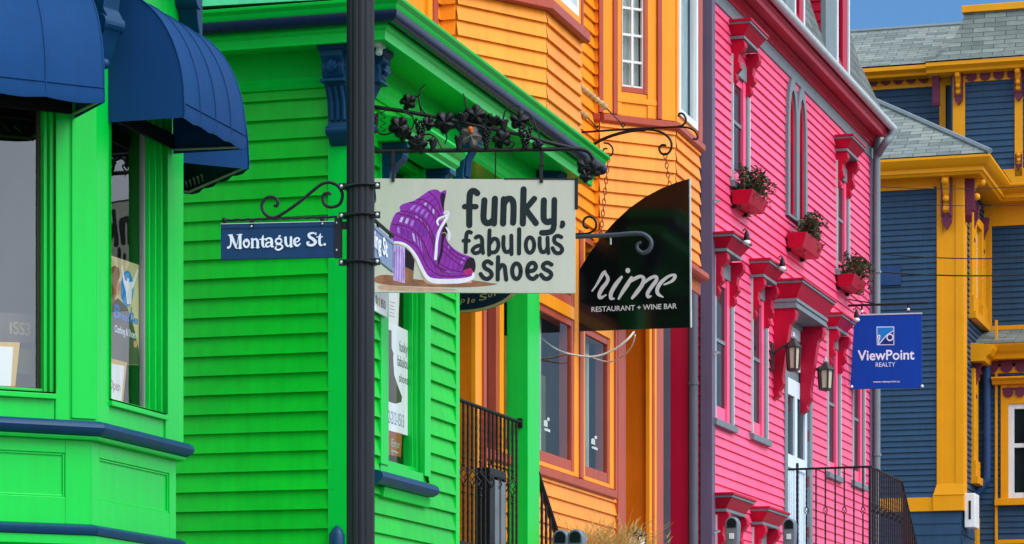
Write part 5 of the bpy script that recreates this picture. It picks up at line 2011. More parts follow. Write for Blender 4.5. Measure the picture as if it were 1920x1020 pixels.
R_ = {
    'a': [(248, 268), (330, 282), (410, 310), (480, 370), (525, 440), (552, 520), (560, 570)],
    'b': [(210, 292), (300, 308), (380, 338), (440, 374), (495, 450), (530, 530), (560, 640), (600, 720)],
    'c': [(162, 388), (230, 395), (310, 415), (390, 460), (450, 540), (495, 650), (545, 740), (640, 830)],
    'd': [(156, 466), (230, 500), (320, 545), (390, 590), (440, 670), (490, 770), (580, 845), (720, 866), (880, 850)],
    'z': [(330, 190), (420, 205), (490, 250), (550, 320), (590, 400), (605, 450)],
    'y': [(392, 165), (450, 165), (520, 205), (580, 270), (615, 330)],
    'x': [(500, 92), (550, 130), (590, 190), (620, 280)],
    'e': [(650, 530), (740, 640), (862, 702)], 'f': [(640, 580), (730, 672), (835, 728)], 'g': [(632, 632), (720, 712), (815, 776)], 'h': [(600, 745), (690, 800), (812, 826)]}
stroke_set('painted_line', 'shoe_line', [wd_(v, 8.5) for v in R_.values()], 700, 340, q, 6)
def lerp_pl(P, t):
    L_ = [0]
    for a, b in zip(P[:-1], P[1:]):
        L_.append(L_[-1] + math.hypot(b[0] - a[0], b[1] - a[1]))
    d = t * L_[-1]
    for i in range(len(P) - 1):
        if d <= L_[i + 1] or i == len(P) - 2:
            f = (d - L_[i]) / (L_[i + 1] - L_[i])
            return (P[i][0] + (P[i + 1][0] - P[i][0]) * f, P[i][1] + (P[i + 1][1] - P[i][1]) * f)
cols, patches = [], []
for A, B, nn in (('z', 'a', 9), ('a', 'b', 11), ('b', 'c', 13), ('c', 'd', 15), ('y', 'z', 7), ('x', 'y', 5), ('e', 'f', 6), ('f', 'g', 6), ('g', 'h', 5)):
    for i in range(1, nn):
        p, r_ = lerp_pl(R_[A], i / nn), lerp_pl(R_[B], i / nn)
        cols.append([(p[0], p[1], 5), (r_[0], r_[1], 4)])
        if (A in 'bcz' and i < nn * .45) or (A in 'ya' and 2 <= i <= 4) or (A in 'efg' and i == nn - 1) or RND.random() < .12:
            p2, r2 = lerp_pl(R_[A], (i + .62) / nn), lerp_pl(R_[B], (i + .62) / nn)
            mixp = lambda u, v, f: (u[0] + (v[0] - u[0]) * f, u[1] + (v[1] - u[1]) * f)
            p1, r1 = lerp_pl(R_[A], (i + .12) / nn), lerp_pl(R_[B], (i + .12) / nn)
            patches.append([mixp(p1, r1, .22), mixp(p2, r2, .22), mixp(p2, r2, .72), mixp(p1, r1, .72)])
l0 = [(a, b) for a, b in zip([(470, 810), (508, 868), (600, 886), (720, 888), (860, 870)], [(520, 800), (560, 850), (640, 862), (730, 866), (850, 852)])]
stroke_set('painted_line', 'shoe_line', cols + [[(a[0], a[1], 5), (b[0], b[1], 4)] for a, b in l0], 700, 340, q, 0)
RND.shuffle(patches)
n3 = len(patches) // 3
fill('painted_highlight', 'shoe_lilac', patches[:n3 - 6], 700, 340, q)
fill('painted_highlight', 'shoe_mauve', patches[n3 - 6:2 * n3], 700, 340, q)
fill('painted_highlight', 'shoe_deep', patches[2 * n3:], 700, 340, q)
fill('painted_opening', 'shoe_black', [[(610, 122), (640, 104), (656, 130), (645, 200), (642, 272), (628, 240), (614, 180)], [(668, 380), (676, 460), (640, 540), (634, 640), (596, 758), (586, 740), (610, 620), (622, 480), (640, 410)]], 700, 340, q, 3)
fill('painted_opening', 'shoe_black', [[(846, 720), (880, 692), (918, 706), (932, 770), (918, 828), (880, 850), (826, 850), (812, 810), (830, 760)]], 700, 340, q, 3)
fill('painted_opening', 'shoe_magenta', [[(820, 810), (850, 800), (885, 790), (912, 826), (880, 850), (826, 850)]], 700, 340, q, 3)
stroke_set('painted_sole', 'shoe_tan', [[(186, 566, 12), (300, 590, 16), (372, 684, 18), (430, 800, 22), (490, 910, 34), (640, 926, 20), (890, 915, 18)]], 700, 340, q)
stroke_set('painted_sole', 'shoe_white', [[(160, 554, 16), (250, 562, 24), (322, 600, 26), (388, 684, 28), (436, 782, 30), (480, 862, 32), (540, 902, 42), (660, 910, 44), (800, 905, 44), (896, 880, 34), (912, 838, 18)]], 700, 340, q)
stroke_set('painted_lace', 'shoe_white', [[(684, 285, 18), (672, 325, 26), (640, 380, 26), (602, 450, 24), (580, 540, 24), (572, 640, 26), (566, 706, 26)], [(690, 290, 12), (640, 320, 16), (600, 338, 20), (582, 368, 20), (592, 398, 14)], [(664, 420, 12), (692, 470, 22), (690, 530, 22)], [(640, 290, 10), (680, 272, 14), (690, 300, 12)]], 700, 340, q)
stroke_set('painted_lace', 'shoe_tan', [[(600, 352, 10), (630, 344, 12), (640, 330, 8)], [(630, 470, 8), (650, 466, 8), (662, 478, 8)]], 700, 340, q)
q = 4.859
W1, W2, W3 = 57, 37, 39
L1 = [wd_([(170, 108), (140, 88), (110, 100), (100, 150), (97, 280), (97, 398)], W1), wd_([(54, 230), (158, 230)], 50),
      wd_([(235, 172), (228, 280), (229, 345), (252, 378), (290, 374), (318, 348)], W1), wd_([(331, 158), (326, 280), (322, 384)], W1),
      wd_([(412, 162), (408, 280), (405, 384)], W1), wd_([(412, 205), (438, 165), (474, 160), (498, 196), (500, 290), (496, 376)], W1),
      wd_([(592, 72), (588, 220), (585, 384)], W1), wd_([(690, 157), (612, 250)], 52), wd_([(616, 262), (704, 380)], 56),
      wd_([(777, 172), (774, 290), (778, 344), (804, 370), (842, 362)], W1), wd_([(872, 168), (870, 300), (867, 410), (848, 452), (806, 466), (758, 468)], 52),
      wd_([(946, 376), (950, 392), (940, 408)], 44)]
L2 = [wd_([(112, 466), (88, 460), (72, 484), (66, 560), (64, 644)], W2), wd_([(44, 541), (94, 541)], 36),
      wd_([(156, 512), (186, 500), (212, 526), (216, 600), (222, 652)], W2), wd_([(210, 580), (156, 594), (126, 628), (150, 654), (192, 640), (210, 604)], 35),
      wd_([(282, 446), (278, 560), (278, 668)], W2), wd_([(286, 566), (316, 524), (352, 534), (362, 588), (340, 640), (286, 648)], W2),
      wd_([(410, 506), (408, 590), (428, 640), (466, 634), (482, 600)], W2), wd_([(480, 494), (482, 662)], W2),
      wd_([(552, 436), (550, 656)], W2 + 2), wd_(ell(650, 580, 38, 70, 20), W2),
      wd_([(739, 516), (739, 590), (757, 640), (792, 636), (808, 606)], W2), wd_([(810, 514), (812, 600), (818, 652)], W2),
      wd_([(936, 508), (902, 496), (872, 514), (878, 556), (924, 586), (944, 622), (922, 652), (882, 648), (855, 608)], W2)]
L3 = [wd_([(300, 748), (266, 728), (232, 748), (240, 788), (288, 820), (300, 858), (266, 888), (226, 878), (200, 844)], W3),
      wd_([(360, 690), (357, 800), (356, 894)], W3), wd_([(362, 806), (390, 764), (418, 776), (426, 830), (434, 894)], W3),
      wd_(ell(527, 818, 39, 70, 20), W3), wd_([(632, 820), (686, 808), (704, 772), (680, 742), (642, 758), (624, 812), (638, 868), (680, 888), (714, 862)], W3),
      wd_([(846, 758), (806, 740), (770, 762), (778, 794), (828, 822), (844, 852), (820, 884), (782, 884), (750, 850)], W3)]
stroke_set('brush_lettering', 'brush_dark', L1, 860, 340, q, 6)
stroke_set('brush_lettering', 'brush_dark', L2, 860, 340, q, 6)
stroke_set('brush_lettering', 'brush_dark', L3, 860, 340, q, 6)

# iron bracket with vines
def SP(px, py, o=0.0):
    a, z = SW.at(px, py, o)
    return (a, o, z)
mpx = pole_y and 18.2 / F                             # metres per photo pixel at the sign
m = MB(SW)
m.ring(crom([SP(640, 284, -.01), SP(760, 283, -.01), SP(900, 281.5, -.01), SP(1030, 280, -.01), SP(1075, 279, -.01), SP(1100, 283, -.01), SP(1111, 295, -.01), SP(1114, 308, -.01)], 6), .0135, 10)
lower = m.build('lower_bar', 'iron', shoe, smooth=60)
m = MB(SW)
m.ring(crom([SP(640, 188, .0), SP(705, 201, .0), SP(760, 209, .0), SP(830, 222, .0), SP(900, 237, .0), SP(975, 252, .0), SP(1020, 265, .0), SP(1070, 277, -.01)], 6), .0125, 10)
m.build('upper_bar', 'iron', shoe, smooth=60)
for px in (737, 1015):
    m = MB(SW)
    a, z = SW.at(px, 284)
    for oo in (-.028, .006):
        m.box(a - .010, a + .010, oo - .004, oo + .004, szt - .02, z)
    m.ball(a - .008, .012, szt + (z - szt) * .5, .007, 6); m.ball(a + .012, .012, szt + (z - szt) * .5, .007, 6)
    m.build('hanger', 'iron', shoe, smooth=50)
vines = [
    [(767, 180), (782, 181), (787, 176), (788, 168), (798, 158)], [(785, 180), (787, 195), (793, 208), (803, 216)], [(788, 200), (790, 212)],
    [(706, 240), (712, 250), (724, 252), (740, 248), (755, 252), (768, 246), (776, 232), (774, 218), (766, 212)],
    [(757, 210), (770, 216), (777, 226)], [(792, 253), (806, 252), (818, 260), (828, 278)], [(794, 266), (806, 262), (812, 256)],
    [(875, 204), (872, 188), (869, 175)], [(875, 204), (866, 214), (858, 220)], [(874, 205), (884, 214), (892, 218)], [(859, 232), (862, 244), (872, 252), (880, 246), (884, 240)], [(862, 238), (876, 242)],
    [(942, 232), (946, 212), (954, 202), (966, 197), (976, 199)], [(974, 211), (986, 209), (996, 216), (1003, 232), (1010, 250), (1013, 262)], [(984, 228), (990, 222), (998, 222)],
    [(940, 238), (943, 252), (948, 262)], [(836, 250), (838, 258), (834, 270)], [(955, 264), (964, 268), (960, 276), (952, 278)], [(1118, 312), (1126, 318), (1132, 312)]]
for i, v in enumerate(vines):
    m = MB(SW)
    P = crom([SP(x, y, .004 + .006 * sin(i * 2.1)) for x, y in v], 5)
    m.ring(P, [.0062 - .0026 * j / len(P) for j in range(len(P))], 6)
    m.build('vine_stem', 'iron', shoe, smooth=60)
m = MB(SW)
P = [SP(718 + 5 * sin(i * .9) - i * .0, 204 + i * 1.7, .01 + .012 * cos(i * .9)) for i in range(26)]
m.ring(P, .0028, 5)
m.build('tendril', 'iron', shoe, smooth=60)
m = MB(SW)
m.ring([SP(956 + 2 * sin(i), 278 + i * 1.6, .01) for i in range(8)], .0026, 5)
m.build('tendril', 'iron', shoe, smooth=60)
def leaf(px, py, size, rot, tiltx, o=.02, mat='iron'):
    """five-lobed vine leaf, toothed and cupped, bent out of the sign's plane"""
    a, z = SW.at(px, py, o)
    r_ = size * 1.18 * mpx
    pts = []
    n = 60
    for i in range(n):
        th = 2 * pi * i / n
        lob = .78 + .26 * abs(cos(2.5 * th)) ** 1.3
        if abs(th - pi) < .30:
            lob *= .45 + .5 * abs(th - pi) / .30
        lob *= 1 + .085 * (1 if i % 2 else -1)
        x, y = r_ * lob * cos(th), r_ * lob * sin(th)
        c = -.22 * r_ * lob ** 2 + .13 * r_ * cos(5 * th)
        pts.append((x, y, c))
    m = MB(SW)
    def tf(x, y, c):
        x2, y2 = x * cos(rot) - y * sin(rot), x * sin(rot) + y * cos(rot)
        y3, c3 = y2 * cos(tiltx) - c * sin(tiltx), y2 * sin(tiltx) + c * cos(tiltx)
        return (a + x2, o + c3, z + y3)
    k = m.add([tf(0, 0, .06 * r_)] + [tf(x * .5, y * .5, c * .25 + .05 * r_ * cos(5 * 2 * pi * i / n)) for i, (x, y, c) in enumerate(pts)] + [tf(*p) for p in pts], [])
    for i in range(n):
        j = (i + 1) % n
        m.f += [(k, k + 1 + i, k + 1 + j), (k + 1 + i, k + 1 + n + i, k + 1 + n + j, k + 1 + j)]
    for lb in range(5):                                # raised veins
        th = 2 * pi * lb / 5
        m.ring([tf(0, 0, .12 * r_), tf(.45 * r_ * cos(th), .45 * r_ * sin(th), .14 * r_), tf(.9 * r_ * cos(th), .9 * r_ * sin(th), -.05 * r_)], [.005, .004, .002], 5)
    o_ = m.build('vine_leaf', mat, shoe, smooth=50)
    sm = o_.modifiers.new("solid", 'SOLIDIFY')
    sm.thickness = .003
def grapes(px, py, h, w_, o=.015, mat='iron', n=44):
    m = MB(SW)
    for i in range(n):
        f = (i + .5) / n
        yy = py + h * f
        wdt = w_ * (1 - .75 * f)
        an = i * 2.4
        a, z = SW.at(px + wdt * .5 * cos(an), yy, o)
        m.ball(a, o + wdt * .5 * mpx * sin(an), z, 3.3 * mpx * (1.0 - .15 * f), 7)
    m.build('grape_cluster', mat, shoe, smooth=60)
for L in ((765, 192, 13, .6, .5), (748, 238, 17, 2.2, .4), (834, 230, 18, 3.4, .3), (892, 216, 17, .2, .2), (783, 272, 16, 4.0, .5), (941, 262, 15, 1.9, .5), (922, 228, 14, 4.4, .8), (974, 226, 16, 5.2, .3),
          (1098, 312, 15, 2.6, .2), (1112, 318, 14, .4, .5), (1099, 330, 11, 4.6, .3), (758, 254, 13, 4.4, .9), (803, 232, 11, 1.0, .4)):
    leaf(*L)
leaf(1008, 272, 9, 1.5, .6)
leaf(883, 255, 18, 1.2, -.2, .03, 'rust_leaf')
for Gq in ((789, 224, 40, 22), (812, 262, 22, 12), (860, 256, 24, 12), (912, 240, 36, 18), (985, 240, 40, 24), (944, 226, 18, 14), (868, 214, 16, 18), (704, 214, 34, 8), (778, 258, 16, 14)):
    grapes(*Gq)
m = MB(SW)                                             # one rusty bud on the vine
a, z = SW.at(882, 242, .04)
m.ball(a, .04, z, .018, 8); m.ball(a + .006, .045, z - .016, .012, 8)
m.build('bud', 'orange_red', shoe, smooth=60)
m = MB(SW)                                             # wall plate scrolls beside the corner board
for v in ([(650, 292), (640, 292), (633, 286), (633, 279), (639, 276), (644, 279)], [(650, 296), (642, 298), (635, 304), (634, 312), (640, 316), (645, 313)]):
    m.ring(crom([SP(x, y, .0) for x, y in v], 5), .010, 7)
a, z = SW.at(648, 240)
m.box(a - .012, a + .012, -.01, .01, SW.z(648, 318), SW.z(648, 180))
m.build('wall_plate', 'iron', shoe, smooth=50)

# ------------------------------------------------------------------ bare scroll arm on the porch post
AW = GF.sub(4.08, .0, TH + 90)
arm = thing('sign_bracket', 'slate grey iron arm ending in a curl, fixed to the green porch post', 'bracket', AW.P(0, 0, AW.z(1010, 460)))
def AP(px, py, o=.0):
    a, z = AW.at(px, py, o)
    return (a, o, z)
m = MB(AW)
P = crom([AP(1000, 447), AP(1080, 444), AP(1150, 440.5), AP(1195, 437.5), AP(1213, 443), AP(1221, 455), AP(1217, 469), AP(1206, 474), AP(1196, 468), AP(1195, 459), AP(1202, 454)], 6)
m.ring(P, [.0165 if i < len(P) * .6 else .0165 - .006 * (i / len(P) - .6) / .4 for i in range(len(P))], 10)
m.build('arm', 'slate_grey', arm, smooth=60)
m = MB(AW)
m.ring(crom([AP(1050, 440), AP(1085, 439), AP(1105, 437), AP(1117, 427), AP(1116, 413), AP(1105, 406), AP(1095, 412), AP(1095, 424), AP(1103, 428)], 5), .009, 8)
m.build('scroll', 'iron', arm, smooth=60)
m = MB(AW)
a, o, z = AP(1145, 446)
m.ring([(a, 0, z), (a, 0, z - .05)], .007, 6)
m.build('hook', 'pale_grey', arm, smooth=60)

# ------------------------------------------------------------------ oval sign under the porch
VW = GF.sub(2.75, -.3, TH + 90)
oc = VW.at(868, 541)
orx = VW.at(968, 541)[0] - oc[0]; orz = oc[1] - VW.z(868, 586)
oval = thing('oval_sign', 'dark navy oval sign with a gold rim and gold script, hanging in the green porch', 'shop sign', VW.P(oc[0], 0, oc[1] - orz))
m = MB(VW)
m.plate([(oc[0] + orx * cos(t), oc[1] + orz * sin(t)) for t in [2 * pi * i / 48 for i in range(48)]], -.03, 0)
pl2 = m.build('board', 'gold', oval)
m = MB(VW)
m.plate([(oc[0] + (orx - .02) * cos(t), oc[1] + (orz - .02) * sin(t)) for t in [2 * pi * i / 48 for i in range(48)]], -.002, .004)
m.build('face', 'oval_navy', pl2)
m = MB(VW)
for ch, p0, p1, by, h, in (('p', 863.5, 871, 568, 10), ('l', 876, 879, 570, 11), ('e', 883, 890, 568, 10), ('S', 898, 912, 564, 12), ('u', 915, 922, 557.5, 9), ('i', 926, 929, 555, 10)):
    a0, z0 = VW.at(p0, by, .0055); a1, _ = VW.at(p1, by, .0055)
    write(m, ch, a0, a1, z0, h * 21.0 / F, .0055, slope=.12, shear=.15)
m.build('lettering', 'gold', pl2)
m = MB(VW)
for s in (-.6, .6):
    m.ring([(oc[0] + orx * s, -.015, oc[1] + orz * .75), (oc[0] + orx * s, -.015, 5.84)], .005, 6)
m.build('hanger', 'iron', oval)

# ------------------------------------------------------------------ the black wine-bar sign and its bracket
RW = OM.sub(3.45, .0, TH + 90)
def RP(px, py, o=0.0):
    a, z = RW.at(px, py, o)
    return (a, o, z)
rim = thing('hanging_sign', 'glossy black hanging sign with a curved top edge and white script lettering', 'shop sign', RW.P(RW.a(1190), 0, RW.z(1190, 620)))
out_ = [(1086, 621), (1294, 614), (1292, 335)] + [(1268, 342), (1240, 353), (1210, 369), (1180, 390), (1152, 416), (1128, 443), (1106, 473), (1086, 506)]
m = MB(RW)
m.plate([RW.at(*p) for p in out_], -.018, 0)
plr = m.build('board', 'rime_black', rim, bevel=.0015)
m = MB(RW)
m.ring([RP(1293.5, 334.5, -.009), RP(1295.5, 614, -.009)], .009, 6)
m.build('edge_strip', 'pale_grey', plr, smooth=50)
q = 9.275
RS = [[(188, 515, 26), (270, 400, 40), (370, 225, 64), (410, 178, 48)], [(404, 190, 44), (462, 288, 58), (440, 370, 66), (362, 470, 74), (312, 580, 66), (336, 634, 58), (432, 582, 22)],
      [(700, 274, 50), (602, 400, 76), (522, 540, 72), (514, 638, 62), (568, 650, 30)], [(808, 158, 86), (810, 162, 86)],
      [(872, 284, 56), (804, 400, 76), (724, 520, 68), (650, 650, 40)], [(826, 372, 34), (930, 300, 66), (1036, 262, 56), (1086, 312, 66), (1050, 420, 72), (956, 550, 72), (884, 640, 46)],
      [(1052, 412, 34), (1180, 304, 56), (1286, 264, 56), (1308, 322, 66), (1232, 430, 68), (1154, 550, 66), (1164, 616, 56), (1218, 602, 20)],
      [(1440, 404, 30), (1580, 340, 52), (1628, 262, 66), (1592, 236, 44), (1500, 272, 52), (1384, 370, 68), (1322, 480, 68), (1334, 566, 60), (1420, 622, 22)]]
m = MB(RW)
for i, s in enumerate(RS):
    m.ribbon(tr(RW, s, 1090, 490, q, .001 + .0002 * i), .001 + .0002 * i, smooth=6)
m.build('script_lettering', 'rime_letter', plr)
m = MB(RW)
a0, z0 = RW.at(1109, 584.8, .0012); a1, z1 = RW.at(1269, 578.2, .0012)
write(m, "RESTAURANT + WINE BAR", a0, a1, z0, 9.6 * 23.3 / F, .0012, slope=(z1 - z0) / (a1 - a0), bold=.012)
m.build('lettering', 'rime_letter', plr)
m = MB(RW)
m.ring(crom([RP(1075, 249), RP(1120, 246), RP(1180, 242), (RP(1230, 239.5)), RP(1270, 237.5), RP(1282, 233), RP(1286, 224), RP(1281, 214), RP(1274, 213), RP(1272, 219)], 6), .0085, 8)
m.ring(crom([RP(1268, 238), RP(1288, 239), RP(1302, 245), RP(1308, 255), RP(1306, 261), RP(1299, 260)], 5), .008, 8)
m.ring(crom([RP(1075, 300), RP(1108, 274), RP(1140, 257), RP(1180, 246), RP(1210, 243)], 6), .013, 8)
m.ring(crom([RP(1180, 245), RP(1215, 243), RP(1240, 248), RP(1256, 261), RP(1259, 276), RP(1252, 288), RP(1241, 288), RP(1236, 279), RP(1241, 272), RP(1249, 273)], 6), .0095, 8)
m.ring(crom([RP(1132, 268), RP(1142, 270), RP(1149, 279), (RP(1147, 290)), RP(1137, 292), RP(1131, 285), RP(1133, 279), RP(1139, 279)], 6), .007, 8)
m.build('bracket_scroll', 'iron', rim, smooth=60)
def chain(name, P0, P1, n, mat='rust'):
    m = MB(RW)
    for i in range(n):
        f = (i + .5) / n
        c = [P0[k] + (P1[k] - P0[k]) * f for k in range(3)]
        L_ = abs(P1[2] - P0[2]) / n * .68
        tw = i % 2
        pts = []
        for j in range(12):
            q_ = 2 * pi * j / 12
            pts.append((c[0] + (.013 * cos(q_) if not tw else .003 * cos(q_)), c[1] + (.013 * cos(q_) if tw else .0), c[2] + L_ * sin(q_)))
        m.ring(pts, .0042, 6, closed=True)
    m.build(name, mat, rim, smooth=60)
chain('chain', RP(1141, 292, -.01), RP(1126, 446, -.01), 15)
chain('chain', RP(1247, 288, -.01), RP(1256, 350, -.01), 7)
for ring_, b0, b1, nb in (((1168, 234), (1134, 200), (1076, 152), 9), ((1121, 240), (1098, 217), (1076, 200), 4)):
    m = MB(RW)
    m.ring([RP(*ring_, -.0), RP(*b0, .0), RP(*b1, .0)], .006, 6)
    m.ring([RP(ring_[0] + 3.6 * cos(t), ring_[1] + 3.6 * sin(t)) for t in [2 * pi * i / 14 for i in range(14)]], .0045, 6, closed=True)
    m.ring([RP(ring_[0], ring_[1] + 4), RP(ring_[0], 243 + (0 if ring_[0] > 1150 else 3))], .005, 6)
    gr = m.build('guy_rod', 'iron', rim, smooth=60)
    m = MB(RW)
    for i in range(nb):
        f = i / (nb - 1)
        a, o, z = RP(b0[0] + (b1[0] - b0[0]) * f, b0[1] + (b1[1] - b0[1]) * f)
        m.ball(a, o, z, .0265, 9)
    m.build('bead', 'bead_wood', gr, smooth=60)
CWl = OM.sub(0, .42, TH)                                # light cable looped between post and sign
cab = MB(RW)
cab.ring(crom([RP(1000, 618, .05), RP(1022, 640, .05), RP(1050, 658, .05), RP(1085, 667, .05), RP(1118, 668, .05), RP(1150, 656, .05), RP(1175, 638, .05), RP(1189, 622, .0)], 6), .0085, 6)
tag(cab.build('cable', 'cable_white', smooth=60), 'white cable sagging from the green porch post to under the black sign', 'cable')
cab = MB(RW)
cab.ring(crom([RP(1079, 655, -.5), RP(1110, 670, -.5), RP(1140, 678, -.5), RP(1165, 670, -.4), RP(1184, 650, -.1), RP(1191, 628, .0)], 6), .006, 6)
tag(cab.build('cable', 'cable_white', smooth=60), 'thinner slack cable hanging just behind and below the white one', 'cable')

# ------------------------------------------------------------------ the blue realty sign
QW = PF.sub(PF.a(1588), .0, 101.0)
def QP(px, py, o=0.0):
    a, z = QW.at(px, py, o)
    return (a, o, z)
vs_ = thing('hanging_sign', 'square bright blue hanging sign with white lettering beside the pink house', 'shop sign', QW.P(QW.a(1660), 0, QW.z(1660, 730)))
m = MB(QW)
m.plate([QW.at(1594, 730), QW.at(1729, 727), QW.at(1728, 587.5), QW.at(1602, 591)], -.02, 0)
plq = m.build('board', 'view_blue', vs_, bevel=.002)
m = MB(QW)
m.plate([QW.at(1600, 592), QW.at(1729, 588.5), QW.at(1729, 586), QW.at(1600, 589.5)], -.024, .006)
m.build('top_rail', 'pale_grey', plq)
def qwrite(text, p0, p1, by0, by1, h, bold=0.0, o=.0012):
    m = MB(QW)
    a0, z0 = QW.at(p0, by0, o); a1, z1 = QW.at(p1, by1, o)
    write(m, text, a0, a1, z0, h * (QW.y + a0 * QW.d[1]) / F, o, slope=(z1 - z0) / (a1 - a0), bold=bold)
    return m.build('lettering', 'letter_white', plq)
qwrite("ViewPoint", 1608, 1714.5, 675.5, 673.5, 18.5, .018)
qwrite("REALTY", 1642, 1678.5, 687.8, 687.2, 8.2)
qwrite("www.viewpoint.ca", 1637, 1687, 717.5, 716.5, 3.6, .01)
q = 5.826
m = MB(QW)
fr = [(312, 306), (504, 304), (504, 506), (316, 508)]
m.plate(tr(QW, fr, 1590, 560, q, .0), .0005, .0015)
lg = m.build('logo', 'letter_white', plq)
m = MB(QW)
m.add([(a, .0019, z) for a, z in tr(QW, [(320, 314), (497, 312), (497, 498), (322, 500)], 1590, 560, q, .0019)], [(0, 1, 2, 3)])
m.build('logo_field', 'logo_sky', lg)
m = MB(QW)
pts = crom([(345, 500), (380, 450), (430, 395), (497, 352)], 6) + [(497, 498)]
m.add([(a, .0023, z) for a, z in tr(QW, pts, 1590, 560, q, .0023)], [tuple(range(len(pts)))])
m.build('logo_hill', 'logo_navy', lg)
m = MB(QW)
for i, s in enumerate(([(330, 440, 8), (326, 410, 10), (344, 398, 10), (348, 420, 10), (334, 470, 10), (338, 498, 8)], [(340, 498, 8), (380, 448, 10), (430, 394, 10), (497, 350, 8)], wd_(ell(458, 422, 32, 34, 16), 13))):
    o = .0027 + .0002 * i
    m.ribbon(tr(QW, s, 1590, 560, q, o), o, smooth=5)
m.build('logo_line', 'letter_white', lg)
m = MB(QW)
m.ring([QP(1578, 573.5, -.01), QP(1650, 571, -.01), QP(1741, 567.5, -.01)], .014, 8)
m.ring([QP(1582, 560, -.01), QP(1640, 569, -.01)], .008, 6)
for px in (1616, 1703):
    m.ring([QP(px, 571, -.01), QP(px, 589, -.01)], .012, 6)
m.build('arm', 'iron', vs_, smooth=60)
for px, py in ((1616, 584), (1703, 580), (1597, 725), (1729, 724)):
    a, o, z = QP(px, py, .01)
    m = MB(QW)
    m.ball(a, o, z, .018, 8)
    m.build('clip', 'white', vs_, smooth=60)
# ------------------------------------------------------------------ window posters
paint("poster_sand", srgb(214, 200, 150), rough=0.5, var=0.18, scale=3, bump=0)
paint("poster_coat", srgb(74, 66, 54), rough=0.5, var=0.12, bump=0)
paint("poster_hair", srgb(132, 84, 44), rough=0.5, var=0.25, scale=10, bump=0)
paint("skin", srgb(206, 150, 112), rough=0.5, bump=0)
paint("poster_blue", srgb(30, 140, 205), rough=0.5, var=0.2, scale=9, bump=0)
paint("script_blue", srgb(24, 120, 220), rough=0.5, bump=0)
paint("gold_frame", srgb(206, 164, 74), rough=0.4, var=0.15)
paint("ink_maroon", srgb(150, 74, 84), rough=0.6, bump=0)
paint("ink", srgb(40, 52, 56), rough=0.6, bump=0)
paint("ink_blue", srgb(40, 70, 140), rough=0.6, bump=0)
paint("boot_brown", srgb(72, 56, 46), rough=0.6, var=0.25, scale=12, bump=0)
paint("entrance_brown", srgb(150, 74, 30), rough=0.6, var=0.3, bump=0)
paint("ink_green", srgb(150, 190, 150), rough=0.6, bump=0)
def flat(W, pts, o, ox, oy, sc, smooth=0):
    q = crom(pts, smooth, True) if smooth else pts
    m = MB(W)
    m.add([(a, o, z) for a, z in tr(W, q, ox, oy, sc, o)], [tuple(range(len(q)))])
    return m
q = 3.29
OP = -.122
po = thing('poster', 'window poster of a long-haired woman in a dark coat, behind the bay glass', 'poster', BF.P(BF.a(235, OP), OP, BF.z(235, 660, OP)))
m = MB(BF)
m.plate(tr(BF, [(16, 700), (203, 706), (210, 92), (16, 26)], 200, 470, q, OP), OP - .004, OP)
sh = m.build('sheet', 'poster_sand', po)
for nm, mt, pts, o in (('print_coat', 'poster_coat', [(12, 330), (70, 292), (128, 350), (168, 470), (196, 600), (202, 704), (14, 700)], .0004),
                       ('print_ring', 'poster_blue', ell(126, 235, 40, 112, 20)[:-1], .0004),
                       ('print_hair', 'poster_hair', [(14, 110), (50, 92), (76, 108), (82, 160), (70, 190), (62, 260), (44, 320), (14, 350)], .0010),
                       ('print_face', 'skin', [(70, 180), (82, 205), (86, 230), (80, 245), (76, 270), (62, 280), (60, 230)], .0012),
                       ('print_figure', 'white', [(96, 90), (112, 180), (124, 190), (128, 168), (138, 170), (140, 196), (160, 190), (190, 110), (196, 116), (172, 210), (156, 240), (152, 330), (126, 330), (118, 250), (104, 200), (90, 100)], .0014),
                       ('print_hand', 'skin', [(166, 560), (182, 552), (190, 580), (182, 600), (168, 592)], .0014)):
    flat(BF, pts, OP + o, 200, 470, q).build(nm, mt, sh)
m = MB(BF)
for i, (ch, x0, x1, by, h) in enumerate((('B', 44, 78, 408, 84), ('r', 80, 92, 418, 50), ('e', 93, 108, 424, 48), ('a', 110, 126, 430, 46), ('t', 128, 140, 436, 66), ('h', 142, 162, 440, 100), ('e', 164, 192, 446, 52))):
    a0, z0 = BF.at(200 + x0 / q, 470 + by / q, OP + .0018); a1, _ = BF.at(200 + x1 / q, 470 + by / q, OP + .0018)
    write(m, ch, a0, a1, z0, h / q * 15.6 / F, OP + .0018, shear=.25, bold=.01)
m.build('script', 'script_blue', sh)
m = MB(BF)
a0, z0 = BF.at(200 + 50 / q, 470 + 500 / q, OP + .0018); a1, z1 = BF.at(200 + 178 / q, 470 + 536 / q, OP + .0018)
write(m, "Clothing & Shoes", a0, a1, z0, 44 / q * 15.6 / F, OP + .0018, slope=(z1 - z0) / (a1 - a0) * .0, bold=.01)
m.build('lettering', 'letter_white', sh)
# framed card saying Open
oc_ = thing('framed_card', 'leaning gold-framed white card in the narrow bay window, below the poster', 'card', BF.P(BF.a(220, -.13), -.13, BF.z(220, 765, -.13)))
m = MB(BF)
m.plate(tr(BF, [(8, 962), (98, 972), (127, 690), (10, 660)], 200, 470, q, -.115), -.125, -.115)
fr = m.build('frame', 'gold_frame', oc_, bevel=.002)
flat(BF, [(8, 952), (86, 962), (112, 712), (10, 690)], -.1145, 200, 470, q).build('sheet', 'paper', fr)
m = MB(BF)
a0, z0 = BF.at(205, 470 + 850 / q, -.114); a1, _ = BF.at(225.5, 470 + 850 / q, -.114)
write(m, "Open", a0, a1, z0, 62 / q * 15.5 / F, -.114)
m.build('lettering', 'ink_maroon', fr)
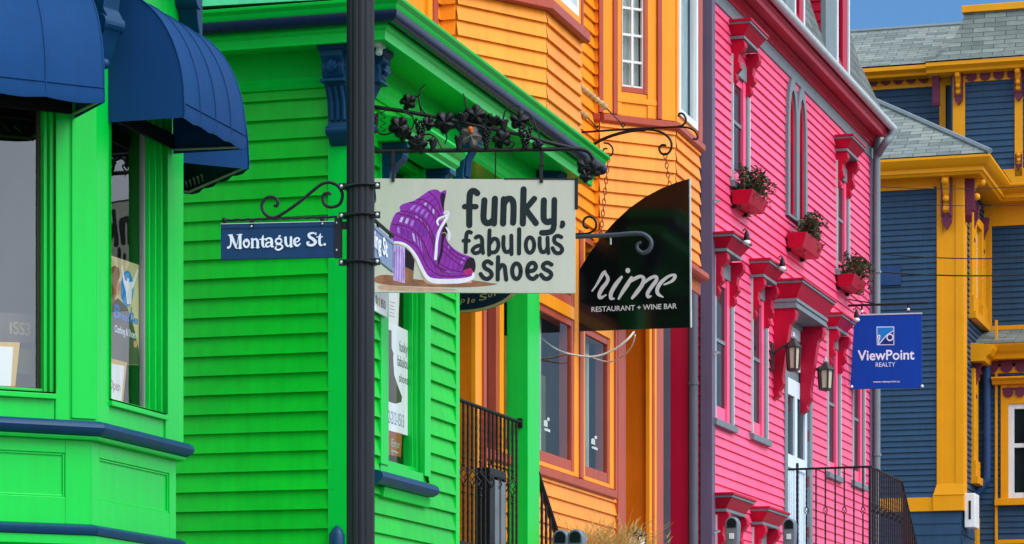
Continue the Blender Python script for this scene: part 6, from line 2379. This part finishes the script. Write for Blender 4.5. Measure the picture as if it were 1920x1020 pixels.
# things behind the left bay window
lc = thing('framed_card', 'gold-framed pale card standing in the window at the left edge', 'card', BC.P(-.6, -.14, BC.z(20, 735, -.14)))
q2 = 3.643
m = MB(BC)
m.plate(tr(BC, [(-60, 938), (100, 938), (138, 590), (-60, 586)], 0, 480, q2, -.13), -.145, -.13)
fr = m.build('frame', 'gold_frame', lc, bevel=.003)
flat(BC, [(-60, 912), (72, 918), (90, 622), (-60, 612)], -.1295, 0, 480, q2).build('sheet', 'paper', fr)
m = MB(BC)
m.plate(tr(BC, [(-60, 586), (226, 596), (240, 400), (-60, 380)], 0, 480, q2, -.20), -.215, -.20)
bb = thing('reflection_board', 'dark board behind the card at the left edge, lettered in place of a glass reflection', 'board', BC.P(-.5, -.2, BC.z(30, 644, -.2)))
pb = m.build('board', 'poster_coat', bb)
m = MB(BC)
m.plate(tr(BC, [(118, 800), (216, 808), (220, 640), (130, 632)], 0, 480, q2, -.20), -.21, -.20)
m.build('lower_board', 'room_olive', bb)
m = MB(BC)
for i, (ch, x0, x1, by, h) in enumerate((('l', 66, 80, 530, 80), ('S', 90, 130, 532, 84), ('S', 134, 168, 536, 84), ('3', 172, 206, 540, 84))):
    a0, z0 = BC.at(x0 / q2, 480 + by / q2, -.198); a1, _ = BC.at(x1 / q2, 480 + by / q2, -.198)
    write(m, ch, a0, a1, z0, h / q2 * 15.2 / F, -.198, bold=.01)
m.build('lettering', 'gold', pb)  # letters of a reflection in the glass, painted onto the board

# shoe shop poster in the green house window
q3 = 2.755
OG = -.078
gp = thing('poster', 'white poster with a brown boot and a phone number in the green house window', 'poster', GF.P(GF.a(750, OG), OG, GF.z(750, 815, OG)))
m = MB(GF)
m.plate(tr(GF, [(96, 842), (224, 878), (226, 340), (96, 280)], 690, 500, q3, OG), OG - .004, OG)
sh = m.build('sheet', 'white', gp)
flat(GF, [(90, 318), (122, 330), (122, 420), (132, 450), (130, 470), (136, 560), (156, 620), (176, 672), (172, 700), (140, 708), (90, 690)], OG + .0006, 690, 500, q3).build('print_boot', 'boot_brown', sh)
def gtext(text, x0, x1, by, h, mat, W=GF, o=OG + .001, ox=690, oy=500, q=q3, Y=19.2, bold=0.0, par=None, shear=0.0):
    m = MB(W)
    a0, z0 = W.at(ox + x0 / q, oy + by / q, o); a1, _ = W.at(ox + x1 / q, oy + by / q, o)
    write(m, text, a0, a1, z0, h / q * Y / F, o, bold=bold, shear=shear)
    return m.build('lettering', mat, par or sh)
gtext("funky,", 162, 208, 436, 56, 'ink')
gtext("fabulous", 152, 216, 510, 56, 'ink')
gtext("shoes", 161, 206, 594, 46, 'ink')
gtext("2-212-1513", 106, 186, 806, 66, 'ink_blue')
ep = thing('notice', 'brown notice with pale writing and an arrow under the boot poster', 'notice', GF.P(GF.a(735, OG), OG, GF.z(735, 862, OG)))
m = MB(GF)
m.plate(tr(GF, [(96, 968), (170, 985), (176, 862), (96, 845)], 690, 500, q3, OG), OG - .004, OG)
sh2 = m.build('sheet', 'entrance_brown', ep)
gtext("Entr", 122, 166, 928, 40, 'ink_green', par=sh2)
m = MB(GF)
o = OG + .001
m.ribbon(tr(GF, [(124, 950, 7), (156, 962, 7)], 690, 500, q3, o), o, 0)
m.ribbon(tr(GF, [(124, 940, 6), (122, 952, 6), (128, 972, 6)], 690, 500, q3, o + .0003), o + .0003, 0)
m.build('arrow', 'ink_green', sh2)
pp = thing('notice', 'pale paper notice taped at the top of the green house window', 'notice', GF.P(GF.a(735, OG), OG, GF.z(735, 600, OG)))
m = MB(GF)
m.plate(tr(GF, [(96, 286), (156, 310), (164, 100), (96, 80)], 690, 500, q3, OG - .003), OG - .007, OG - .003)
sh3 = m.build('sheet', 'paper', pp)
m = MB(GF)
for i in range(5):
    y = 180 + i * 18
    o = OG - .002
    m.ribbon(tr(GF, [(112, y, 3), (140 - 6 * (i % 2), y + 9, 3)], 690, 500, q3, o), o, 0)
m.build('line', 'ink_maroon', sh3)
# white wall sign beside the post
ws = thing('wall_sign', 'small white sign with coloured letters on the green front wall beside the lamp post', 'sign', GF.P(.5, .04, GF.z(715, 590, .045)))
q4 = 9.28
m = MB(GF)
m.plate(tr(GF, [(-60, 660), (340, 888), (352, 290), (-60, 70)], 690, 500, q4, .05), .036, .05)
shw = m.build('board', 'white', ws, bevel=.002)
def wtext(text, x0, x1, by, h, mat, bold=0.0):
    m = MB(GF)
    a0, z0 = GF.at(690 + x0 / q4, 500 + by / q4, .0512); a1, _ = GF.at(690 + x1 / q4, 500 + by / q4, .0512)
    write(m, text, a0, a1, z0, h / q4 * 18.5 / F, .0512, bold=bold)
    m.build('lettering', mat, shw)
wtext("ENAMED", 100, 246, 385, 62, 'boot_brown')
for ch, x0, x1, by, mt in (('0', 132, 156, 640, 'ink'), ('I', 164, 178, 668, 'mint'), ('I', 192, 216, 690, 'yellow'), ('8', 230, 250, 706, 'ink'), ('5', 254, 272, 720, 'ink_blue'), ('0', 278, 308, 736, 'ink_maroon')):
    wtext(ch, x0, x1, by, 150, mt, .01)
# white camera under the cornice
cm = MB(GS)
a, z = GS.at(712, 78, .10)
cm.box(a - .03, a + .022, .05, .16, z - .035, z + .035)
cm.ring([(a, .10, z - .03), (a, .12, z - .08)], .022, 10)
cm.ring([(a, .05, z + .02), (a, -.02, z + .06)], .014, 8)
tag(cm.build('security_camera', 'vinyl_white', smooth=40, bevel=.005), 'small white security camera under the green cornice beside the lamp post', 'camera')
cm = MB(GS)                                             # dark alarm box low on the corner
a, z = GS.at(634, 1004, .02)
cm.lathe(a, .04, [(.02, z - .10), (.05, z - .08), (.05, z), (.035, z + .03), (.008, z + .06)], 10)
cm.ring([(a, .04, z), (a, .0, z)], .02, 8)
tag(cm.build('wall_light', 'navy', smooth=40), 'small navy wall light low on the corner of the green house', 'light')

# ------------------------------------------------------------------ railings
def basket(m, a, o, z, h, r, W=None):
    for k in range(4):
        m.ring([(a + r * sin(pi * i / 10) * cos(k * pi / 2 + i * .34), o + r * sin(pi * i / 10) * sin(k * pi / 2 + i * .34), z - h / 2 + h * i / 10) for i in range(11)], .004, 5, W=W)
def twist(m, a, o, z0, z1, r=.0085, W=None):
    n = max(6, int((z1 - z0) / .03))
    m.ring([(a, o, z0 + (z1 - z0) * i / n) for i in range(n + 1)], [r * (1.0 + .22 * (i % 2)) for i in range(n + 1)], 6, W=W)
RG = GF.sub(0, -.06, TH)
rail = thing('iron_railing', 'black wrought iron porch railing with twisted bars and basket knots', 'railing', RG.P(2.6, 0, RG.z(916, 770) - 1.0))
r0, r1 = GE, RG.a(976)
zr = (RG.z(862, 751) + RG.z(972, 790)) / 2
m = MB(RG)
m.ring([(r0, 0, zr), (r1, 0, zr)], .020, 8, flat=.7)
m.box(r1 - .03, r1 + .01, -.02, .02, zr - .04, zr + .03)
m.build('top_rail', 'iron', rail, smooth=50, bevel=.003)
m = MB(RG)
m.box(r0, r1, -.015, .015, zr - 1.0, zr - .975)
m.build('bottom_rail', 'iron', rail)
for i, bx in enumerate((38, 58, 75, 91, 106, 122, 139, 155, 169, 184, 198, 212, 227, 242, 257)):
    a = RG.a(840 + bx / 2)
    m = MB(RG)
    if i % 2 == 1:
        zk = RG.z(840 + bx / 2, 890 + (bx - 57) * .125)
        twist(m, a, 0, zr - .98, zk - .06); twist(m, a, 0, zk + .06, zr)
        for dz in (-.07, .07, -.12, .12):
            m.ball(a, 0, zk + dz, .014, 6)
        basket(m, a, 0, zk, .13, .034)
    else:
        twist(m, a, 0, zr - .98, zr)
    m.build('baluster', 'iron', rail, smooth=60)
ST = GF.sub(0, -.02, TH)
srl = thing('stair_railing', 'black iron stair railing descending past the green porch post', 'railing', ST.P(4.6, 0, ST.z(1030, 1020) - .9))
m = MB(ST)
m.ring([ST.P and (ST.a(1006), 0, ST.z(1006, 885)), (ST.a(1050), 0, ST.z(1050, 1020)), (ST.a(1066), 0, ST.z(1066, 1070))], .026, 8)
m.build('handrail', 'iron', srl, smooth=50)
for px, py in ((1016, 915), (1024, 940), (1032, 965), (1040, 990), (1048, 1014)):
    m = MB(ST)
    a, z = ST.at(px, py)
    twist(m, a, 0, z - 1.0, z, .010)
    m.build('baluster', 'iron', srl, smooth=60)
paint("meter_dark", srgb(112, 118, 122), rough=0.5, var=0.3)
# newspaper box seen through the porch bars
nb = thing('dark_cabinet', 'dark glazed cabinet half hidden behind the porch railing bars', 'cabinet', OM.P(1.15, .12, OM.z(930, 1100)))
m = MB(OM)
x0, x1 = OM.a(914, .1), OM.a(944, .1)
zt_ = OM.z(914, 876, .1)
m.box(x0, x0 + .10, .02, .12, zt_ - 1.4, zt_); m.box(x1 - .03, x1, .02, .12, zt_ - 1.4, zt_); m.box(x0 + .10, x1 - .03, .02, .12, zt_ - .06, zt_); m.box(x0 + .22, x0 + .25, .02, .115, zt_ - 1.4, zt_ - .06)
m.build('frame', 'iron', nb, bevel=.005)
m = MB(OM)
m.box(x0 + .11, x0 + .21, .10, .125, zt_ - 1.4, zt_ - .08); m.box(x0 + .26, x1 - .03, .10, .125, zt_ - 1.4, zt_ - .08)
m.build('panel', 'meter_dark', nb)

# landing railing of the pink house
ra_ = PF.a(1478)
LR = PF.sub(ra_, 0, TP + 90)
lr = thing('iron_railing', 'black iron landing railing in front of the white door of the pink house', 'railing', LR.P(.45, 0, LR.z(1550, 878) - 1.0))
zr2 = LR.z(1560, 877)
xo = LR.a(1632)
m = MB(LR)
m.ring([(.0, 0, zr2 - .005), (xo, 0, zr2)], .018, 8, flat=.7)
LS = PF.sub(ra_, xo, TP)
ls_end = LS.a(1690)
m.ring([(0, 0, zr2), (ls_end, 0, zr2)], .018, 8, W=LS, flat=.7)
m.ring([(ls_end, 0, zr2), (ls_end + 1.1, 0, zr2 - .75)], .018, 8, W=LS)
m.build('top_rail', 'iron', lr, smooth=50)
m = MB(LR)
m.box(0, xo, -.012, .012, zr2 - 1.0, zr2 - .975)
m.W = LS
m.box(0, ls_end, -.012, .012, zr2 - 1.0, zr2 - .975)
m.build('bottom_rail', 'iron', lr)
for i, px in enumerate((1495, 1512, 1530, 1547.5, 1566, 1583, 1601, 1618, 1631)):
    m = MB(LR)
    a = LR.a(px)
    r_ = .0135 if px in (1495, 1631) else .008
    zk = LR.z(px, 957)
    if px in (1512, 1547.5, 1583, 1618):
        twist(m, a, 0, zr2 - .98, zk - .05, r_); twist(m, a, 0, zk + .05, zr2, r_)
        basket(m, a, 0, zk, .10, .026)
    else:
        twist(m, a, 0, zr2 - .98, zr2 + (.06 if px == 1495 else 0), r_)
    m.build('baluster', 'iron', lr, smooth=60)
nbal = 14
for i in range(1, nbal + 1):
    m = MB(LS)
    a = ls_end * i / nbal
    twist(m, a, 0, zr2 - .98, zr2, .008)
    if i % 2:
        basket(m, a, 0, LS.z(1632, 950), .12, .035)
    m.build('baluster', 'iron', lr, smooth=60)
for i in range(1, 10):
    m = MB(LS)
    a = ls_end + 1.1 * i / 9
    twist(m, a, 0, zr2 - .98 - .75 * i / 9, zr2 - .75 * i / 9, .010)
    m.build('baluster', 'iron', lr, smooth=60)

# ------------------------------------------------------------------ lanterns, spotlights, flower boxes
def lantern(px0, px1, py0, py1, aw, label):
    """wall lantern: back plate, arm, hipped cap with finial, glazed cage"""
    a_, z_ = PF.at((px0 + px1) / 2, py1, .25)
    o_ = .25
    ppm = F / (PF.y + a_ * PF.d[1])
    H = (py1 - py0) / ppm
    w2 = (px1 - px0) / ppm / 2 * .80
    t = thing('wall_lantern', label, 'lantern', PF.P(a_, o_, z_), 'lanterns beside the white door')
    m = MB(PF)
    m.box(a_ - .05, a_ + .05, .018, .04, z_ + H * .05, z_ + H * .75)
    m.ring([(a_, .03, z_ + H * .45), (a_, .12, z_ + H * .62), (a_, o_, z_ + H * .78)], .014, 8)
    m.build('back_plate', 'lamp_metal', t, smooth=50, bevel=.004)
    m = MB(PF)
    m.lathe(a_, o_, [(w2 * 1.18, z_ + H * .60), (w2 * 1.2, z_ + H * .63), (w2 * .86, z_ + H * .70), (w2 * .5, z_ + H * .79), (w2 * .42, z_ + H * .83), (w2 * .22, z_ + H * .84)], 6, rad(30))
    m.build('cap', 'lamp_metal', t)
    m = MB(PF)
    m.lathe(a_, o_, [(.012, z_ + H * .82), (.03, z_ + H * .86), (.034, z_ + H * .89), (.014, z_ + H * .92), (.018, z_ + H * .95), (.004, z_ + H)], 10)
    m.build('finial', 'pale_grey', t, smooth=60)
    m = MB(PF)
    for k in range(6):
        q_ = rad(30 + 60 * k)
        m.ring([(a_ + w2 * .82 * cos(q_), o_ + w2 * .82 * sin(q_), z_ + H * .05), (a_ + w2 * cos(q_), o_ + w2 * sin(q_), z_ + H * .61)], .011, 6)
    m.lathe(a_, o_, [(w2 * .5, z_), (w2 * .92, z_ + H * .03), (w2 * .92, z_ + H * .07), (w2 * .82, z_ + H * .08)], 6, rad(30))
    m.build('cage', 'lamp_metal', t, smooth=30)
    m = MB(PF)
    m.lathe(a_, o_, [(w2 * .78, z_ + H * .07), (w2 * .93, z_ + H * .61)], 6, rad(30))
    m.build('pane', 'lamp_pane', t)
lantern(1471, 1504, 623, 697, 0, 'dark wall lantern on the near side of the white door')
lantern(1530, 1566, 670, 733, 0, 'dark wall lantern on the far side of the white door')
def spot(px, py, label):
    a_, z_ = PF.at(px, py, .275)
    t = thing('spotlight', label, 'spotlight', PF.P(a_, .275, z_), 'small spotlights above the window hoods')
    m = MB(PF)
    m.ring([(a_, .235, z_ + .115), (a_, .26, z_ + .135), (a_, .275, z_ + .11)], .008, 8)
    m.lathe(a_, .275, [(.028, z_ + .01), (.030, z_ + .05), (.022, z_ + .09), (.008, z_ + .12)], 10)
    m.build('holder', 'iron', t, smooth=50)
    m = MB(PF)
    m.lathe(a_, .275, [(.012, z_ - .022), (.034, z_ - .012), (.038, z_ + .008), (.026, z_ + .024)], 10)
    m.build('bulb', 'bulb', t, smooth=60)
spot(1400, 455, 'white bulb spotlight above the hood of the window nearest the orange house')
spot(1467, 504, 'white bulb spotlight above the hood just left of the door hood')
spot(1606, 600, 'white bulb spotlight at the top left corner of the blue realty sign')

def flower_box(px0, pxc, px1, yt, yb, seed, label, plabel):
    o1 = .24
    a0, zt0_ = PF.at(pxc, yt + 2, o1)
    a1, _ = PF.at(px1, yt, o1)
    ppm = F / (PF.y + a0 * PF.d[1])
    H = (yb - yt) / ppm * .55
    zt_ = zt0_
    t = thing('flower_box', label, 'flower box', PF.P((a0 + a1) / 2, .12, zt_ - H), 'crimson flower boxes on the pink wall')
    m = MB(PF)
    a0b, a1b = a0 + .03, a1 - .05
    m.frustum(a0b, a1b, .03, o1 - .05, zt_ - H, a0, a1, .03, o1, zt_)
    m.build('box', 'crimson', t, bevel=.006)
    m = MB(PF)
    m.box(a0 + .03, a1 - .03, .045, o1 - .03, zt_ - .01, zt_ + .004)
    m.build('soil', 'leaf_dry', t)
    for xb in (a0 + .08, a1 - .14):
        m = MB(PF)
        m.box(xb, xb + .04, .0, .05, zt_ - H - .03, zt_ - .02)
        m.build('bracket', 'iron', t)
    rr = random.Random(seed)
    for kind, mat, cnt in (('trailing_plant', 'leaf_olive', 900), ('dry_plant', 'leaf_dry', 320)):
        m = MB(PF)
        for s in range(34 if kind == 'trailing_plant' else 16):
            ba_ = rr.uniform(a0 + .05, a1 - .05)
            bo = rr.uniform(.06, o1 - .03)
            tip = (ba_ + rr.uniform(-.16, .26), bo + rr.uniform(-.04, .16), zt_ + rr.choice((rr.uniform(.08, .20), rr.uniform(.04, .16), rr.uniform(-.22, .1))))
            midp = ((ba_ + tip[0]) / 2, (bo + tip[1]) / 2 + .02, max(zt_ + .08, tip[2] + .06))
            P = crom([(ba_, bo, zt_), midp, tip], 6)
            m.ring(P, .0026, 4)
            for j in range(cnt // (34 if kind == 'trailing_plant' else 16)):
                c = P[rr.randrange(2, len(P))]
                l_ = rr.uniform(.024, .055)
                an, el_ = rr.uniform(0, 2 * pi), rr.uniform(-.6, .9)
                d = Vector((cos(an) * cos(el_), sin(an) * cos(el_), sin(el_)))
                sdv = Vector((-sin(an), cos(an), rr.uniform(-.5, .5))).normalized() * l_ * .36
                c = Vector(c) + Vector((rr.uniform(-.015, .015), rr.uniform(-.015, .015), rr.uniform(-.015, .015)))
                e = c + d * l_
                mdl = c + d * l_ * .5
                m.add([tuple(c), tuple(mdl + sdv), tuple(e), tuple(mdl - sdv)], [(0, 1, 2, 3)])
        ob = m.build(kind, mat)
        tag(ob, plabel if kind == 'trailing_plant' else plabel.replace('olive green', 'reddish dry'), 'plant', 'plants in the crimson flower boxes')
flower_box(1377, 1411, 1442, 352, 397, 3, 'crimson flower box under the uppermost left window of the pink house', 'olive green plant trailing from the flower box nearest the orange house')
flower_box(1478, 1512, 1545, 432, 482, 5, 'crimson flower box under the twin pointed window', 'olive green plant trailing from the flower box under the twin pointed window')
flower_box(1572, 1603, 1626, 510, 550, 8, 'crimson flower box just above the blue realty sign', 'olive green plant trailing from the flower box above the blue realty sign')

# ------------------------------------------------------------------ parking meters and dried grass at the bottom edge
paint("meter_grey", srgb(112, 124, 132), rough=0.35, var=0.15, metal=0.2)
paint("straw", srgb(206, 168, 98), rough=0.7, var=0.25, scale=8)
def meter(px, py, Y, heads, label, s=1.0, mat='meter_grey'):
    x, z = (px - 960) / F * Y, CZ + (HZ - py) / F * Y
    W = Wall(x, Y, TH + 90)
    gz = 0.08 * (x * sin(rad(TH)) + Y * cos(rad(TH)))
    t = thing('parking_meter', label, 'parking meter', (x, Y, gz), 'parking meters along the kerb')
    m = MB(W)
    m.ring([(0, 0, gz), (0, 0, z - .30)], .03, 10)
    if heads > 1:
        m.ring([(-.09, 0, z - .31), (.09, 0, z - .31)], .028, 8)
    m.build('post', 'iron', t, smooth=50)
    for h in range(heads):
        c = (h - (heads - 1) / 2) * .115
        m = MB(W)
        ol = [(c - .05, z - .30), (c + .05, z - .30), (c + .062, z - .10)] + [(c + .062 * cos(q_), z - .065 + .065 * sin(q_)) for q_ in [pi * i / 10 for i in range(11)]] + [(c - .062, z - .10)]
        m.plate(ol, -.055, .055)
        hd = m.build('head', mat, t, smooth=40, bevel=.012)
        m = MB(W)
        m.plate([(c - .04, z - .10), (c + .04, z - .10)] + [(c + .042 * cos(q_), z - .062 + .045 * sin(q_)) for q_ in [pi * i / 8 for i in range(9)]], .056, .062)
        m.build('window', 'dark_pane', hd)
        m = MB(W)
        m.box(c - .022, c + .022, .056, .066, z - .20, z - .15)
        m.build('slot', 'vinyl_white', hd, bevel=.003)
meter(1068, 993, 21.5, 2, 'twin-headed grey parking meter in front of the orange clapboards')
meter(1374, 969, 26.0, 1, 'grey parking meter in front of the nearest basement window of the pink house')
meter(1481, 972, 27.5, 1, 'grey parking meter in front of the white door of the pink house')
# black lantern standing by the orange doorway
x0_, Y_ = (1191 - 960) / F * 24.0, 24.0
LW_ = Wall(x0_, Y_, TH + 90)
zt_ = CZ + (HZ - 984) / F * Y_
bl = thing('post_lantern', 'black lantern head in front of the orange doorway beside the dried grass', 'lantern', (x0_, Y_, zt_ - 1.2))
m = MB(LW_)
m.lathe(0, 0, [(.10, zt_ - .10), (.11, zt_ - .09), (.05, zt_ - .035), (.02, zt_ - .03), (.018, zt_)], 6)
m.build('cap', 'iron', bl)
m = MB(LW_)
for k in range(6):
    m.ring([(.07 * cos(pi / 3 * k), .07 * sin(pi / 3 * k), zt_ - .34), (.09 * cos(pi / 3 * k), .09 * sin(pi / 3 * k), zt_ - .1)], .008, 6)
m.lathe(0, 0, [(.03, zt_ - 1.2), (.03, zt_ - .4), (.08, zt_ - .36), (.08, zt_ - .33)], 8)
m.build('cage', 'iron', bl)
m = MB(LW_)
m.lathe(0, 0, [(.066, zt_ - .33), (.086, zt_ - .1)], 6)
m.build('pane', 'bulb', bl)
# dried ornamental grass
gx, gy = (1130 - 960) / F * 23.0, 23.0
GW = Wall(gx, gy, TH + 90)
zgs = CZ + (HZ - 1080) / F * gy
rr = random.Random(5)
m = MB(GW)
for i in range(520):
    b = (rr.uniform(-.22, .22), rr.uniform(-.2, .2), zgs)
    lean = rr.uniform(-.30, .34)
    h = rr.uniform(.22, .42) * (1.0 if rr.random() < .8 else 1.18)
    oo = rr.uniform(-.12, .18)
    P = crom([b, (b[0] + lean * .35, b[1] + oo * .4, zgs + h * .62), (b[0] + lean * 1.0, b[1] + oo, zgs + h * rr.uniform(.8, 1.05))], 4)
    m.ring(P, [.0028, .0026, .0024, .0022, .002, .0018, .0016, .0014, .0012][:len(P)], 4)
    if rr.random() < .22:
        e = P[-1]
        m.ring([e, (e[0] + lean * .12, e[1], e[2] + .05)], [.006, .001], 5)
gr_ = m.build('ornamental_grass', 'straw')
tag(gr_, 'clump of dried straw-coloured ornamental grass in front of the orange doorway', 'grass')
# planter below the frame carrying the grass
m = MB(GW)
m.box(-.32, .32, -.3, .3, zgs - .45, zgs)
tag(m.build('planter', 'iron', bevel=.01), 'black planter holding the dried ornamental grass', 'planter')

# ------------------------------------------------------------------ overhead wires in front of the blue house
def wire(p0, p1, Y0, Y1, r, label):
    A = Vector(((p0[0] - 960) / F * Y0, Y0, CZ + (HZ - p0[1]) / F * Y0))
    B = Vector(((p1[0] - 960) / F * Y1, Y1, CZ + (HZ - p1[1]) / F * Y1))
    W = Wall(0, 0, 90)
    m = MB(W)
    n = 16
    pts = []
    for i in range(n + 1):
        f = i / n
        p = A.lerp(B, f)
        pts.append((p.x, -p.y, p.z - .16 * (1 - (2 * f - 1) ** 2)))
    m.ring(pts, r, 6)
    tag(m.build('overhead_wire', 'iron', smooth=60), label, 'wire', 'overhead wires')
wire((1560, 466), (2150, 462), 42, 42, .0085, 'upper of the two dark wires crossing the yellow pilaster')
wire((1560, 500), (2150, 492), 42, 42, .011, 'lower, thicker dark wire crossing the yellow pilaster')
wire((1560, 342), (2150, 322), 42, 42, .005, 'thin wire just under the yellow eave of the blue house')
wire((1560, 368), (2150, 362), 42, 42, .005, 'thin wire level with the plum bracket tops on the blue house')
